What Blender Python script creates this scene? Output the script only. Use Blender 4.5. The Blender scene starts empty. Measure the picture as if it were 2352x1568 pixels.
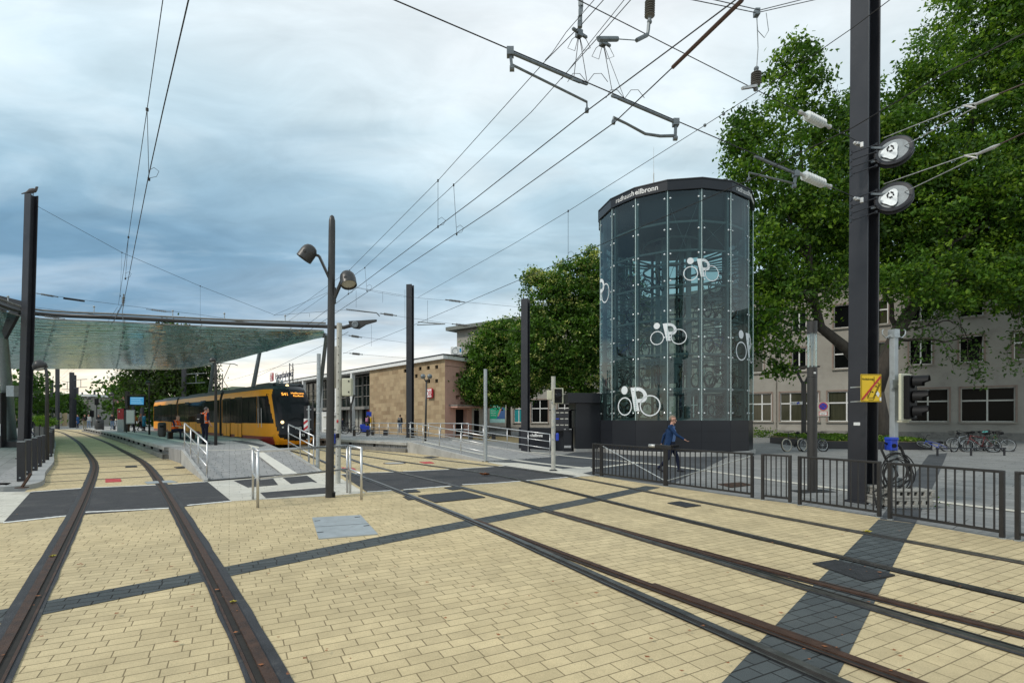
import bpy, bmesh, math, random
import numpy as np
from mathutils import Vector, Matrix, Quaternion
from mathutils.geometry import tessellate_polygon

random.seed(11)
rng = np.random.default_rng(11)
S = bpy.context.scene
COL = S.collection
F, CX, YH, CH = 1200.0, 1176.0, 961.0, 1.7     # survey of the photograph: focal length, centre, horizon, eye height
Z = Vector((0, 0, 1))
R = math.radians


def at(x, y, z=0.0):
    """world point of height z seen at photo position x, y"""
    d = (CH - z) * F / (y - YH)
    return Vector(((x - CX) * d / F, d, z))


def pd(x, y, d):
    """world point seen at photo position x, y at the distance d"""
    return Vector(((x - CX) * d / F, d, CH + (YH - y) * d / F))


LOC = {}


class MB:
    def __init__(s):
        s.v, s.f, s.m, s.k = [], [], [], 0

    def mat(s, k):
        s.k = k
        return s

    def add(s, vs, fs):
        b = len(s.v)
        s.v += [tuple(v) for v in vs]
        s.f += [tuple(b + i for i in f) for f in fs]
        s.m += [s.k] * len(fs)
        return s

    def box(s, c, size, rz=0.0, M=None):
        hx, hy, hz = size[0] / 2, size[1] / 2, size[2] / 2
        M = M or Matrix.Rotation(rz, 3, 'Z')
        c = Vector(c)
        vs = [c + M @ Vector((x * hx, y * hy, z * hz)) for z in (-1, 1) for y in (-1, 1) for x in (-1, 1)]
        return s.add(vs, [(0, 2, 3, 1), (4, 5, 7, 6), (0, 1, 5, 4), (2, 6, 7, 3), (0, 4, 6, 2), (1, 3, 7, 5)])

    def bar(s, a, b, w, h=None, up=Z):
        a, b = Vector(a), Vector(b)
        h = h or w
        d = (b - a).normalized()
        if abs(d.dot(up)) > 0.98:
            up = Vector((0, 1, 0)) if abs(d.y) < 0.9 else Vector((1, 0, 0))
        x = d.cross(up).normalized()
        y = x.cross(d)
        vs = [p + x * (i * w / 2) + y * (j * h / 2) for p in (a, b) for (i, j) in ((-1, -1), (1, -1), (1, 1), (-1, 1))]
        return s.add(vs, [(0, 1, 2, 3), (7, 6, 5, 4), (0, 4, 5, 1), (1, 5, 6, 2), (2, 6, 7, 3), (3, 7, 4, 0)])

    def tube(s, pts, r, n=8, cap=True):
        pts = [Vector(p) for p in pts]
        rs = r if isinstance(r, (list, tuple)) else [r] * len(pts)
        vs, fs = [], []
        nrm = None
        for i, p in enumerate(pts):
            t = (pts[min(i + 1, len(pts) - 1)] - pts[max(i - 1, 0)])
            t = t.normalized() if t.length > 1e-9 else Z
            if nrm is None:
                nrm = t.cross(Z if abs(t.z) < 0.9 else Vector((1, 0, 0))).normalized()
            nrm = nrm - t * nrm.dot(t)
            nrm = nrm.normalized() if nrm.length > 1e-6 else t.orthogonal().normalized()
            bi = t.cross(nrm)
            for k in range(n):
                a = 2 * math.pi * k / n
                vs.append(p + (nrm * math.cos(a) + bi * math.sin(a)) * rs[i])
        for i in range(len(pts) - 1):
            for k in range(n):
                k2 = (k + 1) % n
                fs.append((i * n + k, i * n + k2, (i + 1) * n + k2, (i + 1) * n + k))
        if cap:
            fs.append(tuple(reversed(range(n))))
            fs.append(tuple((len(pts) - 1) * n + k for k in range(n)))
        return s.add(vs, fs)

    def lathe(s, prof, c=(0, 0, 0), axis=Z, n=16):
        axis = Vector(axis).normalized()
        c = Vector(c)
        return s.tube2([(c + axis * h, rr) for rr, h in prof], axis, n)

    def tube2(s, pr, axis, n):
        x = axis.orthogonal().normalized()
        y = axis.cross(x)
        vs, fs = [], []
        for p, r in pr:
            for k in range(n):
                a = 2 * math.pi * k / n
                vs.append(p + (x * math.cos(a) + y * math.sin(a)) * max(r, 1e-4))
        for i in range(len(pr) - 1):
            for k in range(n):
                k2 = (k + 1) % n
                fs.append((i * n + k, i * n + k2, (i + 1) * n + k2, (i + 1) * n + k))
        fs.append(tuple(reversed(range(n))))
        fs.append(tuple((len(pr) - 1) * n + k for k in range(n)))
        return s.add(vs, fs)

    def ball(s, c, r, n=12, m=8, sc=(1, 1, 1), M=None):
        c = Vector(c)
        M = M or Matrix.Identity(3)
        vs, fs = [], []
        for i in range(m + 1):
            t = math.pi * i / m
            for k in range(n):
                a = 2 * math.pi * k / n
                q = Vector((math.sin(t) * math.cos(a) * sc[0], math.sin(t) * math.sin(a) * sc[1], math.cos(t) * sc[2])) * r
                vs.append(c + M @ q)
        for i in range(m):
            for k in range(n):
                k2 = (k + 1) % n
                fs.append((i * n + k, (i + 1) * n + k, (i + 1) * n + k2, i * n + k2))
        return s.add(vs, fs)

    def torus(s, c, R0, r, axis=Z, n=24, m=6, a0=0.0, a1=2 * math.pi):
        axis = Vector(axis).normalized()
        x = axis.orthogonal().normalized()
        y = axis.cross(x)
        c = Vector(c)
        full = abs(a1 - a0 - 2 * math.pi) < 1e-6
        pts = [c + (x * math.cos(a0 + (a1 - a0) * k / n) + y * math.sin(a0 + (a1 - a0) * k / n)) * R0 for k in range(n + 1)]
        return s.tube(pts, r, m, cap=not full)

    def sheet(s, poly, z):
        vs = [Vector((p[0], p[1], z)) for p in poly]
        tr = tessellate_polygon([vs])
        fs = []
        for t in tr:
            a, b, c = (vs[i] for i in t)
            fs.append(t if (b - a).cross(c - a).z > 0 else (t[0], t[2], t[1]))
        return s.add(vs, fs)

    def prism(s, poly, z0, z1):
        n = len(poly)
        z0 = z0 if isinstance(z0, (list, tuple)) else [z0] * n
        z1 = z1 if isinstance(z1, (list, tuple)) else [z1] * n
        lo = [Vector((p[0], p[1], z)) for p, z in zip(poly, z0)]
        hi = [Vector((p[0], p[1], z)) for p, z in zip(poly, z1)]
        area = sum(lo[i].x * lo[(i + 1) % n].y - lo[(i + 1) % n].x * lo[i].y for i in range(n))
        fs = []
        for i in range(n):
            j = (i + 1) % n
            fs.append((i, j, n + j, n + i) if area > 0 else (j, i, n + i, n + j))
        flat = [Vector((p[0], p[1], 0)) for p in poly]
        for t in tessellate_polygon([flat]):
            a, b, c = (flat[i] for i in t)
            up = (b - a).cross(c - a).z > 0
            u = t if up else (t[0], t[2], t[1])
            fs.append(tuple(n + i for i in u))
            fs.append(tuple(reversed(u)))
        return s.add(lo + hi, fs)

    def ribbon(s, A, B):
        n = len(A)
        return s.add(list(A) + list(B), [(i, n + i, n + i + 1, i + 1) for i in range(n - 1)])

    def build(s, name, mat, parent=None, smooth=False, bevel=0.0, origin=None, auto=None):
        me = bpy.data.meshes.new(name)
        if parent is not None:
            o0 = LOC.get(parent.name, Vector((0, 0, 0)))
        elif origin is not None:
            o0 = Vector(origin)
        else:
            A = np.array(s.v)
            o0 = Vector(((A[:, 0].min() + A[:, 0].max()) / 2, (A[:, 1].min() + A[:, 1].max()) / 2, A[:, 2].min()))
        me.from_pydata([(v[0] - o0.x, v[1] - o0.y, v[2] - o0.z) for v in s.v], [], s.f)
        for m in (mat if isinstance(mat, (list, tuple)) else [mat]):
            me.materials.append(m)
        if any(s.m):
            me.polygons.foreach_set('material_index', s.m)
        if smooth:
            me.polygons.foreach_set('use_smooth', [True] * len(s.f))
        me.update()
        o = bpy.data.objects.new(name, me)
        COL.objects.link(o)
        if smooth and auto:
            me.set_sharp_from_angle(angle=R(auto))
        if bevel:
            b = o.modifiers.new('bevel', 'BEVEL')
            b.width = bevel
            b.segments = 2
            b.limit_method = 'ANGLE'
        if parent is not None:
            o.parent = parent
            LOC[o.name] = o0
        else:
            o.location = o0
            LOC[o.name] = o0
        return o


def tag(o, label, cat, group=None, kind=None):
    if label:
        o['label'] = label
        o['category'] = cat
    if group:
        o['group'] = group
    if kind:
        o['kind'] = kind
    return o


def thing(name, label, cat, loc=(0, 0, 0), group=None, rz=0.0):
    o = bpy.data.objects.new(name, None)
    o.empty_display_size = 0.2
    COL.objects.link(o)
    o.location = loc
    o.rotation_euler = (0, 0, rz)
    LOC[o.name] = Vector(loc) if not rz else Vector((0, 0, 0))
    return tag(o, label, cat, group)


def local(name, label, cat, loc=(0, 0, 0), rz=0.0, group=None):
    """a thing whose parts are written in its own coordinates"""
    o = thing(name, label, cat, loc, group)
    o.rotation_euler = (0, 0, rz)
    LOC[o.name] = Vector((0, 0, 0))
    return o


def kids(o):
    return [c for c in o.children]


def dup(o, loc, rz=None, label=None, mats=None, tilt=None):
    def cp(a, par):
        c = a.copy()
        COL.objects.link(c)
        if par is not None:
            c.parent = par
        if mats and c.type == 'MESH':
            for sl in c.material_slots:
                if sl.material and sl.material.name in mats:
                    new = mats[sl.material.name]
                    sl.link = 'OBJECT'
                    sl.material = new
        for k in kids(a):
            cp(k, c)
        return c
    r = cp(o, None)
    r.location = loc
    if rz is not None:
        r.rotation_euler = (tilt[0] if tilt else 0, tilt[1] if tilt else 0, rz)
    if label:
        r['label'] = label
    return r


def text(s, size, mat, parent, org, xd, name='lettering', align='LEFT', ext=0.006, bold=0.0, up=Z, width=None):
    cu = bpy.data.curves.new('t', 'FONT')
    cu.body = s
    cu.size = size
    cu.align_x = align
    cu.extrude = ext
    cu.offset = bold
    to = bpy.data.objects.new('t', cu)
    COL.objects.link(to)
    dg = bpy.context.evaluated_depsgraph_get()
    me = bpy.data.meshes.new_from_object(to.evaluated_get(dg))
    bpy.data.objects.remove(to)
    bpy.data.curves.remove(cu)
    xd = Vector(xd).normalized()
    up = Vector(up)
    yd = (up - xd * up.dot(xd)).normalized()
    zd = xd.cross(yd)
    if width:
        A = [v.co.x for v in me.vertices]
        k = width / (max(A) - min(A))
    else:
        k = 1
    o0 = LOC.get(parent.name, Vector((0, 0, 0))) if parent else Vector((0, 0, 0))
    org = Vector(org) - o0
    for v in me.vertices:
        c = v.co
        v.co = org + xd * (c.x * k) + yd * c.y + zd * c.z
    me.materials.clear()
    me.materials.append(mat)
    me.name = name
    o = bpy.data.objects.new(name, me)
    COL.objects.link(o)
    if parent:
        o.parent = parent
        LOC[o.name] = o0
    return o


# ------------------------------------------------------------------ materials
def nodes(name):
    m = bpy.data.materials.new(name)
    m.use_nodes = True
    nt = m.node_tree
    nt.nodes.clear()
    out = nt.nodes.new('ShaderNodeOutputMaterial')
    return m, nt, out


def N(nt, t, **kw):
    n = nt.nodes.new(t)
    for k, v in kw.items():
        if k.startswith('i_'):
            key = k[2:]
            n.inputs[int(key) if key.isdigit() else key.replace('_', ' ')].default_value = v
        else:
            setattr(n, k, v)
    return n


def ramp(nt, fac, stops):
    r = N(nt, 'ShaderNodeValToRGB')
    el = r.color_ramp.elements
    while len(el) < len(stops):
        el.new(0.5)
    for e, (p, c) in zip(el, stops):
        e.position = p
        e.color = (c[0], c[1], c[2], 1) if isinstance(c, (tuple, list)) else (c, c, c, 1)
    nt.links.new(fac, r.inputs[0])
    return r.outputs[0]


def mixc(nt, fac, a, b, mode='MIX'):
    n = N(nt, 'ShaderNodeMix', data_type='RGBA', blend_type=mode)
    for i, v in ((0, fac), (6, a), (7, b)):
        if hasattr(v, 'links'):
            nt.links.new(v, n.inputs[i])
        else:
            n.inputs[i].default_value = v if i == 0 else (v[0], v[1], v[2], 1)
    return n.outputs[2]


def pm(name, col, rough=0.6, metal=0.0, var=0.12, scale=3.0, bump=0.0, bscale=60.0, coat=0.0, spec=0.5, emit=None, dirt=None, vscale=None):
    """plain painted / metal / stone surface with cloudy wear and a fine grain"""
    m, nt, out = nodes(name)
    p = N(nt, 'ShaderNodeBsdfPrincipled')
    tc = N(nt, 'ShaderNodeTexCoord')
    vec = tc.outputs['Object']
    if vscale:
        mp = N(nt, 'ShaderNodeMapping')
        mp.inputs['Scale'].default_value = vscale
        nt.links.new(vec, mp.inputs[0])
        vec = mp.outputs[0]
    n1 = N(nt, 'ShaderNodeTexNoise', i_Scale=scale, i_Detail=6.0, i_Roughness=0.62)
    nt.links.new(vec, n1.inputs['Vector'])
    lo = tuple(c * (1 - var) for c in col)
    hi = tuple(min(1, c * (1 + var)) for c in col)
    c = ramp(nt, n1.outputs[0], [(0.3, lo), (0.7, hi)])
    if dirt:
        n2 = N(nt, 'ShaderNodeTexNoise', i_Scale=dirt[1], i_Detail=8.0, i_Roughness=0.7)
        nt.links.new(vec, n2.inputs['Vector'])
        k = ramp(nt, n2.outputs[0], [(dirt[2], 0), (dirt[2] + 0.12, dirt[3])])
        c = mixc(nt, k, c, dirt[0])
    nt.links.new(c, p.inputs['Base Color'])
    rr = N(nt, 'ShaderNodeMapRange', i_3=max(0.02, rough - 0.1), i_4=min(1, rough + 0.1))
    nt.links.new(n1.outputs[0], rr.inputs[0])
    nt.links.new(rr.outputs[0], p.inputs['Roughness'])
    p.inputs['Metallic'].default_value = metal
    p.inputs['Coat Weight'].default_value = coat
    p.inputs['Specular IOR Level'].default_value = spec
    if bump:
        n3 = N(nt, 'ShaderNodeTexNoise', i_Scale=bscale, i_Detail=4.0)
        nt.links.new(vec, n3.inputs['Vector'])
        b = N(nt, 'ShaderNodeBump', i_Strength=bump, i_Distance=0.02)
        nt.links.new(n3.outputs[0], b.inputs['Height'])
        nt.links.new(b.outputs[0], p.inputs['Normal'])
    if emit:
        p.inputs['Emission Color'].default_value = (*emit[0], 1)
        p.inputs['Emission Strength'].default_value = emit[1]
    nt.links.new(p.outputs[0], out.inputs[0])
    return m


def glass(name, tint, refl=1.0, rough=0.02, wavy=0.0, wscale=(1, 1, 1), dirt=0.0, dcol=(0.4, 0.5, 0.5)):
    m, nt, out = nodes(name)
    tr = N(nt, 'ShaderNodeBsdfTransparent')
    tr.inputs[0].default_value = (*tint, 1)
    gl = N(nt, 'ShaderNodeBsdfGlossy', i_Roughness=rough)
    gl.inputs[0].default_value = (0.9, 0.97, 0.97, 1)
    fr = N(nt, 'ShaderNodeFresnel', i_IOR=1.52)
    mu = N(nt, 'ShaderNodeMath', operation='MULTIPLY_ADD', i_1=refl, i_2=0.02)
    nt.links.new(fr.outputs[0], mu.inputs[0])
    mx = N(nt, 'ShaderNodeMixShader')
    nt.links.new(mu.outputs[0], mx.inputs[0])
    nt.links.new(tr.outputs[0], mx.inputs[1])
    nt.links.new(gl.outputs[0], mx.inputs[2])
    res = mx.outputs[0]
    tc = N(nt, 'ShaderNodeTexCoord')
    mp = N(nt, 'ShaderNodeMapping')
    mp.inputs['Scale'].default_value = wscale
    nt.links.new(tc.outputs['Object'], mp.inputs[0])
    no = N(nt, 'ShaderNodeTexNoise', i_Scale=1.0, i_Detail=3.0)
    nt.links.new(mp.outputs[0], no.inputs['Vector'])
    if wavy:
        b = N(nt, 'ShaderNodeBump', i_Strength=wavy, i_Distance=0.05)
        nt.links.new(no.outputs[0], b.inputs['Height'])
        nt.links.new(b.outputs[0], gl.inputs['Normal'])
    if dirt:
        df = N(nt, 'ShaderNodeBsdfDiffuse')
        df.inputs[0].default_value = (*dcol, 1)
        k = N(nt, 'ShaderNodeMath', operation='MULTIPLY', i_1=dirt)
        nt.links.new(no.outputs[0], k.inputs[0])
        m2 = N(nt, 'ShaderNodeMixShader')
        nt.links.new(k.outputs[0], m2.inputs[0])
        nt.links.new(res, m2.inputs[1])
        nt.links.new(df.outputs[0], m2.inputs[2])
        res = m2.outputs[0]
    nt.links.new(res, out.inputs[0])
    return m


def paving(name, cols, joint, bw, bh, rot, mortar=0.004, off=0.5, bumpy=0.5, stain=(0.3, 0.25, 0.15), stain_amt=0.35, smooth=0.1, wob=0.006, grain=0.22, squash=0.82, sqf=3):
    """laid blocks: brick pattern in plan, each block its own shade, mottled grain, dirty joints and stains"""
    m, nt, out = nodes(name)
    L = nt.links.new
    p = N(nt, 'ShaderNodeBsdfPrincipled', i_Roughness=0.85)
    p.inputs['Specular IOR Level'].default_value = 0.3
    ge = N(nt, 'ShaderNodeNewGeometry')
    mp = N(nt, 'ShaderNodeMapping')
    mp.inputs['Rotation'].default_value = (0, 0, rot)
    L(ge.outputs['Position'], mp.inputs[0])
    # gentle unevenness of the laying
    nw = N(nt, 'ShaderNodeTexNoise', i_Scale=1.7, i_Detail=3.0)
    L(mp.outputs[0], nw.inputs['Vector'])
    sub = N(nt, 'ShaderNodeVectorMath', operation='MULTIPLY_ADD')
    sub.inputs[1].default_value = (wob * 2, wob * 2, 0)
    L(nw.outputs['Color'], sub.inputs[0])
    L(mp.outputs[0], sub.inputs[2])
    br = N(nt, 'ShaderNodeTexBrick', offset=off, squash=squash, squash_frequency=sqf)
    br.inputs['Scale'].default_value = 1.0
    br.inputs['Brick Width'].default_value = bw
    br.inputs['Row Height'].default_value = bh
    br.inputs['Mortar Size'].default_value = mortar
    br.inputs['Mortar Smooth'].default_value = smooth
    br.inputs['Bias'].default_value = 0.0
    br.inputs['Color1'].default_value = (*cols[0], 1)
    br.inputs['Color2'].default_value = (*cols[1], 1)
    br.inputs['Mortar'].default_value = (*joint, 1)
    L(sub.outputs[0], br.inputs['Vector'])
    gr = N(nt, 'ShaderNodeTexNoise', i_Scale=140.0, i_Detail=3.0, i_Roughness=0.7)
    L(ge.outputs['Position'], gr.inputs['Vector'])
    g = ramp(nt, gr.outputs[0], [(0.25, 1 - grain * 1.6), (0.5, 1.0), (0.75, 1 + grain)])
    c = mixc(nt, 1.0, br.outputs['Color'], g, 'MULTIPLY')
    n2 = N(nt, 'ShaderNodeTexNoise', i_Scale=0.55, i_Detail=9.0, i_Roughness=0.68)
    L(ge.outputs['Position'], n2.inputs['Vector'])
    n6 = N(nt, 'ShaderNodeTexNoise', i_Scale=0.16, i_Detail=5.0, i_Roughness=0.6, i_Distortion=1.2)
    L(ge.outputs['Position'], n6.inputs['Vector'])
    c = mixc(nt, 1.0, c, ramp(nt, n6.outputs[0], [(0.32, (0.84, 0.85, 0.87)), (0.66, (1.05, 1.04, 1.02))]), 'MULTIPLY')
    k = ramp(nt, n2.outputs[0], [(0.42, 0), (0.72, stain_amt)])
    c = mixc(nt, k, c, stain, 'MIX')
    n4 = N(nt, 'ShaderNodeTexNoise', i_Scale=3.1, i_Detail=5.0, i_Roughness=0.6)
    L(ge.outputs['Position'], n4.inputs['Vector'])
    k4 = ramp(nt, n4.outputs[0], [(0.3, 0.88), (0.7, 1.08)])
    c = mixc(nt, 1.0, c, k4, 'MULTIPLY')
    L(c, p.inputs['Base Color'])
    hm = N(nt, 'ShaderNodeMath', operation='MULTIPLY_ADD', i_1=-1.0)
    L(br.outputs['Fac'], hm.inputs[0])
    h2 = N(nt, 'ShaderNodeMath', operation='MULTIPLY', i_1=0.25)
    L(gr.outputs[0], h2.inputs[0])
    L(h2.outputs[0], hm.inputs[2])
    b = N(nt, 'ShaderNodeBump', i_Strength=bumpy, i_Distance=0.012)
    L(hm.outputs[0], b.inputs['Height'])
    L(b.outputs[0], p.inputs['Normal'])
    L(p.outputs[0], out.inputs[0])
    return m


def leafmat(name, col, trans=0.35):
    m, nt, out = nodes(name)
    L = nt.links.new
    d = N(nt, 'ShaderNodeBsdfPrincipled', i_Roughness=0.55)
    d.inputs['Specular IOR Level'].default_value = 0.25
    t = N(nt, 'ShaderNodeBsdfTranslucent')
    ge = N(nt, 'ShaderNodeNewGeometry')
    ri = ge.outputs['Random Per Island']
    c = ramp(nt, ri, [(0.0, tuple(x * 0.62 for x in col)), (0.6, col), (1.0, (col[0] * 1.5, col[1] * 1.32, col[2] * 1.1))])
    L(c, d.inputs['Base Color'])
    c2 = mixc(nt, 1.0, c, (1.25, 1.5, 0.6), 'MULTIPLY')
    L(c2, t.inputs[0])
    mx = N(nt, 'ShaderNodeMixShader', i_0=trans)
    L(d.outputs[0], mx.inputs[1])
    L(t.outputs[0], mx.inputs[2])
    L(mx.outputs[0], out.inputs[0])
    return m


M = {}
RC = R(-28.4)          # the paving courses lie square to the straight tracks
M['yellow'] = paving('yellow_concrete_blocks', [(0.665, 0.535, 0.315), (0.555, 0.445, 0.262)], (0.24, 0.185, 0.10), 0.245, 0.125, RC, mortar=0.0045, stain=(0.33, 0.26, 0.14), stain_amt=0.5, grain=0.18, bumpy=0.8, smooth=0.3)
M['band'] = paving('dark_grey_blocks', [(0.085, 0.098, 0.10), (0.06, 0.07, 0.073)], (0.012, 0.013, 0.013), 0.245, 0.125, RC, mortar=0.006, stain=(0.12, 0.12, 0.11), grain=0.3, bumpy=0.9, smooth=0.3)
M['slab'] = paving('grey_concrete_slabs', [(0.29, 0.29, 0.28), (0.225, 0.227, 0.222)], (0.09, 0.09, 0.085), 1.2, 0.4, R(50), mortar=0.008, stain=(0.16, 0.16, 0.15), stain_amt=0.5, bumpy=0.3)
M['darkslab'] = paving('anthracite_slabs', [(0.075, 0.082, 0.09), (0.055, 0.06, 0.066)], (0.02, 0.02, 0.02), 0.8, 0.4, R(50), mortar=0.006, stain=(0.12, 0.12, 0.12), bumpy=0.3)
M['white_pave'] = paving('pale_concrete_blocks', [(0.66, 0.63, 0.55), (0.60, 0.57, 0.49)], (0.24, 0.22, 0.18), 0.5, 0.25, RC, mortar=0.004, stain=(0.42, 0.39, 0.32), stain_amt=0.4, bumpy=0.3, grain=0.1)
M['ramp_pave'] = paving('light_grey_blocks', [(0.36, 0.355, 0.345), (0.31, 0.305, 0.30)], (0.12, 0.12, 0.115), 0.4, 0.2, RC, mortar=0.009, stain=(0.25, 0.25, 0.24), bumpy=0.6, grain=0.12)
M['asphalt'] = pm('asphalt', (0.043, 0.043, 0.046), 0.9, var=0.25, scale=2.5, bump=0.5, bscale=260, dirt=((0.10, 0.095, 0.09), 1.1, 0.52, 0.5))
M['bitumen'] = pm('bitumen', (0.03, 0.031, 0.035), 0.7, var=0.4, scale=4, bump=0.4, bscale=120, dirt=((0.10, 0.095, 0.085), 3.0, 0.56, 0.6))
M['patch_tar'] = pm('grey_joint_mortar', (0.17, 0.175, 0.175), 0.8, var=0.25, scale=6, bump=0.3)
M['paint'] = pm('white_road_paint', (0.68, 0.67, 0.63), 0.7, var=0.15, scale=9, dirt=((0.35, 0.33, 0.28), 5.0, 0.55, 0.5))
M['rail'] = pm('worn_rail_steel', (0.22, 0.215, 0.21), 0.32, 0.9, var=0.3, scale=7)
M['rust'] = pm('rusty_rail', (0.062, 0.032, 0.02), 0.6, 0.35, var=0.45, scale=9, bump=0.3, bscale=90)
M['groove'] = pm('groove_dirt', (0.018, 0.015, 0.012), 0.9, var=0.4, scale=10)
M['concrete'] = pm('concrete', (0.37, 0.365, 0.345), 0.85, var=0.14, scale=1.5, bump=0.25, bscale=40, dirt=((0.2, 0.195, 0.18), 1.3, 0.52, 0.5))
M['conc_dark'] = pm('weathered_concrete', (0.22, 0.21, 0.19), 0.9, var=0.25, scale=2, bump=0.3, bscale=30, dirt=((0.1, 0.09, 0.08), 2.2, 0.52, 0.6))
M['kerb'] = pm('kerb_stone', (0.33, 0.33, 0.32), 0.85, var=0.15, scale=3, bump=0.3, bscale=80)
M['steel'] = pm('brushed_stainless', (0.60, 0.60, 0.60), 0.38, 0.9, var=0.12, scale=12, vscale=(1, 1, 0.2))
M['galv'] = pm('galvanised_steel', (0.42, 0.45, 0.46), 0.5, 0.75, var=0.22, scale=14)
M['anthra'] = pm('anthracite_paint', (0.022, 0.022, 0.026), 0.42, 0.1, var=0.22, scale=2.2, coat=0.05)
M['mast'] = pm('mast_paint', (0.026, 0.027, 0.033), 0.42, 0.1, var=0.18, scale=1.4, dirt=((0.08, 0.078, 0.08), 2.5, 0.6, 0.4))
M['lampgrey'] = pm('lamp_paint', (0.05, 0.048, 0.046), 0.4, 0.3, var=0.12, scale=3)
M['fence'] = pm('fence_paint', (0.024, 0.023, 0.023), 0.45, 0.2, var=0.2, scale=6)
M['panel'] = pm('dark_cladding', (0.019, 0.021, 0.026), 0.32, 0.0, var=0.12, scale=0.6, coat=0.05, spec=.3)
M['seam'] = pm('panel_joint', (0.008, 0.008, 0.009), 0.7)
M['towersteel'] = pm('tower_steel', (0.20, 0.25, 0.255), 0.5, 0.4, var=0.15, scale=4)
M['white'] = pm('white_paint', (0.76, 0.76, 0.74), 0.5, var=0.06, scale=2)
M['film'] = pm('white_film', (0.74, 0.77, 0.78), 0.5, var=0.02)
M['offwhite'] = pm('offwhite_frame', (0.55, 0.54, 0.49), 0.55, var=0.1)
M['wire'] = pm('wire', (0.025, 0.023, 0.022), 0.5, 0.5)
M['copper'] = pm('brown_insulated_wire', (0.075, 0.04, 0.028), 0.5, 0.2)
M['fitting'] = pm('cast_fitting', (0.17, 0.19, 0.2), 0.5, 0.6, var=0.25, scale=12)
M['fit_light'] = pm('bright_fitting', (0.5, 0.5, 0.49), 0.45, 0.6, var=0.2, scale=12)
M['insul'] = pm('insulator_grey', (0.16, 0.155, 0.145), 0.4)
M['insul_w'] = pm('insulator_white', (0.62, 0.65, 0.65), 0.35)
M['black'] = pm('black_plastic', (0.008, 0.008, 0.009), 0.55, spec=.2)
M['rubber'] = pm('black_rubber', (0.014, 0.014, 0.014), 0.75)
M['red'] = pm('sign_red', (0.48, 0.028, 0.035), 0.45, var=0.05)
M['redplate'] = pm('red_marker_plate', (0.45, 0.04, 0.04), 0.6, var=0.15, scale=8)
M['yellow_sign'] = pm('sign_yellow', (0.80, 0.52, 0.012), 0.4, var=0.04)
M['blue'] = pm('blue_plastic', (0.015, 0.05, 0.42), 0.4)
M['beige'] = pm('signal_beige', (0.56, 0.55, 0.42), 0.5, var=0.08)
M['postgrey'] = pm('pale_grey_post', (0.45, 0.44, 0.39), 0.6, var=0.15, scale=5, dirt=((0.25, 0.23, 0.2), 6, 0.56, 0.5))
M['plate'] = pm('galvanised_plate', (0.37, 0.40, 0.41), 0.5, 0.35, var=0.12, scale=5, dirt=((0.25, 0.26, 0.26), 7.0, 0.55, 0.5))
M['iron'] = pm('cast_iron', (0.03, 0.031, 0.034), 0.6, 0.3, var=0.3, scale=12, bump=0.4, bscale=90)
M['soil'] = pm('bare_earth', (0.22, 0.17, 0.09), 0.95, var=0.3, scale=3, bump=0.6, bscale=20, dirt=((0.07, 0.09, 0.02), 1.5, 0.5, 0.8))
M['lens'] = pm('lamp_lens', (0.5, 0.5, 0.46), 0.2, var=0.05)
M['clear'] = glass('clear_glass', (0.93, 0.96, 0.95), 0.8)
M['glow_o'] = pm('amber_led', (0.3, 0.1, 0.01), 0.5, emit=((1.0, 0.42, 0.06), 1.3))
M['glow_w'] = pm('lit_headlamp', (0.8, 0.6, 0.3), 0.3, emit=((1.0, 0.72, 0.35), 1.6))
M['skin'] = pm('skin', (0.50, 0.27, 0.19), 0.55, var=0.06)
M['skin_d'] = pm('skin_darker', (0.2, 0.1, 0.065), 0.55, var=0.06)


def cloth(name, c, v=0.18):
    return pm(name, c, 0.85, var=v, scale=14, bump=0.25, bscale=30, spec=0.2)


# ------------------------------------------------------------------ world, sun, camera
SUN_EL, SUN_AZ = R(42), math.atan2(-0.78, -0.45)     # azimuth measured from +Y towards +X
W = bpy.data.worlds.new('World')
S.world = W
W.use_nodes = True
nt = W.node_tree
nt.nodes.clear()
L = nt.links.new
wo = N(nt, 'ShaderNodeOutputWorld')
bg = N(nt, 'ShaderNodeBackground', i_Strength=0.1)
sky = N(nt, 'ShaderNodeTexSky', sky_type='NISHITA', sun_disc=False)
sky.sun_elevation = SUN_EL
sky.sun_rotation = SUN_AZ
sky.air_density = 1.2
sky.dust_density = 1.5
tc = N(nt, 'ShaderNodeTexCoord')
sx = N(nt, 'ShaderNodeSeparateXYZ')
L(tc.outputs['Generated'], sx.inputs[0])


def mth(op, a, b=None, c=None):
    n = N(nt, 'ShaderNodeMath', operation=op)
    for i, v in enumerate((a, b, c)):
        if v is None:
            continue
        if hasattr(v, 'links'):
            L(v, n.inputs[i])
        else:
            n.inputs[i].default_value = v
    return n.outputs[0]


zc = mth('MAXIMUM', sx.outputs[2], 0.0)
den = mth('ADD', zc, 0.16)
cmb = N(nt, 'ShaderNodeCombineXYZ')
L(mth('DIVIDE', sx.outputs[0], den), cmb.inputs[0])
L(mth('DIVIDE', sx.outputs[1], den), cmb.inputs[1])
mpw = N(nt, 'ShaderNodeMapping')
mpw.inputs['Rotation'].default_value = (0, 0, R(24))
mpw.inputs['Scale'].default_value = (0.62, 1.05, 1)
L(cmb.outputs[0], mpw.inputs[0])
n1 = N(nt, 'ShaderNodeTexNoise', i_Scale=1.15, i_Detail=9.0, i_Roughness=0.52, i_Distortion=0.5)
L(mpw.outputs[0], n1.inputs['Vector'])
n2 = N(nt, 'ShaderNodeTexNoise', i_Scale=2.3, i_Detail=7.0, i_Roughness=0.5, i_Distortion=0.6)
L(mpw.outputs[0], n2.inputs['Vector'])
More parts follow.
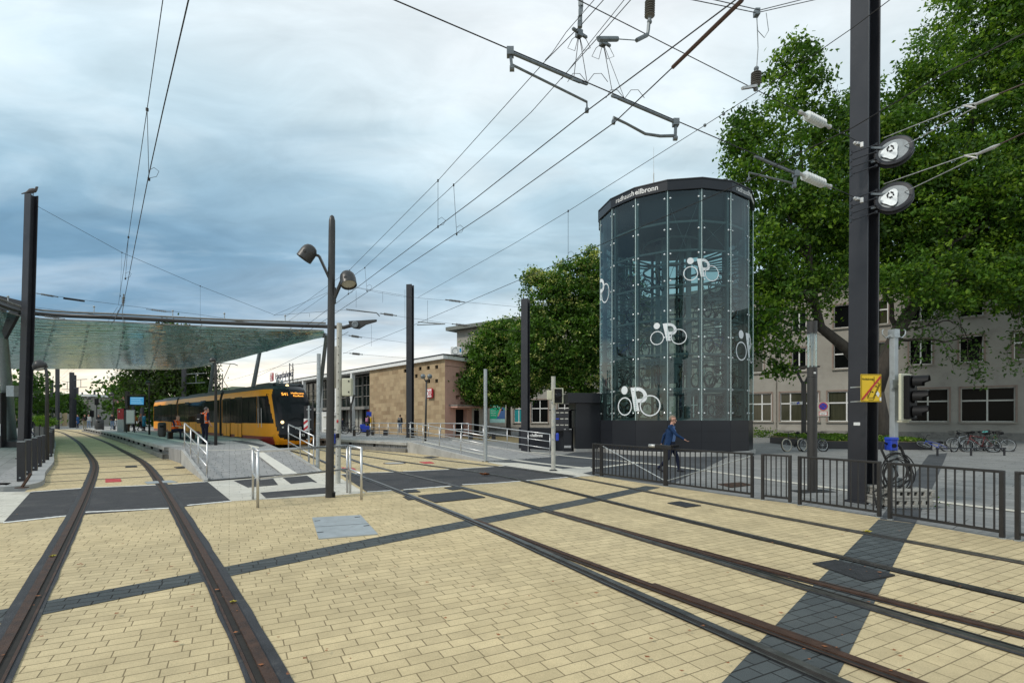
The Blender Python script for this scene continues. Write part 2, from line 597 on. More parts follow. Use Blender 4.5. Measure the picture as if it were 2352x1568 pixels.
# height in the sky, stirred by the cloud noise
zz = mth('ADD', zc, mth('MULTIPLY', mth('SUBTRACT', n1.outputs[0], 0.5), 0.22))
zz = mth('ADD', zz, mth('MULTIPLY', mth('SUBTRACT', n2.outputs[0], 0.5), 0.13))
left = ramp(nt, zz, [(0.0, (9.6, 8.3, 6.2)), (0.06, (9.5, 8.8, 7.4)), (0.115, (5.6, 6.4, 6.6)), (0.165, (1.7, 3.0, 4.3)), (0.26, (1.6, 2.95, 4.25)), (0.34, (2.8, 4.3, 5.4)), (0.46, (5.0, 6.4, 7.2)), (0.60, (6.2, 7.1, 7.6)), (0.75, (6.6, 7.4, 7.8)), (1.0, (5.6, 6.6, 7.3))])
right = ramp(nt, zz, [(0.0, (9.2, 9.1, 8.8)), (0.12, (9.0, 9.0, 8.8)), (0.19, (6.4, 7.2, 7.5)), (0.26, (3.8, 5.2, 6.1)), (0.36, (3.9, 5.4, 6.3)), (0.47, (5.6, 6.7, 7.2)), (0.6, (6.9, 7.4, 7.7)), (0.72, (5.6, 6.6, 7.1)), (1.0, (4.8, 6.0, 6.8))])
xs = N(nt, 'ShaderNodeMapRange', interpolation_type='SMOOTHSTEP', i_1=-0.62, i_2=0.18)
L(sx.outputs[0], xs.inputs[0])
cl = mixc(nt, xs.outputs[0], left, right)
puff = ramp(nt, n2.outputs[0], [(0.47, 0), (0.78, 0.28)])
cl = mixc(nt, puff, cl, (9.0, 9.4, 9.5))
n5 = N(nt, 'ShaderNodeTexNoise', i_Scale=4.6, i_Detail=8.0, i_Roughness=0.58, i_Distortion=0.8)
L(mpw.outputs[0], n5.inputs['Vector'])
shade = ramp(nt, n2.outputs[0], [(0.25, 0.84), (0.55, 1.02)])
sh5 = ramp(nt, n5.outputs[0], [(0.3, 0.87), (0.7, 1.06)])
cl = mixc(nt, 1.0, cl, sh5, 'MULTIPLY')
cl = mixc(nt, 1.0, cl, shade, 'MULTIPLY')
cov = ramp(nt, n1.outputs[0], [(0.3, 0.9), (0.5, 0.98)])
fin = mixc(nt, cov, sky.outputs[0], cl)
# below the horizon: dull ground light
gk = N(nt, 'ShaderNodeMapRange', i_1=-0.03, i_2=0.0)
L(sx.outputs[2], gk.inputs[0])
fin = mixc(nt, gk.outputs[0], (2.0, 1.9, 1.7), fin)
L(fin, bg.inputs[0])
L(bg.outputs[0], wo.inputs[0])

sl = bpy.data.lights.new('sun', 'SUN')
sl.energy = 1.5
sl.angle = R(10)
sl.color = (1.0, 0.94, 0.85)
so = bpy.data.objects.new('sun', sl)
COL.objects.link(so)
sd = Vector((math.sin(SUN_AZ) * math.cos(SUN_EL), math.cos(SUN_AZ) * math.cos(SUN_EL), math.sin(SUN_EL)))
so.rotation_euler = (-sd).to_track_quat('-Z', 'Y').to_euler()
so.location = sd * 60

cam = bpy.data.cameras.new('camera')
cam.sensor_width = 36
cam.lens = 36 * F / 2352
cam.shift_y = (YH - 784) / 2352
cam.clip_end = 4000
cam.clip_start = 0.05
co = bpy.data.objects.new('camera', cam)
COL.objects.link(co)
co.location = (0, 0, CH)
co.rotation_euler = (R(90), 0, 0)
S.camera = co
S.view_settings.view_transform = 'Standard'
S.view_settings.look = 'None'
S.view_settings.exposure = 0.42
S.view_settings.gamma = 1.0
S.cycles.max_bounces = 8
S.cycles.transparent_max_bounces = 24
# ------------------------------------------------------------------ ground, paving, tracks
def G(*pts):
    return [at(x, y) for x, y in pts]


def smooth(pts, step=0.4, passes=40):
    P = [np.array((p[0], p[1]), float) for p in pts]
    out = []
    n = len(P)
    for i in range(n - 1):
        p0, p1, p2, p3 = P[max(i - 1, 0)], P[i], P[i + 1], P[min(i + 2, n - 1)]
        k = max(2, int(np.linalg.norm(p2 - p1) / step))
        for j in range(k):
            t = j / k
            out.append(0.5 * (2 * p1 + (p2 - p0) * t + (2 * p0 - 5 * p1 + 4 * p2 - p3) * t * t + (3 * p1 - p0 - 3 * p2 + p3) * t ** 3))
    out.append(P[-1])
    A = np.array(out)
    for _ in range(passes):
        A[1:-1] = 0.25 * A[:-2] + 0.5 * A[1:-1] + 0.25 * A[2:]
    return A


def off(A, d, z=0.0):
    """polyline moved sideways by d (positive = to the right of its direction)"""
    t = np.gradient(A, axis=0)
    t /= np.linalg.norm(t, axis=1)[:, None]
    return [Vector((a[0] + tt[1] * d, a[1] - tt[0] * d, z)) for a, tt in zip(A, t)]


def structure(name, mb, mat, **k):
    o = mb.build(name, mat, **k)
    o['kind'] = 'structure'
    return o


structure('plaza', MB().sheet([(-500, -40), (500, -40), (500, 900), (-500, 900)], 0.0), M['slab'], origin=(0, 0, 0))

TU, TV = Vector((-0.683, 0.730, 0)), Vector((0.730, 0.683, 0))      # the tram's length (towards its rear) and its right
TP = Vector((-12.13, 29.46, 0))
railR = smooth([(1.6, -1.2), (-0.1, 1.3), (-1.61, 3.51), (-3.26, 5.72), (-5.84, 9.23), (-8.79, 13.16), (-11.95, 17.3), (-14.3, 20.3), (-20.91, 28.0), (-32.79, 41.6), (-54.9, 65.8), (-76, 87)], passes=60)
railL = np.array([p[:2] for p in off(railR, -1.5)])
tramR = TP + TV * 0.74
tramL = TP - TV * 0.74
r1 = smooth([(tramL + TU * 50)[:2], (tramL + TU * 20)[:2], tramL[:2], (-5.0, 16.2), (-3.55, 13.9), (-2.2, 11.35), (-0.56, 8.6), (0.62, 6.2), (1.21, 4.96), (1.9, 3.68), (3.4, 1), (4.6, -1.2)])
r2 = smooth([(tramR + TU * 50)[:2], (tramR + TU * 20)[:2], tramR[:2], (-5.6, 19.5), (-3.7, 16.6), (-1.2, 12.75), (-0.6, 11.8), (0.67, 9.5), (1.9, 7.2), (2.4, 6.2), (3.03, 4.9), (3.75, 3.6), (5.1, 1.2), (6.4, -1.2)])
r1b = smooth([(-0.62, 8.7), (1.08, 5.69), (2.08, 4.26), (2.62, 3.36), (3.95, 1), (5.3, -1.2)])
r2b = smooth([(0.72, 9.42), (1.6, 7.9), (2.41, 6.5), (2.84, 5.55), (3.43, 4.7), (4.0, 4.0), (5.4, 2), (7.4, -1.2)])
r4 = smooth([(-34, 59), (-20, 42.5), (-8.2, 28.1), (-5.33, 24.5), (-2.4, 20.7), (-0.1, 17.9), (1.3, 16.1), (3.01, 12.29), (4.55, 9.0), (5.35, 7.29), (5.98, 6.07), (7.7, 2.8), (9.6, -1)])
r3 = np.array([p[:2] for p in off(r4, 1.62)])


def track(name, label, rails, rail_mat, w0, w1, z=0.013):
    t = thing(name, label, 'tram track', tuple(rails[0][0][len(rails[0][0]) // 2]) + (0,))
    for A, side in rails:
        mb = MB()
        ea, eb = off(A, -w0 if side > 0 else -w1, z), off(A, w1 if side > 0 else w0, z)
        for q in ea + eb:
            q.x += random.gauss(0, .005)
            q.y += random.gauss(0, .005)
        mb.ribbon(ea, eb)
        b = mb.build('track_bed_strip', M['bitumen'], t)
        s = side
        mb = MB()
        a0, a1 = (-0.036, 0.036)
        zt = z + 0.014
        mb.ribbon(off(A, a0, zt), off(A, a1, zt)).ribbon(off(A, a0, z - 0.002), off(A, a0, zt)).ribbon(off(A, a1, zt), off(A, a1, z - 0.002))
        g = (a1, 0.10) if s > 0 else (-0.10, a0)
        mb.mat(1).ribbon(off(A, g[0], z + 0.002), off(A, g[1], z + 0.002))
        e = (0.085, 0.105) if s > 0 else (-0.105, -0.085)
        mb.mat(0).ribbon(off(A, e[0], z + 0.008), off(A, e[1], z + 0.008))
        o = mb.build('rail', [rail_mat, M['groove']], t)
    return t


track('tram_track', 'rusty grooved tram track curving from the left foreground to the canopy platform', [(railL, 1), (railR, -1)], M['rust'], 0.12, 0.135)
track('tram_track', 'grooved tram track running from the right foreground up to the yellow tram', [(r1, 1), (r2, -1)], M['rail'], 0.06, 0.115, 0.0145)
track('tram_track', 'rusty branch track leaving the switch in the right foreground', [(r1b, 1), (r2b, -1)], M['rust'], 0.06, 0.10, 0.0155)
track('tram_track', 'tram track nearest to the dark railing on the right', [(r3, 1), (r4, -1)], M['rail'], 0.06, 0.11)
# switch housings beside the blades
for nm, A, i0 in (('switch_plate', r1b, 9), ('switch_plate', r2b, 6)):
    seg = A[i0:i0 + 5]
    o = MB().ribbon(off(seg, -0.10, 0.019), off(seg, 0.05, 0.019)).build(nm, M['rust'])
    tag(o, ('rusty switch blade plate on the track nearer to the camera' if A is r1b else 'rusty switch blade plate on the right rail of the middle track'), 'plate', 'switch plates in the tracks')

fence_line = G((1361.7, 1091.8), (1381.7, 1095), (1529, 1117), (1730.8, 1145), (1818, 1156), (2024, 1189), (2308, 1238), (2331, 1240)) + [Vector((8.5, 4.4, 0)), Vector((9.9, 1.6, 0)), Vector((11, -1.5, 0))]
kerbL = [p for p in off(railL, -1.22)]
kerb_near = G((55, 1131), (94, 1100), (125, 1066))
far_k = [p for p in kerbL if p.y > 22]
ramp_r0 = at(1118, 1060)
yp = [Vector((-16, -3, 0)), Vector((11, -3, 0))] + list(reversed(fence_line[:-1])) + G((1331, 1094), (1160, 1069.5), (1118, 1060)) + [Vector((-4.4, 27.0, 0)), Vector((-12, 36, 0)), Vector((-40, 68, 0)), Vector((-62, 80, 0))]
yp += list(reversed(far_k)) + list(reversed(kerb_near)) + G((7, 1201),) + [Vector((-14, 7.2, 0))]
structure('yellow_paving', MB().sheet(yp, 0.004), M['yellow'], origin=(0, 0, 0))

# pale slabs either side of the crossing and the crossing itself
wz = 0.008
mb = MB()
mb.sheet(G((71, 1130), (7, 1201)) + [Vector((-14, 8.3, 0)), Vector((-18, 12.2, 0))], wz)
mb.sheet(G((476, 1106), (720, 1088), (760, 1085), (840, 1132), (757, 1139), (531, 1151)), wz)
mb.sheet(G((1118, 1061), (1160, 1069.5), (1331, 1094), (1366, 1093), (1287, 1076), (1190, 1063)), wz)
structure('pale_paving', mb, M['white_pave'], origin=(0, 0, 0))
mb = MB()
mb.sheet(G((71, 1130), (194, 1121), (378, 1113), (476, 1106), (531, 1151), (403, 1166.5), (163, 1184), (7, 1201)), 0.0095)
mb.sheet(G((783, 1089.5), (838, 1086), (926, 1083), (1026, 1078), (1113, 1074), (1160, 1069.5), (1331, 1094), (1266, 1101), (1143, 1109), (926, 1125), (843, 1130)), 0.0095)
structure('crossing_asphalt', mb, M['asphalt'], origin=(0, 0, 0))


def wavy(p, q, w, z, mb, n=26):
    p, q = Vector(p), Vector(q)
    d = (q - p).normalized()
    nrm = Vector((-d.y, d.x, 0))
    A, B = [], []
    for i in range(n + 1):
        c = p.lerp(q, i / n)
        A.append(Vector((*(c - nrm * (w + random.uniform(-.25, .25) * w))[:2], z)))
        B.append(Vector((*(c + nrm * (w + random.uniform(-.25, .25) * w))[:2], z)))
    mb.ribbon(A, B)


mb = MB()
for a, b in (((7, 1201), (163, 1184)), ((194, 1177), (403, 1166.5)), ((430, 1161), (531, 1151)), ((71, 1130), (194, 1121)), ((215, 1120), (372, 1113.5)), ((396, 1112), (476, 1106)),
             ((783, 1089.5), (838, 1086)), ((850, 1085.5), (912, 1084)), ((926, 1083), (1030, 1078)), ((1044, 1077), (1158, 1070)), ((843, 1130), (908, 1126)), ((926, 1125), (1040, 1116)), ((1062, 1113.5), (1143, 1109)), ((1143, 1109), (1331, 1094))):
    wavy(at(*a), at(*b), 0.06, 0.0118, mb)
structure('crossing_edge_line', mb, M['paint'], origin=(0, 0, 0))

# dark block bands
U = [(0, 1401), (115, 1380), (208, 1359), (326, 1337), (476, 1314), (528, 1298), (635, 1276), (817, 1242), (1000, 1206), (1137, 1179), (1241, 1163), (1469, 1117)]
D = [(0, 1437), (100, 1420), (163, 1404), (229, 1390), (337, 1370), (486, 1338), (542, 1324), (660, 1300), (817, 1264), (1000, 1230), (1143, 1199), (1274, 1176), (1522, 1119)]
band = smooth([(at(-90, 1434))[:2]] + [((at(*a) + at(*b)) / 2)[:2] for a, b in zip([(57, 1390), (326, 1337), (528, 1298), (817, 1242), (1137, 1179)], [(62, 1428), (337, 1370), (542, 1324), (817, 1264), (1143, 1199)])] + [at(1262, 1169)[:2], at(1500, 1117.5)[:2]], passes=25)
mb = MB().ribbon(off(band, 0.21, wz + 0.0007), off(band, -0.21, wz + 0.0007))
bl = G((1580, 1640), (1659, 1568), (1750, 1470), (1842, 1372), (1939, 1274), (2018, 1193))
br = G((1890, 1640), (1920, 1561), (1953, 1496), (2018, 1365), (2077, 1248), (2103, 1203))
mb.ribbon([Vector((*p[:2], wz)) for p in bl], [Vector((*p[:2], wz)) for p in br])
structure('dark_paving_band', mb, M['band'], origin=(0, 0, 0))
pb = MB().sheet(G((2020, 1192), (2103, 1202), (2151, 1100), (2176, 1040), (2133, 1044), (2114, 1070)), 0.0045)
dk = G((1118, 1062), (1190, 1060), (1331, 1092), (1362, 1092), (1540, 1113), (1690, 1040), (1700, 1030), (1500, 1030), (1330, 1036), (1264, 1050))
pb.sheet([dk[0], dk[2], dk[3], dk[4], dk[5], dk[6], dk[7], dk[8], dk[9]], 0.0045)
structure('dark_plaza_paving', pb, M['darkslab'], origin=(0, 0, 0))


def strip(pts, w, z, mb):
    A = smooth([p[:2] for p in pts], 0.8, 4)
    mb.ribbon(off(A, w, z), off(A, -w, z))


mb = MB()
strip(G((1119, 1047), (1191, 1058), (1266, 1068), (1362, 1077)), 0.15, 0.0125, mb)
strip(G((1220, 1038), (1362, 1053.5), (1450, 1061), (1534, 1069), (1699, 1092), (1950, 1127), (2136, 1151), (2352, 1176), (2700, 1217)), 0.13, 0.0125, mb)
strip(G((1362, 1076), (1470, 1062)), 0.14, 0.0127, mb)
structure('pale_guide_strip', mb, M['white_pave'], origin=(0, 0, 0))

# ribbed tactile fields
M['tactile'] = pm('tactile_concrete', (0.64, 0.61, 0.54), 0.8, var=0.08, scale=6)


def ribs(poly_px, n, mb, z):
    a, b, c, d = [at(*p) for p in poly_px]          # a-b and d-c are the long edges; ribs run a->b
    for i in range(n):
        t0, t1 = (i + 0.15) / n, (i + 0.7) / n
        p0, p1, p2, p3 = a.lerp(d, t0), b.lerp(c, t0), b.lerp(c, t1), a.lerp(d, t1)
        vs = [Vector((q.x, q.y, z + 0.007)) for q in (p0, p1, p2, p3)]
        mb.add(vs + [Vector((q.x, q.y, z - 0.004)) for q in vs], [(0, 1, 2, 3), (0, 4, 5, 1), (2, 6, 7, 3), (1, 5, 6, 2), (3, 7, 4, 0)])


mb = MB()
ribs([(597, 1128), (755, 1115), (716, 1107), (640, 1115)], 9, mb, 0.0095)
ribs([(1287, 1078), (1356, 1072), (1362, 1082), (1330, 1090)], 10, mb, 0.0095)
structure('tactile_paving', mb, M['tactile'], origin=(0, 0, 0))
mb = MB()
for q in ([(536, 1104), (625, 1096), (639, 1114), (569, 1120)], [(649, 1097), (705, 1092), (729, 1108.5), (670, 1113)], [(597, 1131.5), (757, 1119), (772, 1132), (611, 1144.5)]):
    mb.sheet(G(*q), 0.0105)
structure('dark_crossing_field', mb, M['asphalt'], origin=(0, 0, 0))

# cross joints over the far part of the left track
mb = MB()
k = 0
for i in range(0, len(railR), 6):
    p = Vector((*railR[i], 0))
    if 14.6 < p.y < 60:
        tt = Vector((*(railR[min(i + 1, len(railR) - 1)] - railR[i - 1]), 0)).normalized()
        nr = Vector((tt.y, -tt.x, 0))
        mb.add([Vector((*(p + nr * a + tt * b)[:2], 0.0075)) for a, b in ((-2.7, -.07), (0.95, -.07), (0.95, .07), (-2.7, .07))], [(0, 1, 2, 3)])
structure('paving_cross_joint', mb, M['bitumen'], origin=(0, 0, 0))


# plates and covers let into the ground
def plate(name, label, px, mat, z=0.012, h=0.006, group=None, extra=None):
    P = G(*px)
    o = thing(name, label, 'cover', sum(P, Vector()) / len(P), group)
    MB().prism(P, 0.002, z + h).build('lid', mat, o)
    if extra:
        extra(o, P, z + h)
    return o


def cover_detail(o, P, z):
    m = MB()
    for t in (0.5,):
        a, b = P[0].lerp(P[3], t), P[1].lerp(P[2], t)
        m.bar(Vector((a.x, a.y, z + .0005)), Vector((b.x, b.y, z + .0005)), 0.008, 0.003)
    m.build('seam', M['seam'], o)
    for u, v in ((.08, .2), (.06, .75), (.9, .12), (.93, .6)):
        a = P[0].lerp(P[1], u).lerp(P[3].lerp(P[2], u), v)
        MB().box((a.x, a.y, z + .001), (.09, .035, .004), 0.5).build('lifting_slot', M['seam'], o)


plate('inspection_cover', 'large galvanised inspection cover set in yellow blocks left of the tracks', [(717, 1190), (828, 1184), (868, 1228), (732, 1239)], M['plate'], extra=cover_detail)
for px, lab in (([(242, 1101), (277, 1100), (279, 1106.5), (242, 1108)], 'red marker plate between the rails of the left curved track'),
                ([(784, 1073.5), (812, 1075), (818, 1079), (792, 1079)], 'red marker plate beside the foreground lamp post'),
                ([(963, 1061), (990, 1060.5), (998, 1064), (976, 1065)], 'red marker plate between the tracks near the right ramp')):
    plate('marker_plate', lab, px, M['redplate'], group='red marker plates in the paving')
for px, lab in (([(1866, 1296), (1919, 1288), (2056, 1323), (1985, 1338)], 'black drain plate lying across the dark band in the right foreground'),
                ([(1533, 1156), (1562, 1152.5), (1610, 1162), (1575, 1166)], 'small black drain cover between the two rails before the railing'),
                ([(960, 1139), (1064, 1129), (1115, 1143), (1000, 1155)], 'large dark checker cover between the rails behind the white line'),
                ([(925, 1127.5), (955, 1125.5), (966, 1130.5), (935, 1132)], 'small dark cover touching the white crossing line'),
                ([(926, 1142), (945, 1140), (957, 1147), (938, 1149)], 'small dark cover left of the nearest straight rail'),
                ([(1020, 1121), (1050, 1118), (1068, 1122), (1040, 1126)], 'dark rail joint box on the white line of the right crossing'),
                ([(288, 1071), (314, 1070), (315, 1073), (288, 1074)], 'narrow drain cover inside the left track before the red plate'),
                ([(400, 1073), (437, 1070), (440, 1073), (408, 1076)], 'drain cover beside the right rail of the left track'),
                ([(332, 1107.5), (392, 1104), (408, 1108), (338, 1112)], 'grey rail joint box across the right rail of the curved track'),
                ([(973, 1049), (992, 1048), (1008, 1050.5), (990, 1052)], 'drain cover at the foot of the right ramp wall')):
    plate('drain_cover', lab, px, M['plate'] if 'grey' in lab else M['iron'], group='dark covers in the paving', z=0.016)
o = thing('manhole_cover', 'round manhole cover with rusty rim between the tracks', 'cover', at(906, 1064))
MB().lathe([(0.42, 0.004), (0.42, 0.016), (0.0, 0.016)], at(906, 1064), n=28).build('rim', M['rust'], o)
MB().lathe([(0.36, 0.01), (0.36, 0.019), (0.0, 0.019)], at(906, 1064), n=28).build('lid', M['concrete'], o)
tag(MB().prism(G((1648, 1112), (1700, 1108), (1730, 1114), (1680, 1120)), 0.002, 0.018).build('manhole_cover', M['rust']), 'square rusty manhole cover behind the dark railing', 'cover')

# fallen leaves and litter
M['leaf_dead'] = pm('dead_leaf', (0.25, 0.09, 0.03), 0.8, var=0.3)
M['leaf_y'] = pm('yellow_leaf', (0.42, 0.36, 0.06), 0.8, var=0.2)


def leaf(px, s, mat, label):
    c = at(*px)
    m = MB()
    for j in range(3):
        a = random.uniform(0, 6.28)
        ring = []
        for k in range(9):
            t = 2 * math.pi * k / 9
            rr = s * (0.55 + 0.45 * (k % 2)) * random.uniform(.7, 1.1)
            ring.append(c + Vector((math.cos(t + a) * rr + j * s * .4, math.sin(t + a) * rr * .8, 0.03 + s * (.12 + .5 * random.random()))))
        m.add([c + Vector((j * s * .4, 0, 0.03))] + ring, [(0, k + 1, (k + 1) % 9 + 1) for k in range(9)])
    tag(m.build('fallen_leaf', mat), label, 'leaf', 'fallen leaves on the paving')


leaf((1109, 1093), 0.14, M['leaf_dead'], 'curled brown leaf lying on the asphalt crossing on the right')
leaf((1988, 1226), 0.06, M['leaf_y'], 'yellow leaf on the dark band beside the rail near the railing')
leaf((532, 1390), 0.03, M['leaf_y'], 'small green leaf in the groove of the left track')
leaf((117, 1283), 0.035, M['leaf_y'], 'small yellow leaf on the blocks at the far left')
m = MB()
for _ in range(140):
    x, y = random.uniform(0, 2352), random.uniform(1150, 1560)
    c = at(x, y)
    s = random.uniform(.006, .02)
    a = random.uniform(0, 6)
    m.add([c + Vector((math.cos(a + b) * s * k, math.sin(a + b) * s, 0.03 + .004 * k)) for b, k in ((0, 1.6), (1.6, 1), (3.1, 1.4), (4.7, .8))], [(0, 1, 2, 3)])
m.build('leaf_litter', M['leaf_dead'], origin=(0, 0, 0))['kind'] = 'stuff'
tag(bpy.data.objects['leaf_litter'], 'tiny scraps of dry leaf scattered over the paving', 'litter')

# ------------------------------------------------------------------ left kerb and bollards
kl = smooth([(-20, 12.0)] + [p[:2] for p in kerb_near] + [p[:2] for p in far_k[::4]], 0.5, 14)
o = thing('kerb', 'curved pale stone kerb along the left track under the bollards', 'kerb', at(94, 1100))
m = MB()
A0, A1, A2 = off(kl, 0.0, 0.12), off(kl, -0.28, 0.125), off(kl, 0.01, -0.01)
m.ribbon(A2, A0)
m.ribbon(A0, A1)
m.mat(1).ribbon(A1, off(kl, -0.9, 0.125)).ribbon(off(kl, -0.9, 0.125), off(kl, -0.9, 0.0))
# winding so that the faces look up
m.f = [tuple(reversed(f)) for f in m.f]
m.build('kerb_stone', [M['kerb'], M['ramp_pave']], o)

bol = [(49.4, 1014, 1104.8, 14.5), (64.7, 1009.5, 1090.7, 12), (79.7, 1005, 1080.7, 10), (90, 1001.7, 1072, 9), (98.7, 999.5, 1063, 8), (116, 991, 1048.6, 6.5), (119, 988, 1041, 6), (121.5, 984, 1030, 5.5)]
for i, (x, y0, y1, w) in enumerate(bol):
    p = at(x, y1, 0.12)
    h = (y1 - y0) * p.y / F
    o = thing('bollard', ['nearest dark bollard on the left kerb', 'second dark bollard from the front on the left kerb', 'third dark bollard from the front on the left kerb', 'fourth dark bollard from the front beside the curved lamp', 'fifth dark bollard from the front just before the curved lamp', 'dark bollard just behind the curved lamp post', 'thin dark bollard near the end of the kerb row', 'farthest dark bollard of the kerb row'][i], 'bollard', p, 'dark bollards along the left kerb')
    s = w * p.y / F
    MB().box(p + Vector((0, 0, h / 2)), (s, s, h), R(35)).build('post', M['anthra'], o, bevel=0.008)
    MB().box(p + Vector((0, 0, h + .004)), (s * .96, s * .96, .012), R(35)).build('cap', M['galv'], o)
    MB().lathe([(.02, 0), (.02, .012), (0, .012)], p + Vector((s * .28, -s * .56, .1)), Vector((.57, -.82, 0)), 8).build('bolt', M['galv'], o)
o = thing('cable_bracket', 'rusty bent bar leaning at the second bollard', 'bar', at(52, 1118, .13))
MB().bar(at(50, 1119, .13), at(71, 1087, .45), .035, .05).build('bar', M['rust'], o)
MB().box(at(50, 1119, .135), (.22, .12, .02)).build('foot_plate', M['rust'], o)

fp = [(79, 974, 1003), (92, 975.5, 1005), (103, 978, 1008), (114, 982, 1014), (121, 986, 1020)]
o = thing('fence', 'dark solid curved fence panel behind the left bollards', 'fence', at(103, 1008))
P = [at(x, y1) for x, y0, y1 in fp]
H = [(y1 - y0) * p.y / F for (x, y0, y1), p in zip(fp, P)]
m = MB()
for i in range(len(P) - 1):
    m.bar(P[i] + Z * .55, P[i + 1] + Z * .55, .04, .9)
m.build('panel', M['anthra'], o)
for p, h in zip(P, H):
    MB().box(p + Z * h / 2, (.1, .1, h)).build('post', M['anthra'], o)

# ------------------------------------------------------------------ platforms
ZP = 0.5
edgeR = off(railR, 1.0)
er = [p for p in edgeR if 21.5 < p.y < 70]
er = [at(387, 1026.7, ZP)] + er[::5]
te = [TP - TV * 1.42 + TU * s for s in (70, 40, 20, 8, 2)]
near_r = at(649.6, 1033, ZP)
near_l = at(424, 1036, ZP)
deck = [Vector((p.x, p.y, 0)) for p in er] + [Vector((p.x, p.y, 0)) for p in te] + [near_r, near_l]
isl = thing('tram_platform', 'island tram platform between the curved track and the yellow tram', 'platform', (-20, 36, 0))
MB().prism(deck, 0.0, ZP).build('deck', M['ramp_pave'], isl)


def edge_slab(parent, pts, w, inward, z1, th=0.14, over=0.16, name='edge_slab'):
    A = smooth([p[:2] for p in pts], 1.0, 6)
    s = inward
    m = MB()
    o0, o1 = off(A, -over * s, z1), off(A, w * s, z1)
    lo0, lo1 = off(A, -over * s, z1 - th), off(A, w * s, z1 - th)
    m.ribbon(o0, o1).ribbon(lo0, o0).ribbon(lo0, lo1)
    e = len(o0) - 1
    m.add([o0[0], o1[0], lo1[0], lo0[0]], [(0, 1, 2, 3)])
    m.add([o0[e], o1[e], lo1[e], lo0[e]], [(0, 1, 2, 3)])
    m.build(name, M['concrete'], parent)
    m = MB()
    m.ribbon(off(A, -0.02 * s, 0.19), off(A, -(over + .06) * s, 0.19)).ribbon(off(A, -(over + .06) * s, 0.0), off(A, -(over + .06) * s, 0.19))
    m.add([off(A, a, b)[0] for a, b in ((-0.02 * s, 0), (-(over + .06) * s, 0), (-(over + .06) * s, .19), (-0.02 * s, .19))], [(0, 1, 2, 3)])
    m.build('base_course', M['conc_dark'], parent)
    # cantilever brackets under the slab
    m = MB()
    q = off(A, -0.03 * s, z1 - th - .09)
    acc = 0
    for i in range(1, len(q)):
        acc += (q[i] - q[i - 1]).length
        if acc > 2.2:
            acc = 0
            MB().box(q[i], (.12, .12, .16), .8).build('bracket', M['seam'], parent)


edge_slab(isl, er, 0.55, 1, ZP + .008)
m = MB()
strip([er[0] + Vector((1.15, .9, 0))] + [p + Vector((1.0, .85, 0)) for p in er[1:]], .16, ZP + .006, m)
strip([p - TV * 1.0 for p in te] + [near_r + Vector((-1.1, .1, 0)), near_l + Vector((.4, .5, 0))], .15, ZP + .0065, m)
m.build('guide_strip', M['white_pave'], isl)
m = MB()
for a, b, c, d in (((480, 1006), (540, 1005), (556, 1012), (520, 1016)), ((600, 1010), (640, 1016), (618, 1022), (590, 1015))):
    pass
m.sheet([p for p in (at(385, 1003, ZP), at(428, 1001.5, ZP), at(520, 1019, ZP), at(480, 1022, ZP))], ZP + .0075)
m.sheet([p for p in (at(532, 1012, ZP), at(556, 1011, ZP), at(612, 1022.5, ZP), at(596, 1026, ZP))], ZP + .0075)
m.build('dark_field', M['darkslab'], isl)
m = MB()
strip([p + TV * .32 for p in te], .32, ZP + .009, m)
m.build('tram_side_slab', M['concrete'], isl)

b_l, b_r = at(478, 1105), at(733, 1085.5)
ramp_poly = [near_l, near_r, b_r, b_l]
m = MB().prism([Vector((p.x, p.y, 0)) for p in ramp_poly], -0.01, [ZP, ZP, 0.025, 0.025])
m.build('ramp', M['ramp_pave'], isl)
for (a, b, s) in ((near_l, b_l, -1), (near_r, b_r, 1)):
    d = (b - a)
    d.z = 0
    nrm = Vector((d.y, -d.x, 0)).normalized() * (0.0 if s < 0 else 0.0)
    q = Vector((d.y, -d.x, 0)).normalized() * .26 * (1 if s > 0 else -1)
    pa, pb = Vector((a.x, a.y, 0)), Vector((b.x, b.y, 0)) + Vector(d).normalized() * .05
    MB().prism([pa - q * .4, pb - q * .4, pb + q * .0, pa + q * .0], -.01, [ZP + .07, .06, .06, ZP + .07]).build('ramp_kerb', M['concrete'], isl, bevel=.01)
m = MB()
m.ribbon([Vector(p) for p in ((*near_r.lerp(near_l, .33)[:2], ZP + .012), (*b_r.lerp(b_l, .36)[:2], .038))], [Vector(p) for p in ((*near_r.lerp(near_l, .24)[:2], ZP + .012), (*b_r.lerp(b_l, .22)[:2], .038))])
m.f = [tuple(reversed(f)) for f in m.f]
m.build('ramp_guide_strip', M['tactile'], isl)
MB().bar(b_l + Z * .02, b_r + Z * .02, .14, .03).build('drain_grate', M['iron'], isl)

pl = thing('tram_platform', 'platform with long ramp in front of the station building', 'platform', (-7, 30, 0))
pa, pb = at(939.5, 1016, ZP), at(782, 1008, ZP)
dR = (pb - pa).normalized()
far = pa + dR * 40
back = [Vector((-3.1, 28.3, 0)), Vector((-10.1, 37.4, 0)), Vector((-33, 62, 0))]
MB().prism([Vector((*p[:2], 0)) for p in (pa, pb, far)] + [back[2], back[1], back[0]], 0.0, ZP).build('deck', M['ramp_pave'], pl)
edge_slab(pl, [pa, pa + dR * 6, pa + dR * 20, far], 0.5, 1, ZP + .008)
m = MB()
strip([pa + dR * .2 + Vector((.75, .7, 0)), pa + dR * 12 + Vector((.75, .7, 0)), far + Vector((.75, .7, 0))], .13, ZP + .007, m)
m.build('guide_strip', M['white_pave'], pl)
rb0, rb1, rt1 = at(1118, 1060.5), at(1266, 1050), at(1042, 1012, ZP)
MB().prism([Vector((*p[:2], 0)) for p in (pa, rt1, rb1, rb0)], -.01, [ZP, ZP, .025, .025]).build('ramp', M['ramp_pave'], pl)
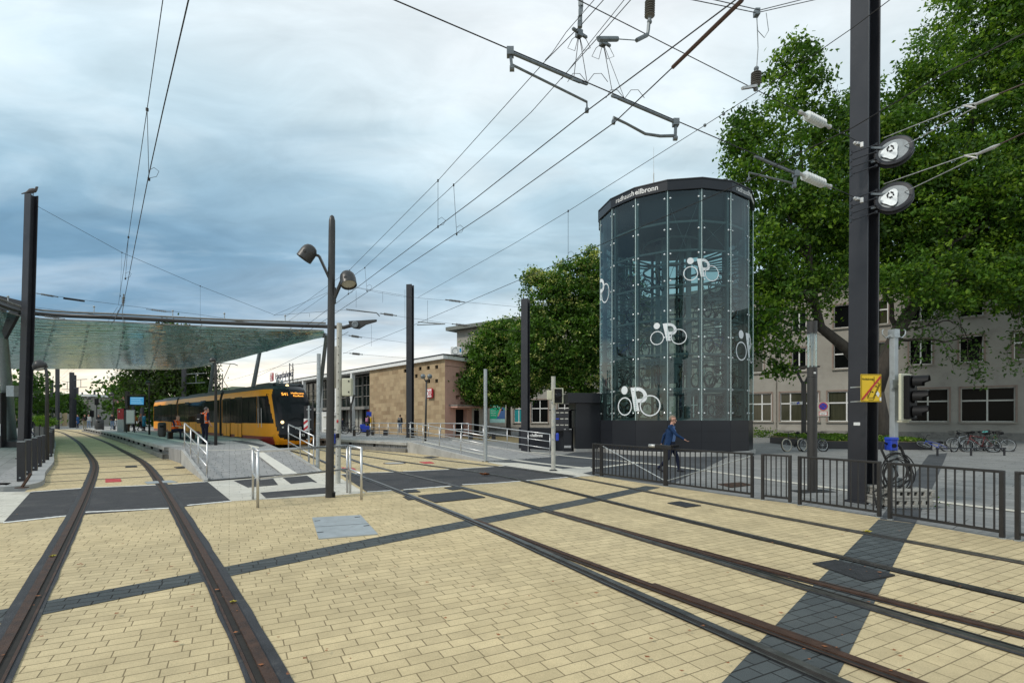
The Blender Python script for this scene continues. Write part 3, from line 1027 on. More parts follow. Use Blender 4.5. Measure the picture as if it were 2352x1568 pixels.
for a, b, s in ((pa, rb0, 1), (rt1, rb1, -1)):
    d = Vector((b.x - a.x, b.y - a.y, 0)).normalized()
    q = Vector((d.y, -d.x, 0)) * .2 * -s
    a0, b0 = Vector((*a[:2], 0)), Vector((*b[:2], 0))
    MB().prism([a0 - q * 0.5, b0 - q * 0.5, b0 + q * .5, a0 + q * .5], -.012, [ZP + .06, .06, .06, ZP + .06]).build('ramp_kerb', M['concrete'], pl, bevel=.01)
m = MB()
m.ribbon([Vector((*pa.lerp(rt1, .25)[:2], ZP + .012)), Vector((*rb0.lerp(rb1, .25)[:2], .04))], [Vector((*pa.lerp(rt1, .33)[:2], ZP + .012)), Vector((*rb0.lerp(rb1, .33)[:2], .04))])
m.build('ramp_guide_strip', M['white_pave'], pl)


# ------------------------------------------------------------------ stainless railings
def railing(label, feet, heights, rails=(1.0, .66, .33), r=.021, mat='steel', brackets=False):
    o = thing('railing', label, 'railing', feet[0], 'stainless railings of ramps and platforms')
    tops = [f + Z * h for f, h in zip(feet, heights)]
    for i, t in enumerate(rails):
        MB().tube([f.lerp(tp, t) for f, tp in zip(feet, tops)], r * (1.1 if i == 0 else .85), 8).build('handrail' if i == 0 else 'rail', M[mat], o, smooth=True)
    for f, tp in zip(feet, tops):
        p = MB().tube([f - Z * .02, tp], r, 8).build('post', M[mat], o, smooth=True)
        MB().box(f + Z * .0, (.14, .14, .03)).build('foot_plate', M[mat], p)
    return o


def feet_px(lst):
    F_, H_ = [], []
    for x, yt, yb, z in lst:
        f = at(x, yb, z)
        F_.append(f)
        H_.append((yb - yt) * f.y / F)
    return F_, H_


def interp_feet(a, b, ts, h, side=Vector((0, 0, 0))):
    return [a.lerp(b, t) + side for t in ts], [h] * len(ts)


nl, bl_ = Vector((near_l.x, near_l.y, ZP + .06)), Vector((b_l.x, b_l.y, .06))
railing('stainless railing on the left kerb of the island platform ramp', *interp_feet(nl, bl_, (0.0, .33, .66, .97), .97))
nr, br_ = Vector((near_r.x, near_r.y, ZP + .06)), Vector((b_r.x, b_r.y, .06))
railing('stainless railing on the right kerb of the island ramp, beside the tram front', *interp_feet(nr, br_, (.1, .45, .8), .97, Vector((.08, .05, 0))))
fa, fb = Vector((pa.x, pa.y, ZP + .06)), Vector((rb0.x, rb0.y, .06))
railing('front stainless railing sloping down the long ramp to the grey pole', *interp_feet(fa, fb, (0.02, .22, .45, .72, .98), .95))
f1, h1 = feet_px([(851.5, 971, 999.5, ZP), (871, 971, 1001, ZP), (891.5, 971, 1002, ZP), (914, 971.5, 1003.5, ZP), (935.5, 971.5, 1004.5, ZP), (958, 972, 1006.5, ZP), (984, 972, 1007, ZP), (1012, 972, 1009, ZP), (1043, 972, 1011, ZP), (1076, 972, 1013, ZP)])
railing('level stainless railing along the back of the station platform', f1, h1)
f2, h2 = interp_feet(Vector((rt1.x, rt1.y, ZP + .06)), Vector((rb1.x, rb1.y, .06)), (0.1, .35, .6, .8, .99), .95)
railing('back stainless railing sloping down the long ramp beside the dark mast', f2, h2)

# barrier in the foreground
o = thing('barrier', 'U shaped stainless barrier around the foreground lamp post', 'barrier', at(700, 1150))
ft = [at(581, 1147), at(592, 1166), at(801, 1131), at(807, 1133), at(830, 1148)]
tp = [at(581, 1147) + Z * 1.07, at(592, 1166) + Z * 1.07, at(801, 1131) + Z * 1.07, at(830, 1148) + Z * 1.07]
a, b, c, d = ft[0], ft[1], ft[2], ft[4]
MB().tube([p + Z * 1.08 for p in (a, a.lerp(b, .9), b.lerp(a, .06).lerp(c, .02), c.lerp(b, .03), c.lerp(d, .1), d)], .027, 10).build('handrail', M['steel'], o, smooth=True)
MB().tube([p + Z * .55 for p in (a, a.lerp(b, .9), b.lerp(c, .02), c.lerp(b, .03), c.lerp(d, .1), d)], .022, 10).build('rail', M['steel'], o, smooth=True)
for p in (a, b, c.lerp(b, .02), c.lerp(d, .12), d):
    MB().tube([p, p + Z * 1.08], .026, 10).build('post', M['steel'], o, smooth=True)

# ------------------------------------------------------------------ dark bar fence on the right
fl = fence_line
FL = [('short end panel of the dark bar fence beside the gate', fl[0], fl[1], 4), ('left gate wing of the dark bar fence in front of the bike tower', fl[1], fl[2], 15), ('right gate wing of the dark bar fence in front of the walking man', fl[2], fl[3], 15),
      ('small gate panel of the dark bar fence before the cylindrical lamp', at(1748.6, 1154 - 6), at(1818, 1156), 5), ('dark bar fence panel in front of the big mast', at(1833.6, 1160), at(2024, 1189), 11),
      ('dark bar fence panel right of the temporary signal', at(2040, 1192.7), at(2308, 1238), 12), ('dark bar fence panel at the right edge of the picture', at(2331, 1241), Vector((8.6, 4.4, 0)), 12)]
for lab, a, b, n in FL:
    o = thing('fence', lab, 'fence', a.lerp(b, .5), 'dark bar fence panels along the tracks')
    h = .95
    MB().bar(a + Z * h, b + Z * h, .045, .04).build('top_rail', M['fence'], o, bevel=.006)
    MB().bar(a + Z * .1, b + Z * .1, .035, .04).build('bottom_rail', M['fence'], o)
    d = (b - a).normalized()
    for p in (a + d * .03, b - d * .03):
        q = MB().bar(p, p + Z * (h + .01), .06, .055, up=d).build('post', M['fence'], o, bevel=.006)
        MB().lathe([(.05, 0), (.05, .02), (0, .02)], p, n=8).build('foot', M['galv'], q)
    for i in range(1, n + 1):
        p = a.lerp(b, i / (n + 1))
        MB().bar(p + Z * .1, p + Z * (h - .02), .026, .015, up=d).build('bar', M['fence'], o)
    if 'wing' in lab:
        e = (a, b) if 'left' in lab else (b, a)
        s0, s1 = (e[0] + Z * .92, e[1] + Z * .14)
        MB().tube([s0, s1], .012, 6).build('brace_cable', M['galv'], o)
g = fl[2]
o = thing('gate_latch', 'dark latch box with bright closer on top of the gate middle post', 'latch', g + Z * .96)
dg_ = (fl[3] - fl[1]).normalized()
MB().bar(g - dg_ * .32 + Z * 1.0, g + dg_ * .22 + Z * .98, .09, .1).build('housing', M['fence'], o, bevel=.01)
MB().tube([g - dg_ * .55 + Z * 1.0, g - dg_ * .34 + Z * 1.0], .045, 10).build('closer', M['fit_light'], o, smooth=True)
MB().box(g + dg_ * .3 + Z * 1.03, (.22, .1, .07), .5).build('lock', M['black'], o, bevel=.02)
# ------------------------------------------------------------------ glass bicycle tower
TC = Vector((8.33, 27.05, 0))
TR = 3.78
NS = 16
A_OFF = math.atan2(-0.2906, 0.0092)           # direction of the front vertex from the centre


def tv(i, r):
    a = A_OFF + 2 * math.pi * i / NS
    return Vector((TC.x + r * math.cos(a), TC.y + r * math.sin(a), 0))


tw = thing('bike_tower', 'tall sixteen sided glass bicycle parking tower with dark roof band', 'tower', TC)
ZG0, ZG1, ZF0, ZTOP = 1.62, 11.95, 11.93, 12.4
m = MB().prism([tv(i, TR + .08) for i in range(NS)], ZF0, ZTOP)
m.build('roof', M['panel'], tw, bevel=.015)
MB().prism([tv(i, TR + .11) for i in range(NS)], ZTOP - .035, ZTOP + .012).build('roof_edge', M['anthra'], tw)
MB().prism([tv(i, TR + .12) for i in range(NS)], 0.0, .2).build('plinth', M['concrete'], tw, bevel=.02)
m = MB()
for i in range(NS):
    a, b = tv(i, TR), tv(i + 1, TR)
    for z0, z1 in ((.2, .66), (.666, 1.136), (1.142, ZG0)):
        d = (b - a).normalized() * .004
        a1, b1 = a + d, b - d
        n = Vector((a.x + b.x - 2 * TC.x, a.y + b.y - 2 * TC.y, 0)).normalized() * .03
        m.add([Vector((*(q)[:2], z)) for q, z in ((a1, z0), (b1, z0), (b1, z1), (a1, z1))], [(0, 1, 2, 3)])
m.build('base_cladding', M['panel'], tw)
MB().prism([tv(i, TR - .02) for i in range(NS)], 0.19, ZG0 - .01).build('base_core', M['seam'], tw)
M['towerglass'] = glass('tower_glass', (0.57, 0.71, 0.70), 0.85, 0.012, wavy=0.02, wscale=(.5, .5, .25), dirt=0.02, dcol=(0.4, 0.5, 0.52))
M['bolt'] = pm('point_fixing', (0.75, 0.78, 0.78), 0.25, 0.6)
M['edgestrip'] = pm('glass_edge', (0.55, 0.68, 0.66), 0.3, 0.2)
LV = [1.75, 3.15, 4.72, 6.3, 7.85, 9.4]          # storage levels
for i in range(NS):
    a, b = tv(i, TR), tv(i + 1, TR)
    d = (b - a).normalized()
    n = Vector((d.y, -d.x, 0))
    vis = i in (11, 12, 13, 14, 15, 0, 1, 2, 3, 4)
    m = MB()
    a1, b1 = a + d * .012, b - d * .012
    m.add([Vector((*q[:2], z)) for q, z in ((a1, ZG0), (b1, ZG0), (b1, ZG1), (a1, ZG1))], [(0, 1, 2, 3)])
    g = m.build('glass_panel', M['towerglass'], tw)
    if vis:
        m = MB()
        for z in (1.95, 3.0, 4.45, 5.35, 6.55, 7.9, 9.1, 10.2, 11.6):
            for q in (a + d * .13, b - d * .13):
                m.lathe([(.038, -.0), (.038, .022), (.02, .03), (0, .03)], Vector((*q[:2], z)), n, 10)
        m.build('point_fixing', M['bolt'], g)
    MB().bar(Vector((*a[:2], ZG0)), Vector((*a[:2], ZG1)), .022, .03, up=n).build('corner_strip', M['edgestrip'], tw)
    ai = tv(i, TR - .24)
    MB().bar(Vector((*ai[:2], ZG0)), Vector((*ai[:2], ZG1)), .12, .14, up=(ai - TC).normalized()).build('column', M['towersteel'], tw)
# internal frame
m = MB()
for z in LV + [10.7]:
    for i in range(NS):
        a, b = tv(i, TR - .24), tv(i + 1, TR - .24)
        m.bar(Vector((*a[:2], z - .1)), Vector((*b[:2], z - .1)), .07, .09)
        a2, b2 = tv(i, 1.5), tv(i + 1, 1.5)
        m.bar(Vector((*a2[:2], z - .1)), Vector((*b2[:2], z - .1)), .06, .1)
m.build('ring_beam', M['towersteel'], tw)
m = MB()
for z in LV:
    for i in range(0, 32, 1 + (z < 9)):
        if z > 9 and not (1 < i < 9 or 24 < i < 28) or 7 < z < 9 and i in (29, 30, 31, 0, 14, 15, 16, 17, 18):
            continue
        a, b = tv(i / 2, TR - .3), tv(i / 2, 1.5)
        m.bar(Vector((*a[:2], z - .02)), Vector((*b[:2], z - .06)), .1, .05)
for i in (0, 4, 8, 12):
    a, b = tv(i, TR - .27), tv(i + 1, TR - .27)
    for z0, z1 in zip(LV[1::2] + [], LV[2::2] + [10.7]):
        m.tube([Vector((*a[:2], z0)), Vector((*b[:2], z1))], .012, 5)
        m.tube([Vector((*b[:2], z0)), Vector((*a[:2], z1))], .012, 5)
a, b = tv(15, TR - .26), tv(0, TR - .26)
for z0, z1 in ((1.7, 3.05), (7.9, 11.6)):
    m.tube([Vector((*a[:2], z0)), Vector((*b[:2], z1))], .012, 5)
    m.tube([Vector((*b[:2], z0)), Vector((*a[:2], z1))], .012, 5)
m.build('rack', M['towersteel'], tw)
m = MB()
for sx_, sy_ in ((-1, -1), (1, -1), (1, 1), (-1, 1)):
    m.box(TC + Vector((sx_ * .62, sy_ * .55, 6.2)), (.2, .24, 10.4))
m.box(TC + Vector((0, .1, 4.2)), (1.0, .7, 1.3))
m.build('lift_mast', M['towersteel'], tw)
MB().prism([tv(i, TR - .33) for i in range(NS)], 10.85, 11.9).build('ceiling', M['panel'], tw)
for (x, h, r) in ((1501.5, 2.9, .018), (1521, 1.15, .014)):
    p = pd(x, 420, 26.2)
    p.z = ZTOP
    MB().tube([p, p + Z * h * .55, p + Z * h * .56, p + Z * h], [r * 1.4, r * 1.2, r * .5, r * .3], 6).build('antenna', M['postgrey'], tw)


# lettering on the roof band
def facet(i, r=TR + .08):
    a, b = tv(i, r), tv(i + 1, r)
    d = (b - a).normalized()
    return a, b, d, Vector((d.y, -d.x, 0))


def facet_text(i, s, u, size, bold, width=None):
    a, b, d, n = facet(i)
    L_ = (b - a).length
    text(s, size, M['white'], tw, a + d * (L_ * u) + n * .004 + Z * (ZF0 + .13), d, ext=.003, bold=bold, width=width)


for i in (13, 1):
    facet_text(i, 'radhaus', .22, .33, .0, .93)
    facet_text(i, 'h', .868, .33, .006, .15)
    facet_text(i + 1, 'eilbronn', .012, .33, .006, 1.06)


# white bicycle pictograms on the glass (two facets each)
def ring2(i, cu, cz, r0, r1, mb, z0=.012, half=None):
    pass


def on_glass(pts_list, i, k, name='pictogram'):
    """flat shapes given as (x, z) metres from corner k, folded round that corner of the glass"""
    m = MB()
    A, Bp, Cn = tv(k - 1, TR + .012), tv(k, TR + .012), tv(k + 1, TR + .012)
    dl, dr = (Bp - A).normalized(), (Cn - Bp).normalized()

    def pos(x, z):
        q = Bp + (dr * x if x > 0 else dl * x)
        return Vector((q.x, q.y, z))
    for (outer, inner) in pts_list:
        n = len(outer)
        if inner is None:
            cx = sum(p[0] for p in outer) / n
            cz = sum(p[1] for p in outer) / n
            m.add([pos(*p) for p in outer] + [pos(cx, cz)], [(j, (j + 1) % n, n) for j in range(n)])
        else:
            m.add([pos(*p) for p in outer] + [pos(*p) for p in inner], [(j, (j + 1) % n, n + (j + 1) % n, n + j) for j in range(n)])
    m.build(name, M['film'], tw)


def circ(cx, cz, r, n=40):
    return [(cx + r * math.cos(2 * math.pi * j / n), cz + r * math.sin(2 * math.pi * j / n)) for j in range(n)]


def pictogram(k, x0, zc, s, cut=None):
    """rider: head, letter P leaning as a body, two wheels; zc = wheel axle height, x0 = stem position"""
    sh = []
    sh.append((circ(x0 - .80 * s, zc, .56 * s), circ(x0 - .80 * s, zc, .49 * s)))
    sh.append((circ(x0 + .92 * s, zc + .02 * s, .62 * s), circ(x0 + .92 * s, zc + .02 * s, .55 * s)))
    sh.append((circ(x0 - .82 * s, zc + .98 * s, .255 * s, 24), None))

    def P(x, z):      # letter coordinates, leaning
        return (x0 + s * (x - .22 * z) + .10 * s, zc + s * z)
    # stem (subdivided so it folds), bowl
    left, right = [], []
    n = 12
    stemL = [P(-.20 + 0 * t, -.30 + 1.42 * t / n) for t in range(n + 1)]
    stemR = [P(.13, -.30 + 1.42 * t / n) for t in range(n + 1)]
    for t in range(n):
        sh.append(([stemL[t], stemR[t], stemR[t + 1], stemL[t + 1]], None))
    bo, bi = [], []
    for t in range(15):
        a = math.pi / 2 - math.pi * t / 14
        bo.append(P(.33 + .46 * math.cos(a), .66 + .46 * math.sin(a)))
        bi.append(P(.33 + .235 * math.cos(a), .66 + .235 * math.sin(a)))
    bo = [P(.13, 1.12)] + bo + [P(.13, .20)]
    bi = [P(.13, .895)] + bi + [P(.13, .425)]
    for t in range(len(bo) - 1):
        sh.append(([bo[t + 1], bo[t], bi[t], bi[t + 1]], None))
    if cut:
        sh = [q for q in sh if all(cut[0] <= p[0] <= cut[1] for p in q[0])]
    on_glass(sh, 0, k)


pictogram(14, -.03, 2.28, .78)
pictogram(15, -.02, 5.36, .56)
pictogram(16, -.02, 8.18, .57)
pictogram(18, -.02, 4.81, .78)
pictogram(12, -.05, 7.99, .78)

# annex with lockers left of the tower
ax = thing('annex', 'dark flat roofed annex at the left foot of the bike tower', 'annex', at(1345, 1036))
c0 = pd(1345, 961, 27.5)
dv = Vector((-1, .25, 0)).normalized()
p0 = Vector((5.1, 25.4, 0))
an = [Vector(q) for q in ((4.55, 26.9, 0), (3.25, 26.6, 0), (3.2, 29.5, 0), (5.3, 29.7, 0))]
MB().prism(an, .15, 2.55).build('wall', M['panel'], ax, bevel=.01)
cen = sum(an, Vector()) / 4
MB().prism([Vector(q) for q in ((4.5, 26.7, 0), (2.82, 26.3, 0), (2.8, 29.8, 0), (5.2, 29.9, 0))], 2.5, 3.0).build('roof', M['panel'], ax, bevel=.01)
MB().prism([q + (q - cen).normalized() * .05 for q in an], 0, .16).build('plinth', M['concrete'], ax)
w0, w1 = at(1312, 1036), at(1215, 1030)
d = (w1 - w0).normalized()
lw = thing('low_wall', 'low dark clad wall with white lettering beside the dark mast', 'wall', w0.lerp(w1, .5))
MB().bar(w0 + Z * .6 + d * .0, w1 + Z * .6 + d * .7, .3, 1.2).build('wall', M['panel'], lw, bevel=.01)
nrm = Vector((-d.y, d.x, 0))
if nrm.y > 0:
    nrm = -nrm
q0 = pd(1218, 1002, (w1.y + w0.y) / 2 - .2)
text('radhaus', .24, M['white'], lw, Vector((w1.x, w1.y, .70)) + nrm * .156 + d * .47, -d, width=.84)
text('heilbronn', .24, M['white'], lw, Vector((w1.x, w1.y, .70)) + nrm * .156 - d * .41, -d, bold=.006, width=.82)
lk = thing('locker', 'dark parcel locker bank with twelve doors between signal post and annex', 'lockers', w0.lerp(w1, .25))
l0, l1 = pd(1269, 961, 27.6), pd(1310, 961, 27.2)
dl = (l1 - l0).normalized()
MB().bar(Vector((*l0[:2], 1.6)), Vector((*l1[:2], 1.6)), .5, 1.05).build('cabinet', M['anthra'], lk)
nl_ = Vector((dl.y, -dl.x, 0))
W_ = (l1 - l0).length
for i in range(4):
    for j in range(3):
        c = l0 + dl * (W_ * (i + .5) / 4) + nl_ * .252
        c = Vector((*c[:2], 1.28 + .32 * j))
        dd = MB().bar(c - dl * W_ / 9, c + dl * W_ / 9, .015, .29).build('door', M['mast'], lk, bevel=.004)
        MB().bar(c - dl * .09 + nl_ * .01 + Z * .09, c + dl * .09 + nl_ * .01 + Z * .09, .012, .05).build('label_holder', M['blue'] if (i, j) == (1, 1) else M['postgrey'], dd)
MB().bar(Vector((*l0[:2], 2.15)) - dl * .1, Vector((*l1[:2], 2.15)) + dl * .1, .6, .05).build('roof', M['anthra'], lk)
cb = thing('steel_cabinet', 'narrow dark cabinet with bright steel trim beside the annex', 'cabinet', at(1303, 1034))
q = at(1303, 1036)
MB().box(q + Z * .6, (.42, .3, 1.2)).build('body', M['panel'], cb)
MB().box(q + Vector((0, -.16, 1.15)), (.4, .02, .04)).build('trim', M['steel'], cb)
MB().box(q + Vector((0, -.16, .25)), (.36, .02, .12)).build('slot', M['steel'], cb)


# ------------------------------------------------------------------ buildings
def wall_holes(mb, O, U_, L_, z0, z1, holes, depth=.22):
    U_ = Vector(U_).normalized()
    nrm = Vector((U_.y, -U_.x, 0))
    us = sorted({0.0, L_} | {h[0] for h in holes} | {h[1] for h in holes})
    zs = sorted({z0, z1} | {h[2] for h in holes} | {h[3] for h in holes})

    def p(u, z, k=0.0):
        q = O + U_ * u - nrm * k
        return Vector((q.x, q.y, z))
    for i in range(len(us) - 1):
        for j in range(len(zs) - 1):
            uc, zc_ = (us[i] + us[i + 1]) / 2, (zs[j] + zs[j + 1]) / 2
            if any(h[0] < uc < h[1] and h[2] < zc_ < h[3] for h in holes):
                continue
            mb.add([p(us[i], zs[j]), p(us[i + 1], zs[j]), p(us[i + 1], zs[j + 1]), p(us[i], zs[j + 1])], [(0, 1, 2, 3)])
    for a, b, c, d_ in holes:
        mb.add([p(a, c), p(b, c), p(b, d_), p(a, d_), p(a, c, depth), p(b, c, depth), p(b, d_, depth), p(a, d_, depth)],
               [(0, 4, 5, 1), (1, 5, 6, 2), (2, 6, 7, 3), (3, 7, 4, 0)])
    return nrm


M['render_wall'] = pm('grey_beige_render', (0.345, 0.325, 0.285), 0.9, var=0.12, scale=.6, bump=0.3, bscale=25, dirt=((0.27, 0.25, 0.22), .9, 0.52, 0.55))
M['reveal'] = pm('reddish_window_surround', (0.27, 0.205, 0.17), 0.85, var=0.15)
M['sill'] = pm('stone_sill', (0.29, 0.265, 0.225), 0.85, var=0.15)
M['pane'] = pm('dark_window_pane', (0.006, 0.007, 0.007), 0.06, var=0.3, scale=.5, spec=0.06)
M['pane_c'] = pm('curtained_pane', (0.05, 0.05, 0.03), 0.12, var=0.35, scale=3, vscale=(6, 6, .2))
M['rooftile'] = pm('roof_sheet', (0.16, 0.17, 0.15), 0.7, var=0.15)

FO = Vector((24.3, 51.0, 0))
FU = Vector((1.317, -1.0, 0)).normalized()
FL0, FR0 = 40.5, 40.0                           # how far the facade runs left / right of FO


def fu(x):
    k = (x - CX) / F
    # FO + t*FU: (24.3 + t ux) = k (51 + t uy)
    return (k * FO.y - FO.x) / (FU.x - k * FU.y)


bd = thing('office_building', 'long three storey grey beige station office building behind the trees', 'building', FO)
wo_ = FO - FU * FL0
gw = [(fu(a) + FL0, fu(b) + FL0, 1.45, 4.15) for a, b in ((1728, 1772), (1792, 1880), (1901, 1990), (2085, 2179), (2207, 2332), (2372, 2460), (1640, 1705), (1560, 1625), (1318, 1370))]
gw += [(fu(1180) + FL0, fu(1201.5) + FL0, 1.2, 4.1), (fu(1220.3) + FL0, fu(1258.6) + FL0, 1.2, 4.1), (fu(1281) + FL0, fu(1311) + FL0, 1.2, 4.1)]
uw = []
for zb, zt in ((6.2, 8.3), (9.85, 11.9)):
    for a, b in ((1726, 1753), (1819, 1852), (1915, 1953), (1995, 2040), (2089, 2141), (2204, 2259), (2329, 2395), (1640, 1668), (1560, 1590), (1480, 1508), (1400, 1425), (1330, 1352), (1262, 1282), (1200, 1216), (1140, 1154)):
        uw.append((fu(a) + FL0, fu(b) + FL0, zb, zt))
ad = (fu(1124) + FL0, fu(1160) + FL0, 1.15, 4.3)
dr = (fu(1084) + FL0, fu(1093) + FL0, .1, 3.4)
mb = MB()
nF = wall_holes(mb, wo_, FU, FL0 + FR0, 0, 14.4, gw + uw + [ad])
back = [-nF * 12]
e0, e1 = wo_, wo_ + FU * (FL0 + FR0)
mb.add([e0, e0 - nF * 12, e0 - nF * 12 + Z * 14.4, e0 + Z * 14.4], [(0, 3, 2, 1), (0, 1, 2, 3)])
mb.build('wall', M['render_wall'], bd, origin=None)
rf = MB().prism([e0 + nF * 1.1 - FU * 1.2, e1 + nF * 1.1, e1 - nF * 13, e0 - nF * 13 - FU * 1.2], 14.35, 14.85).build('roof', M['rooftile'], bd)
MB().prism([e0 - nF * .5, e1 - nF * .5, e1 - nF * 12, e0 - nF * 12], .0, .02).build('floor_slab', M['seam'], bd)
MB().bar(e0 + nF * .03 + Z * .3, e1 + nF * .03 + Z * .3, .06, .6).build('plinth', M['conc_dark'], bd)


def window(par, O, U_, n_, h, frame='white', cols=2, transom=True, pane='pane', surround=True, sill=True, depth=.16):
    a, b, c, d_ = h

    def p(u, z, k=0.0):
        q = O + U_ * u + n_ * k
        return Vector((q.x, q.y, z))
    t = .075
    m = MB()
    for (u0, v0, u1, v1) in ((a, c, b, c), (a, d_, b, d_), (a, c, a, d_), (b, c, b, d_)):
        m.bar(p(u0, v0, -depth), p(u1, v1, -depth), t * 1.7, t * 1.7, up=n_)
    xs_ = []
    if cols == 2:
        xs_ = [a + (b - a) * .5]
    if cols == 3:
        xs_ = [a + (b - a) * .27, a + (b - a) * .73]
    for x in xs_:
        m.bar(p(x, c, -depth), p(x, d_, -depth), t * 1.4, t * 1.4, up=n_)
    if transom:
        zt_ = c + (d_ - c) * .62
        m.bar(p(a, zt_, -depth + .005), p(b, zt_, -depth + .005), t * 1.5, t * 1.2, up=n_)
    f = m.build('window', M[frame], par)
    MB().add([p(a, c, -depth - .02), p(b, c, -depth - .02), p(b, d_, -depth - .02), p(a, d_, -depth - .02)], [(0, 1, 2, 3)]).build('pane', M[pane], f)
    if surround:
        m = MB()
        for (u0, v0, u1, v1) in ((a - .07, d_ + .07, b + .07, d_ + .07), (a - .07, c, a - .07, d_ + .13), (b + .07, c, b + .07, d_ + .13)):
            m.bar(p(u0, v0, .01), p(u1, v1, .01), .13, .06, up=n_)
        m.build('surround', M['reveal'], f)
    if sill:
        MB().bar(p(a - .15, c - .07, .06), p(b + .15, c - .07, .06), .2, .13).build('sill', M['sill'], f)
    return f


for i, h in enumerate(gw):
    wide = h[1] - h[0] > 3.4
    window(bd, wo_, FU, nF, h, 'white' if i not in (3, 4, 5) else 'offwhite', 3 if wide or i in (1,) else 2, True, 'pane_c' if i < 3 else 'pane')
for h in uw:
    window(bd, wo_, FU, nF, h, 'white', 1 + (uw.index(h) % 3 == 1), uw.index(h) % 4 == 2, 'pane_c' if uw.index(h) % 3 == 0 else 'pane')
# downpipe
q = wo_ + FU * (fu(1783) + FL0) + nF * .08
MB().tube([q + Z * .2, q + Z * 14.2], .05, 8).build('downpipe', M['sill'], bd)
q = wo_ + FU * (fu(2016) + FL0) + nF * .08
MB().tube([q + Z * .2, q + Z * 14.2], .06, 8).build('downpipe', M['galv'], bd)
# small red and white alarm lamp on the wall
q = wo_ + FU * (fu(2149) + FL0) + nF * .1 + Z * 10.4
al = thing('alarm_lamp', 'small red topped alarm lamp on the office facade between upper windows', 'lamp', q)
MB().box(q, (.25, .2, .4)).build('housing', M['white'], al)
MB().lathe([(.12, 0), (.12, .15), (.06, .25), (0, .26)], q + Z * .2, n=10).build('beacon', M['red'], al)
# no stopping sign on the facade
q = wo_ + FU * (fu(1891) + FL0) + nF * .06
ns = thing('no_stopping_sign', 'round no stopping sign with plate on the office facade between windows', 'sign', q + Z * 2)
MB().bar(q + Z * 2.0, q + Z * 3.17, .95, .05, up=FU).build('board', M['postgrey'], ns) if False else MB().bar(q - FU * .48 + Z * 2.55, q + FU * .48 + Z * 2.55, .04, 1.3).build('board', M['postgrey'], ns)
MB().lathe([(.36, 0), (.36, .02), (0, .02)], q + Z * 2.82 + nF * .02, nF, 24).build('disc', M['red'], ns)
MB().lathe([(.29, 0), (.29, .012), (0, .012)], q + Z * 2.82 + nF * .035, nF, 24).build('inner_disc', M['blue'], ns)
MB().bar(q - FU * .2 + nF * .05 + Z * 2.62, q + FU * .2 + nF * .05 + Z * 3.02, .02, .06, up=nF).build('bar', M['red'], ns)
MB().bar(q - FU * .2 + nF * .051 + Z * 3.02, q + FU * .2 + nF * .051 + Z * 2.62, .02, .06, up=nF).build('bar', M['red'], ns)
MB().bar(q - FU * .34 + nF * .03 + Z * 2.17, q + FU * .34 + nF * .03 + Z * 2.17, .02, .38).build('plate_border', M['red'], ns)
MB().bar(q - FU * .29 + nF * .04 + Z * 2.17, q + FU * .29 + nF * .04 + Z * 2.17, .02, .29).build('plate', M['white'], ns)
text('Feuerwehr-', .13, M['black'], ns, q - FU * .26 + nF * .052 + Z * 2.19, FU, ext=.002)
text('zufahrt', .13, M['black'], ns, q - FU * .2 + nF * .052 + Z * 2.06, FU, ext=.002)
# advertisement
q = lambda u, z, k=0: Vector((*(wo_ + FU * (ad[0] + (ad[1] - ad[0]) * u) + nF * k)[:2], ad[2] + (ad[3] - ad[2]) * z))
pst = thing('poster', 'green window poster with a drinking person on the office ground floor', 'poster', q(.5, 0))
M['poster_g'] = pm('poster_green', (0.02, 0.34, 0.2), 0.4, var=.05)
M['poster_t'] = pm('poster_teal', (0.02, 0.26, 0.28), 0.4, var=.1)
MB().add([q(0, 0, -.1), q(1, 0, -.1), q(1, 1, -.1), q(0, 1, -.1)], [(0, 1, 2, 3)]).build('sheet', M['poster_g'], pst)
MB().add([q(0, 0, -.095), q(1, 0, -.095), q(1, .16, -.095), q(0, .16, -.095)], [(0, 1, 2, 3)]).build('lower_band', pm('poster_pale', (.35, .6, .58), .4), pst)
m = MB()
m.add([q(u, z, -.09) for u, z in ((.42, .16), (.97, .16), (.97, .5), (.86, .68), (.74, .6), (.6, .42))], [(0, 1, 2, 3, 4, 5)])
m.build('figure_shirt', cloth('poster_shirt', (.06, .13, .3)), pst)
m = MB()
m.add([q(.74 + .10 * math.cos(t * .5), .78 + .15 * math.sin(t * .5), -.085) for t in range(13)], [tuple(range(13))])
m.add([q(u, z, -.084) for u, z in ((.5, .3), (.56, .26), (.8, .66), (.74, .72))], [(0, 1, 2, 3)])
m.build('figure_skin', M['skin'], pst)
for i, s in enumerate(('gute Tagesverpf', 'ausgezeichnet')):
    text(s, .34, M['white'], pst, q(.06, .80 - .14 * i, -.08), FU, ext=.002, width=1.6)
for i, s in enumerate(('Jetzt in der', 'Filiale oder', 'online')):
    text(s, .2, M['white'], pst, q(.06, .5 - .1 * i, -.08), FU, ext=.002, width=.9)
for h, n_ in ((gw[9], 0), (gw[9], 1)):
    a = h[0] + (h[1] - h[0]) * (.06 if n_ == 0 else .54)
    b = h[0] + (h[1] - h[0]) * (.46 if n_ == 0 else .94)
    c = wo_ + nF * -.13
    pp = [Vector((*(c + FU * u)[:2], z)) for u, z in ((a, 1.3), (b, 1.3), (b, 2.85), (a, 2.85))]
    o = MB().add(pp, [(0, 1, 2, 3)]).build('poster', M['poster_t'])
    tag(o, ['narrow teal poster in the left half of the window beside the tree trunk', 'wider teal poster in the right half of the window beside the tree trunk'][n_], 'poster')

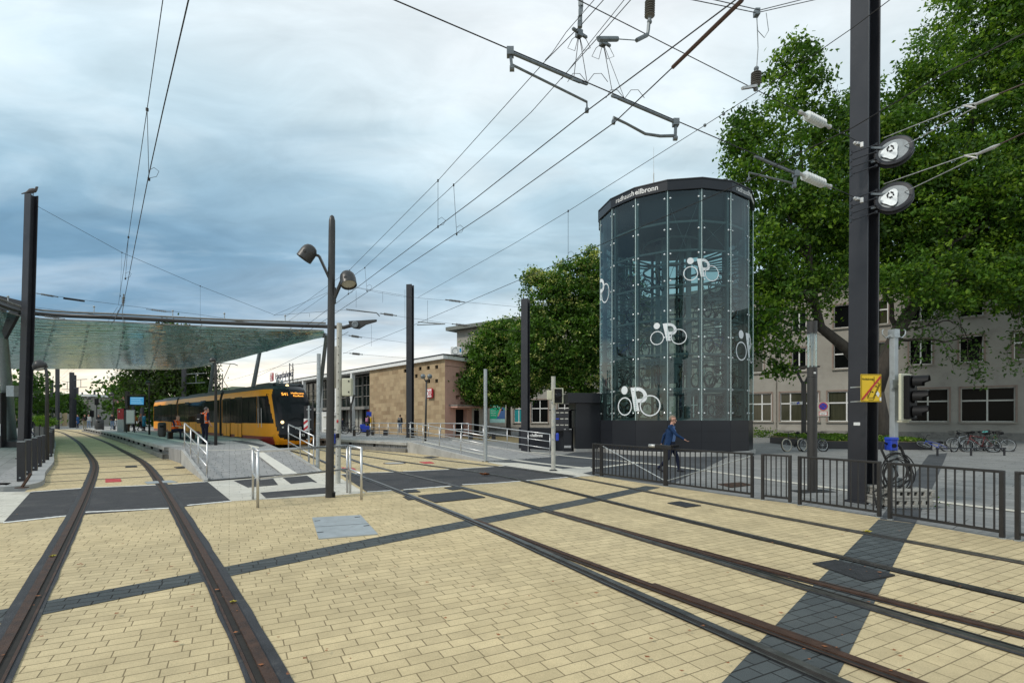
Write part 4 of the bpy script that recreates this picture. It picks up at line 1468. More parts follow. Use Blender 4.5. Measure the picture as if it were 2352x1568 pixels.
# station building
SA = Vector((-6.03, 47.0, 0))
SU = Vector((-.86, 1, 0)).normalized()
SN = Vector((-SU.y, SU.x, 0))
if SN.dot(Vector((5, -47, 0))) < 0:
    SN = -SN
st = thing('station_building', 'long low main station building with sandstone end wall and glazed hall', 'building', SA)
SL = 15.22                                    # sandstone length
SH = 7.05
m_, nt_, out_ = nodes('sandstone_ashlar')
p_ = N(nt_, 'ShaderNodeBsdfPrincipled', i_Roughness=.9)
tc_ = N(nt_, 'ShaderNodeTexCoord')
sx_ = N(nt_, 'ShaderNodeSeparateXYZ')
nt_.links.new(tc_.outputs['Object'], sx_.inputs[0])
dt = N(nt_, 'ShaderNodeVectorMath', operation='DOT_PRODUCT')
dt.inputs[1].default_value = SU
nt_.links.new(tc_.outputs['Object'], dt.inputs[0])
cb_ = N(nt_, 'ShaderNodeCombineXYZ')
nt_.links.new(dt.outputs['Value'], cb_.inputs[0])
nt_.links.new(sx_.outputs[2], cb_.inputs[1])
cols = []
for (bw, bh, sq, c1, c2) in ((.95, .42, .6, (.43, .32, .19), (.25, .165, .09)),):
    b_ = N(nt_, 'ShaderNodeTexBrick', offset=.37, squash=.7, squash_frequency=3)
    for k, v in (('Scale', 1), ('Brick Width', bw), ('Row Height', bh), ('Mortar Size', .008), ('Bias', -.25)):
        b_.inputs[k].default_value = v
    b_.inputs['Color1'].default_value = (*c1, 1)
    b_.inputs['Color2'].default_value = (*c2, 1)
    b_.inputs['Mortar'].default_value = (.3, .22, .13, 1)
    nt_.links.new(cb_.outputs[0], b_.inputs['Vector'])
n_ = N(nt_, 'ShaderNodeTexNoise', i_Scale=.8, i_Detail=8, i_Roughness=.65)
nt_.links.new(tc_.outputs['Object'], n_.inputs['Vector'])
k_ = ramp(nt_, n_.outputs[0], [(.3, .8), (.7, 1.15)])
c_ = mixc(nt_, 1, b_.outputs[0], k_, 'MULTIPLY')
n2_ = N(nt_, 'ShaderNodeTexNoise', i_Scale=1.6, i_Detail=3, i_Roughness=.5)
nt_.links.new(tc_.outputs['Object'], n2_.inputs['Vector'])
k2_ = ramp(nt_, n2_.outputs[0], [(.66, 0), (.74, .6)])
c_ = mixc(nt_, k2_, c_, (.2, .13, .08))
nt_.links.new(c_, p_.inputs[0])
nt_.links.new(p_.outputs[0], out_.inputs[0])
M['sandstone'] = m_


def sp(u, z, k=0.0):
    q = SA + SU * u + SN * k
    return Vector((q.x, q.y, z))


def sx2u(x):
    k = (x - CX) / F
    return (k * SA.y - SA.x) / (SU.x - k * SU.y)


mb = MB()
holes = []
for x, y in ((929, 851), (964, 846), (983, 844), (1002, 842), (955, 863), (984, 875), (1002, 874)):
    u = sx2u(x + 4)
    d_ = (SA + SU * u).y
    z = CH + (YH - y) * d_ / F
    holes.append((u, u + .52, z - .17, z + .17))
holes = [h for h in holes if h[0] > .1]
us = SU * -1
O_ = SA + SU * SL
hh = [(SL - h[1] - .0, SL - h[0], h[2], h[3]) for h in holes]
wall_holes(mb, O_, us, SL, 0, SH, hh, .18)
mb.build('sandstone_wall', M['sandstone'], st)
mb = MB()
for h in holes:
    mb.add([sp(h[0], h[2], -.15), sp(h[1], h[2], -.15), sp(h[1], h[3], -.15), sp(h[0], h[3], -.15)], [(3, 2, 1, 0)])
mb.build('small_windows', M['pane'], st)
PU = Vector((.59, .81, 0)).normalized()
PN = Vector((PU.y, -PU.x, 0))


def pp_(u, z, k=0.0):
    q = SA + PU * u + PN * k
    return Vector((q.x, q.y, z))


MB().prism([sp(SL, 0, -.25), sp(.9, 0, -.25), pp_(6.1, 0, -.6), sp(SL, 0, -9)], .05, SH - .02).build('core', M['seam'], st)
SEND = 150
MB().prism([sp(-.25, 0, .35), sp(SEND, 0, .35), sp(SEND, 0, -14), sp(SL, 0, -12), pp_(6.4, 0, .3), pp_(0, 0, .3)], SH, SH + .33).build('roof', M['white'], st)
MB().prism([sp(-.3, 0, .4), sp(SEND, 0, .4), sp(SEND, 0, -14), sp(SL, 0, -12), pp_(6.5, 0, .36), pp_(0, 0, .36)], SH + .335, SH + .43).build('roof_edge', M['anthra'], st)
# pink side block
M['pink'] = pm('pink_render', (0.66, 0.39, 0.31), 0.9, var=0.08, scale=1.2, dirt=((0.4, 0.25, 0.2), 1.5, .55, .5))
mb = MB()
ph = [(1.43, 3.0, .1, 2.57), (1.45, 2.0, 5.6, 5.95), (1.45, 2.0, 3.5, 3.86), (2.1, 2.6, 3.05, 3.26), (3.6, 4.3, 5.6, 5.95)]
wall_holes(mb, SA, PU, 6.3, 0, SH, ph, .5)
mb.build('pink_wall', M['pink'], st)
MB().add([pp_(1.43, .1, -.45), pp_(3.0, .1, -.45), pp_(3.0, 2.57, -.45), pp_(1.43, 2.57, -.45)], [(0, 1, 2, 3)]).build('door', M['black'], st)
MB().add([pp_(-.02, SH - .6, .02), pp_(6.3, SH - .6, .02), pp_(6.3, SH - .57, .02), pp_(-.02, SH - .57, .02)], [(0, 1, 2, 3)]).build('render_joint', M['seam'], st)
MB().prism([pp_(.55, 0, .02), pp_(5.6, 0, .02), pp_(5.6, 0, 1.0), pp_(.55, 0, 1.0)], 2.70, 2.84).build('door_canopy', M['pink'], st)
MB().prism([pp_(.5, 0, .02), pp_(5.65, 0, .02), pp_(5.65, 0, 1.05), pp_(.5, 0, 1.05)], 2.842, 2.95).build('door_canopy_edge', M['conc_dark'], st)
MB().add([pp_(3.7, .1, .015), pp_(6.3, .1, .015), pp_(6.3, 2.7, .015), pp_(3.7, 2.7, .015)], [(0, 1, 2, 3)]).build('pale_side_wall', M['offwhite'], st)
MB().add([pp_(4.0, .1, .03), pp_(4.75, .1, .03), pp_(4.75, 2.5, .03), pp_(4.0, 2.5, .03)], [(0, 1, 2, 3)]).build('side_door', M['pane'], st)
# glazed hall
mb, fr_ = MB(), MB()
hall = [(SL + .05, SEND)]
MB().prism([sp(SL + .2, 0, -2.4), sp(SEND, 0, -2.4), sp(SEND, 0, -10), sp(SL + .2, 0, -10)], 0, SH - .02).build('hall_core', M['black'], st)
M['hallglass'] = pm('hall_glazing', (0.012, 0.018, 0.018), 0.04, var=.3, spec=.4)
cols_u = [sx2u(848.5), sx2u(812), sx2u(776), sx2u(738), sx2u(700), sx2u(662), sx2u(625), sx2u(590), sx2u(560), sx2u(530), SEND - .5]
for i in range(len(cols_u) - 1):
    a, b = cols_u[i] + .1, cols_u[i + 1] - .1
    MB().add([sp(a, 3.0, -1.2), sp(b, 3.0, -1.2), sp(b, SH - .3, -1.2), sp(a, SH - .3, -1.2)], [(3, 2, 1, 0)]).build('glazing', M['hallglass'], st)
    if i:
        MB().bar(sp(cols_u[i], 0, .1), sp(cols_u[i], SH, .1), .42, .42, up=SN).build('column', M['white'], st)
    m = MB()
    n_ = 4
    for j in range(n_ + 1):
        u = a + (b - a) * j / n_
        m.bar(sp(u, .1, -1.14), sp(u, SH - .2, -1.14), .07, .1, up=SN)
    for z in (3.05, 4.35, 5.65, SH - .3):
        m.bar(sp(a, z, -1.12), sp(b, z, -1.12), .1, .08)
    m.build('mullions', M['conc_dark'], st)
    MB().bar(sp(a, 2.95, -.6), sp(b, 2.95, -.6), 1.2, .35).build('lintel', M['conc_dark'], st)
    MB().add([sp(a, .1, -1.25), sp(b, .1, -1.25), sp(b, 2.8, -1.25), sp(a, 2.8, -1.25)], [(3, 2, 1, 0)]).build('ground_glazing', M['hallglass'] if i != 1 else M['postgrey'], st)
# illuminated square logo on the sandstone and the roof sign
M['signred'] = pm('db_red', (0.5, 0.015, 0.03), 0.35)


def db_sign(c, xd, nd, s, label):
    o = thing('logo_sign', label, 'sign', c)
    up = Z
    xd = Vector(xd).normalized()
    bx = MB().bar(c - xd * s * .62, c + xd * s * .62, .22, s * 1.12).build('box', M['signred'], o, bevel=s * .12)
    fr = MB().bar(c - xd * s * .53 + nd * .1, c + xd * s * .53 + nd * .1, .06, s * 0.92).build('border', M['white'], o, bevel=s * .09)
    text('DB', s * .86, M['signred'], o, c - Z * s * .31 + nd * .135, xd, align='CENTER', ext=.01, bold=.0)
    return o


uD = sx2u(991.5)
db_sign(sp(uD, CH + 58 * (SA + SU * uD).y / F, .2), -SU, SN, .82, 'red and white DB logo sign on the sandstone wall')
ud = sx2u(620)
c = sp(ud, SH + 1.35, -.3)
db_sign(c + Z * .2, -SU, SN, 1.25, 'red DB logo sign on the station roof beside the lettering')
rs = thing('roof_lettering', 'dark blue Hauptbahnhof lettering on posts on the station roof', 'sign', sp(ud - 5, SH + .4))
M['navy'] = pm('navy_letters', (0.012, 0.02, 0.07), 0.4)
u1, u2 = sx2u(629), sx2u(671)
text('Hauptbahnhof', 1.45, M['navy'], rs, sp(u1, SH + 1.05, -.2), -SU, ext=.03, bold=.0, width=abs(u1 - u2))
for i in range(6):
    u = u1 + (u2 - u1) * (i + .4) / 6
    MB().tube([sp(u, SH + .4, -.25), sp(u, SH + 1.2, -.25)], .04, 6).build('post', M['anthra'], rs)
# sandstone end: yellow phone pillar and red strip above entrance
q = sp(SL - .9, 0, .5)
pb_ = thing('yellow_machine', 'yellow ticket pillar at the corner of the sandstone wall', 'machine', q)
MB().box(q + Z * 1.35, (.5, .4, .9)).build('body', M['yellow_sign'], pb_, bevel=.03)
MB().box(q + Z * .45, (.45, .35, .9)).build('base', M['galv'], pb_)
MB().box(q + Z * 2.2, (.55, .06, .5)).build('panel', M['blue'], pb_)
MB().bar(sp(SL + .8, 2.55, -1.0), sp(SL + 2.6, 2.55, -1.0), .05, .4).build('entrance_sign', M['red'], st)
# air conditioner on the roof
ac = thing('air_conditioner', 'white air conditioner unit on the roof before the tall office block', 'air conditioner', pd(1049, 814, 50))
q = pd(1049, 806, 50)
MB().box(q + Z * .0, (1.1, .5, .75)).build('case', M['white'], ac, bevel=.02)
MB().torus(q + Vector((-.15, -.26, 0)), .28, .03, (0, 1, 0), 20).build('fan_ring', M['galv'], ac)
MB().box(q + Vector((.38, -.26, .05)), (.16, .02, .35)).build('badge', pm('ac_blue', (.05, .3, .6), .4), ac)
for dx in (-.4, .4):
    MB().box(q + Vector((dx, 0, -.5)), (.08, .4, .28)).build('foot', M['galv'], ac)

# ------------------------------------------------------------------ the tram
tr = local('tram', 'yellow and red articulated tram with dark front waiting at the island platform', 'tram', (TP.x, TP.y, 0), math.atan2(TU.y, TU.x))
M['tram_y'] = pm('tram_yellow', (0.93, 0.345, 0.008), 0.35, var=0.05, scale=1.2, coat=.0, spec=.3, dirt=((.5, .26, .03), 1.4, .55, .35))
M['tram_r'] = pm('tram_red', (0.27, 0.022, 0.018), 0.35, var=0.1, coat=.3, dirt=((.22, .06, .04), 1.2, .5, .5))
M['tram_g'] = pm('tram_roof_grey', (0.045, 0.055, 0.058), 0.5, var=.15)
M['tram_b'] = pm('tram_black_gloss', (0.012, 0.013, 0.016), 0.14, spec=.2, coat=.05)
M['tram_w'] = pm('tram_side_glass', (0.012, 0.016, 0.017), 0.08, var=.2, spec=.03)
M['tram_ws'] = pm('tram_windscreen', (0.02, 0.024, 0.027), 0.05, var=.3, scale=.8, spec=.08)
HW = 1.325
Zs = [.25, .45, .69, .75, .95, 1.15, 1.35, 1.43, 1.7, 2.0, 2.3, 2.6, 2.85, 3.0, 3.1, 3.25, 3.38, 3.5, 3.58]


def xfront(z):
    pts = [(.25, .35), (.5, .08), (.8, 0), (1.3, .06), (2.0, .32), (2.7, .66), (3.1, .88), (3.38, 1.1), (3.6, 1.45)]
    for (z0, a), (z1, b) in zip(pts, pts[1:]):
        if z <= z1:
            return a + (b - a) * max(0, (z - z0)) / (z1 - z0)
    return pts[-1][1]


def halfw(z):
    if z < .69:
        return HW - .06 * (.69 - z) / .44
    if z > 2.9:
        return HW - .16 * ((z - 2.9) / .68) ** 1.6
    return HW


XS = 2.6
ns = 34
idx = {}
Zb, Zs = Zs, sorted(set(Zs) | {.25 + 3.33 * k / 44 for k in range(45)})
mb = MB()
vs = []
for j, z in enumerate(Zs):
    for i in range(ns + 1):
        s_ = i / ns
        x = xfront(z) + (XS - xfront(z)) * s_
        w = halfw(z) * (1 - .30 * (1 - s_) ** 2.3)
        vs.append((x, w, z))
fsl, ml = [], []
for j in range(len(Zs) - 1):
    for i in range(ns):
        a = j * (ns + 1) + i
        fsl.append((a, a + 1, a + ns + 2, a + ns + 1))
        z = (Zs[j] + Zs[j + 1]) / 2
        s_ = (i + .5) / ns
        x = xfront(z) + (XS - xfront(z)) * s_
        arch = .38 + .55 * max(0, (z - 1.2)) ** 1.15 / 2.2        # yellow frame sweeping up and back
        if z < .69:
            k = 1 if x > .55 else 0
        elif z > 3.38:
            k = 2
        elif x < (.12 if z < 1.0 else .22 + .42 * max(0, z - 1.0) * .95):
            k = 3
        elif 1.43 < z < 3.0 and x > .42 + .50 * max(0, z - 1.2):
            k = 4
        else:
            k = 0
        ml.append(k)
b0 = len(mb.v)
for sgn in (1, -1):
    mb.k = 0
    base = len(mb.f)
    mb.add([(x, y * sgn, z) for x, y, z in vs], [f if sgn < 0 else tuple(reversed(f)) for f in fsl])
    mb.m[base:] = ml
mats_t = [M['tram_y'], M['tram_r'], M['tram_g'], M['tram_b'], M['tram_w']]
# front face between the two sides, slightly bulged
nf = 10
fv, ff, fm = [], [], []
for j, z in enumerate(Zs):
    w = halfw(z) * .70
    for i in range(nf + 1):
        t = -1 + 2 * i / nf
        fv.append((xfront(z) - .26 * (1 - t * t), w * t, z))
for j in range(len(Zs) - 1):
    for i in range(nf):
        a = j * (nf + 1) + i
        ff.append((a, a + nf + 1, a + nf + 2, a + 1))
        z = (Zs[j] + Zs[j + 1]) / 2
        t = abs(-1 + 2 * (i + .5) / nf)
        fm.append(0 if z < .45 + .25 * t * t else (3 if not (1.55 < z < 2.9 and t < .88) else 5))
base = len(mb.f)
mb.add(fv, [tuple(reversed(f)) for f in ff])
mb.m[base:] = fm
mb.build('cab', mats_t + [M['tram_ws']], tr, smooth=True, auto=35)

Zs = Zb
LT = 35.6
SEC = [(XS, 9.95), (10.55, 24.0), (24.6, LT)]
for n_, (x0, x1) in enumerate(SEC):
    mb = MB()
    rings = []
    for x in (x0, x1):
        ring = []
        for sgn in (1, -1):
            zz_ = Zs if sgn > 0 else list(reversed(Zs))
            ring += [(x, sgn * halfw(z), z) for z in zz_]
        rings.append(ring)
    n2_ = len(rings[0])
    fs, ms = [], []
    for i in range(n2_):
        i2 = (i + 1) % n2_
        fs.append((i, i2, n2_ + i2, n2_ + i))
        za, zb = rings[0][i][2], rings[0][i2][2]
        z = (za + zb) / 2
        ms.append(1 if z < .69 else (2 if z > 3.38 else 0))
    fs += [tuple(range(n2_)), tuple(n2_ + i for i in reversed(range(n2_)))]
    ms += [2, 2]
    mb.add(rings[0] + rings[1], fs)
    mb.m = ms
    body = mb.build('car_body', mats_t, tr, smooth=True, auto=30)
    # dark window strip, panes and doors on both sides
    for sgn in (1, -1):
        MB().add([(x0 + .03, sgn * (HW + .006), 1.43), (x1 - .1, sgn * (HW + .006), 1.43), (x1 - .1, sgn * (HW + .004), 3.0), (x0 + .03, sgn * (HW + .004), 3.0)], [(0, 1, 2, 3) if sgn < 0 else (3, 2, 1, 0)]).build('window_band', M['tram_w'], body)
        segs = {0: [('w', .1, 1.3), ('w', 1.5, 2.6), ('d', 2.8, 4.3), ('w', 4.5, 5.2), ('d', 5.3, 6.9)],
                1: [('w', .3, 1.8), ('w', 1.9, 3.4), ('d', 3.7, 5.2), ('w', 5.4, 7.0), ('w', 7.1, 8.7), ('d', 9.0, 10.5), ('w', 10.8, 12.4)],
                2: [('w', .3, 1.6), ('d', 1.9, 3.4), ('w', 3.6, 5.2), ('w', 5.3, 6.6), ('d', 6.9, 8.3), ('w', 8.5, 10)]}[n_]
        for kind, a, b in segs:
            a, b = x0 + a, x0 + b
            y = sgn * (HW + .014)
            if kind == 'w':
                MB().box(((a + b) / 2, y, 2.2), (b - a, .012, 1.25)).build('window', M['tram_w'], body, bevel=.004)
            else:
                d_ = MB().box(((a + b) / 2, y, 1.78), (b - a, .02, 2.55))
                dd = d_.build('door', M['tram_b'], body, bevel=.006)
                for q in ((a * .75 + b * .25), (a * .25 + b * .75)):
                    MB().box((q, y + sgn * .012, 2.15), ((b - a) * .36, .012, 1.5)).build('door_pane', M['tram_w'], dd)
                    MB().box((q, y + sgn * .012, .98), ((b - a) * .44, .012, .85)).build('door_skirt', M['tram_y'], dd)
        MB().box(((x0 + x1) / 2, sgn * (HW + .008), 1.02), (.02, .01, .6)).build('skirt_joint', M['seam'], body)
for x0, x1 in ((9.9, 10.6), (23.95, 24.65)):
    mb = MB()
    for i in range(7):
        x = x0 + (x1 - x0) * (i + .5) / 7
        k = .05 if i % 2 else 0
        mb.box((x, 0, 1.9), ((x1 - x0) / 7, (HW - .08 - k) * 2, 3.15))
    mb.build('bellows', M['rubber'], tr)
MB().add([(xfront(2.75) - .2, .6, 2.62), (xfront(2.75) - .2, -.6, 2.62), (xfront(2.9) - .17, -.58, 2.86), (xfront(2.9) - .17, .58, 2.86)], [(0, 1, 2, 3)]).build('painted_reflection', M['galv'], tr)  # light grey quad painting the pale reflection band across the upper windscreen
# roof equipment
mb = MB()
mb.box((2.9, 0, 3.66), (2.2, 1.9, .24))
mb.box((6.6, 0, 3.62), (3.2, 1.7, .2))
mb.box((13.5, 0, 3.64), (3.4, 1.8, .22)).box((19, 0, 3.62), (4.5, 1.7, .2)).box((30, 0, 3.62), (6, 1.8, .2))
for x in (4.6, 8.6, 16, 22.2, 27):
    mb.box((x, .3, 3.64), (.7, .9, .2))
mb.build('roof_equipment', M['tram_g'], tr, bevel=.04)
mb = MB().tube([(1.62, -.95, 3.62), (1.62, .95, 3.62)], .13, 10)
mb.build('roof_lamp_bar', M['tram_g'], tr, smooth=True)
MB().lathe([(.09, 0), (.09, .05), (0, .05)], (1.52, 0, 3.62), (-1, 0, 0), 12).build('headlight', M['glow_w'], tr)
for y in (.72, -.72):
    MB().lathe([(.085, 0), (.085, .04), (0, .04)], (1.52, y, 3.62), (-1, 0, 0), 12).build('horn', M['black'], tr)
for x, y in ((2.2, .3), (3.2, -.3)):
    MB().lathe([(.08, 0), (.08, .2), (.03, .28), (0, .28)], (x, y, 3.78), n=10).build('antenna', M['galv'], tr)
for y in (.8, -.8):
    MB().lathe([(.085, 0), (.085, .06), (0, .06)], (.02, y, 1.5), (-1, 0, 0.1), 14).build('headlight', M['glow_w'], tr)
    for k in range(3):
        MB().lathe([(.05, 0), (.05, .05), (0, .05)], (-.02 + .02 * k, y * (.98 - .12 * k), 1.22 - .16 * k), (-1, 0, 0), 10).build('lamp', M['lens'], tr)
# destination display
q = lambda y, z, k=.0: Vector((xfront(z) - .26 * (1 - (y / .9) ** 2) - .02 - k, y, z))
ds = Vector((0, -1, 0))
upd = (q(0, 3.3) - q(0, 3.0)).normalized()
text('S41', .27, M['glow_o'], tr, q(.62, 3.02, .08), ds, ext=.004, bold=.006, up=upd)
text('Heilbronn', .15, M['glow_o'], tr, q(.12, 3.12, .05), ds, ext=.004, bold=.003, up=upd, width=.72)
text('Kaufland', .15, M['glow_o'], tr, q(.02, 2.97, .05), ds, ext=.004, bold=.003, up=upd, width=.56)
MB().add([q(.76, 2.9, .0), q(-.76, 2.9, .0), q(-.72, 3.3, .0), q(.72, 3.3, .0)], [(3, 2, 1, 0)]).build('display_panel', M['tram_b'], tr)
text('AVG', .17, M['white'], tr, q(.2, 1.12, .09), ds, ext=.004, bold=.004)
text('95', .2, M['white'], tr, q(-.12, .72, .09), ds, ext=.004)
MB().tube([q(.5, 1.6, .02), q(.1, 1.75, .03), q(-.5, 1.62, .02)], .012, 5).build('wiper', M['black'], tr)
for sgn in (1, -1):
    mb = MB().tube([(.95, sgn * 1.22, 3.05), (.55, sgn * 1.45, 3.05), (.5, sgn * 1.45, 2.75)], .02, 6)
    mb.box((.5, sgn * 1.46, 2.55), (.1, .2, .4))
    mb.build('mirror', M['black'], tr)
    MB().tube([(1.7, sgn * 1.35, 1.2), (1.7, sgn * 1.37, 2.3)], .015, 6).build('grab_bar', M['steel'], tr)
    MB().tube([(2.25, sgn * 1.35, 1.2), (2.25, sgn * 1.37, 2.3)], .015, 6).build('grab_bar', M['steel'], tr)
mb = MB()
for x in (1.9, 3.7, 9.4, 11.2, 23.2, 25, 32, 33.8):
    for y in (.72, -.72):
        mb.lathe([(.3, -.06), (.3, .06), (0, .06)], (x, y, .31), (0, 1, 0), 16)
mb.build('wheels', M['iron'], tr)
# raised pantograph
mb = MB()
for y in (.45, -.45):
    mb.tube([(14.5, y, 3.75), (16.3, y * .8, 4.75), (14.2, y * .7, 5.85)], .025, 6)
mb.tube([(14.2, -.85, 5.8), (14.2, -.6, 5.9), (14.2, .6, 5.9), (14.2, .85, 5.8)], .03, 6)
mb.build('pantograph', M['black'], tr)
# ------------------------------------------------------------------ overhead line masts
def hbeam(mb, base, h, wf, dp, rz, t=.035, lean=(0, 0)):
    """H section: two flanges joined by a web; depth along local y"""
    Mz = Matrix.Rotation(rz, 3, 'Z')
    top = Vector((lean[0], lean[1], 0))

    def col(cx, cy, sx_, sy_):
        vs = []
        for z in (0, 1):
            for dx, dy in ((-1, -1), (1, -1), (1, 1), (-1, 1)):
                vs.append(base + Mz @ Vector((cx + dx * sx_ / 2, cy + dy * sy_ / 2, 0)) + top * z + Z * h * z)
        mb.add(vs, [(3, 2, 1, 0), (4, 5, 6, 7), (0, 1, 5, 4), (1, 2, 6, 5), (2, 3, 7, 6), (3, 0, 4, 7)])
    col(0, -dp / 2 + t / 2, wf, t)
    col(0, dp / 2 - t / 2, wf, t)
    col(0, 0, t * .7, dp - 2 * t - .002)


def mast(label, base, h, wf, dp, rz, lean=(0, 0), group='dark steel masts of the overhead line', foot=True):
    o = thing('catenary_mast', label, 'mast', base, group)
    mb = MB()
    hbeam(mb, base, h, wf, dp, rz, lean=lean)
    mb.build('post', M['mast'], o, bevel=.006)
    if foot:
        MB().box(base + Z * .02, (wf * 1.25, dp * 1.25, .04), rz).build('foot_plate', M['mast'], o)
    return o


mb0 = at(1981, 1152.5)
big = mast('big dark H section mast right of the bike tower with two tensioning wheels', mb0, 11.4, .36, .42, R(-63), lean=(.07, 0))
lm = at(55, 1053)
lmast = mast('tall dark mast at the left edge with a dove on top', lm, 1.7 + (961 - 448) * lm.y / F, .36, .30, R(-14), lean=(.32, 0))
m2b = at(1207, 1037)
mast('dark mast before the blossoming trees, left of the bike tower', m2b, 1.7 + (961 - 687) * m2b.y / F, .36, .34, R(-24))
m3b = at(942, 1004.5, ZP)
mast('dark mast standing on the station platform before the sandstone wall', m3b, 1.2 + (961 - 654) * m3b.y / F, .38, .36, R(-13))

# tensioning wheels on the big mast
for zc_, lab in ((349, 'upper'), (455, 'lower')):
    c = pd(2053, zc_, 10.35)
    ax_ = Vector((-.62, -.74, .30)).normalized()
    side = pd(2000, zc_ + 6, 10.55)
    w = MB().lathe([(.30, -.07), (.325, -.06), (.325, -.035), (.29, -.02), (.29, .02), (.325, .035), (.325, .06), (.30, .07), (.24, .05), (.24, .03), (0, .03)], c, ax_, 36).build('tension_wheel', M['anthra'], big, smooth=True, auto=30)
    MB().lathe([(.25, .035), (.25, .052), (0, .052)], c, ax_, 32).build('scale_disc', M['fitting'], w)
    u_ = ax_.cross(Z).normalized()
    v_ = u_.cross(ax_)
    for sgn in (0, 1):
        pts = []
        for k in range(20):
            a = 2 * math.pi * k / 20
            r_ = .17 + .03 * math.cos(3 * a + sgn)
            pts.append(c + ax_ * (.06 + .0) + u_ * (r_ * math.cos(a) * .8 + .05) + v_ * (r_ * math.sin(a) * 1.05 - .04))
        if sgn == 0:
            MB().add(pts + [p + ax_ * .03 for p in pts], [tuple(20 + i for i in range(20)), tuple(reversed(range(20)))] + [(i, (i + 1) % 20, 20 + (i + 1) % 20, 20 + i) for i in range(20)]).build('hub_plate', M['galv'], w)
    mbb = MB()
    for k in range(9):
        a = k * 2.4
        mbb.lathe([(.014, 0), (.014, .02), (0, .02)], c + ax_ * .09 + u_ * (.05 + .05 * math.cos(a)) + v_ * (.02 + .06 * math.sin(a)), ax_, 8)
    mbb.build('bolt_pattern', M['iron'], w)
    mbb = MB()
    for dz in (.13, -.16):
        mbb.bar(side + Z * dz, c + Z * dz * .6 + ax_ * -.02, .05, .04)
    mbb.build('arm', M['fitting'], w)
    mbb = MB()
    for dz in (.16, .02, -.12, -.26):
        a, b = pd(1955, zc_ + 22, 10.35) + Z * dz, pd(2012, zc_ + 2, 10.3) + Z * dz
        mbb.tube([a, b], .011, 6)
        mbb.box(a, (.03, .05, .07)).box(b, (.03, .05, .05))
    mbb.build('clamp', M['anthra'], big)
    q = pd(1972, zc_ - 18 if lab == 'upper' else zc_ + 3, 10.22)
    mbb = MB().box(q, (.14, .07, .05), .4).box(q + Vector((.05, -.02, -.03)), (.06, .06, .1), .9).ball(q + Vector((-.07, 0, .02)), .035, 8, 6)
    mbb.build('wire_anchor', M['fit_light'], big, bevel=.01)
MB().box(pd(1968, 973, 10.33), (.11, .012, .06), R(-12)).build('number_plate', M['white'], big)
for yy in (888, 921):
    MB().bar(pd(1953, yy + 1.5, 10.32), pd(1979, yy, 10.25), .01, .022).build('sign_strap', M['galv'], big)

# the yellow platform sign
sc_ = pd(2000.5, 891, 10.12)
hs = thing('warning_sign', 'yellow Hochbahnsteig sign crossed out in red on the big mast', 'sign', sc_)
xd = Vector((1, .10, 0)).normalized()
nd = Vector((.10, -1, 0)).normalized()
w2, h2 = .215, .268
MB().bar(sc_ - xd * w2, sc_ + xd * w2, .006, h2 * 2).build('plate', M['yellow_sign'], hs, bevel=.003)


def sq(u, v, k=.006):
    return sc_ + xd * (u * w2) + Z * (v * h2) + nd * k


mb = MB()
for a, b in (((-.93, .95), (.93, .95)), ((-.93, -.95), (.93, -.95)), ((-.93, .95), (-.93, -.95)), ((.93, .95), (.93, -.95))):
    mb.bar(sq(*a), sq(*b), .004, .004, up=nd)
for a, b in (((.28, .82), (.28, .3)), ((.28, .38), (.78, .38)), ((-.32, -.22), (-.32, -.78)), ((-.26, -.7), (.2, -.7)), ((.2, -.7), (.78, .34)), ((-.3, -.66), (.30, .32)), ((-.26, -.84), (.22, -.84)), ((.22, -.84), (.88, .32)), ((-.02, -.28), (.2, -.28)), ((.36, .12), (.55, .12))):
    mb.bar(sq(*a), sq(*b), .008, .004, up=nd) if a[1] != a else 0
for (u, v) in ((.25, -.28), (.6, .12)):
    mb.add([sq(u, v), sq(u - .14, v + .07), sq(u - .14, v - .07)], [(0, 1, 2)])
mb.build('symbol', M['black'], hs)
MB().bar(sq(-.9, -.84, .010), sq(.9, .82, .010), .004, .036, up=nd.cross(sq(.9, .82) - sq(-.9, -.84)).normalized()).build('red_bar', M['red'], hs)
text('Hochbahnsteig', .055, M['black'], hs, sq(-.88, .58, .004), xd, ext=.002, width=.235)
mb = MB()
a = sq(.5, -.4, .012)
mb.add([sq(.44, -.42, .012), sq(.60, -.2, .012), sq(.8, -.42, .012), sq(.66, -.66, .012)], [(3, 2, 1, 0)])
mb.add([sq(.8, -.66, .012), sq(.96, -.66, .012), sq(.96, -.92, .012), sq(.8, -.92, .012)], [(3, 2, 1, 0)])
mb.build('sticker', M['white'], hs)

# dove on the left mast
top = lm + Vector((.32, 0, 1.7 + (961 - 448) * lm.y / F))
dv_ = thing('dove', 'dark dove sitting on top of the tall left mast', 'bird', top)
mb = MB().tube([top + Vector((-.42, 0, .05)), top + Vector((-.2, 0, .10)), top + Vector((-.02, 0, .17)), top + Vector((.12, 0, .2)), top + Vector((.2, 0, .24)), top + Vector((.22, 0, .32)), top + Vector((.25, 0, .335)), top + Vector((.31, 0, .32))], [.02, .04, .10, .095, .05, .045, .03, .004], 8)
mb.tube([top + Vector((.05, .03, .12)), top + Vector((.06, .03, 0))], .012, 5).tube([top + Vector((.05, -.03, .12)), top + Vector((.06, -.03, 0))], .012, 5)
mb.build('body', cloth('dove_feathers', (.12, .11, .11)), dv_, smooth=True)


# ------------------------------------------------------------------ wires
def sag(a, b, s, n=14):
    return [a.lerp(b, i / n) - Z * (s * 4 * (i / n) * (1 - i / n)) for i in range(n + 1)]


def zpt(x, y, z):
    return at(x, y, z)


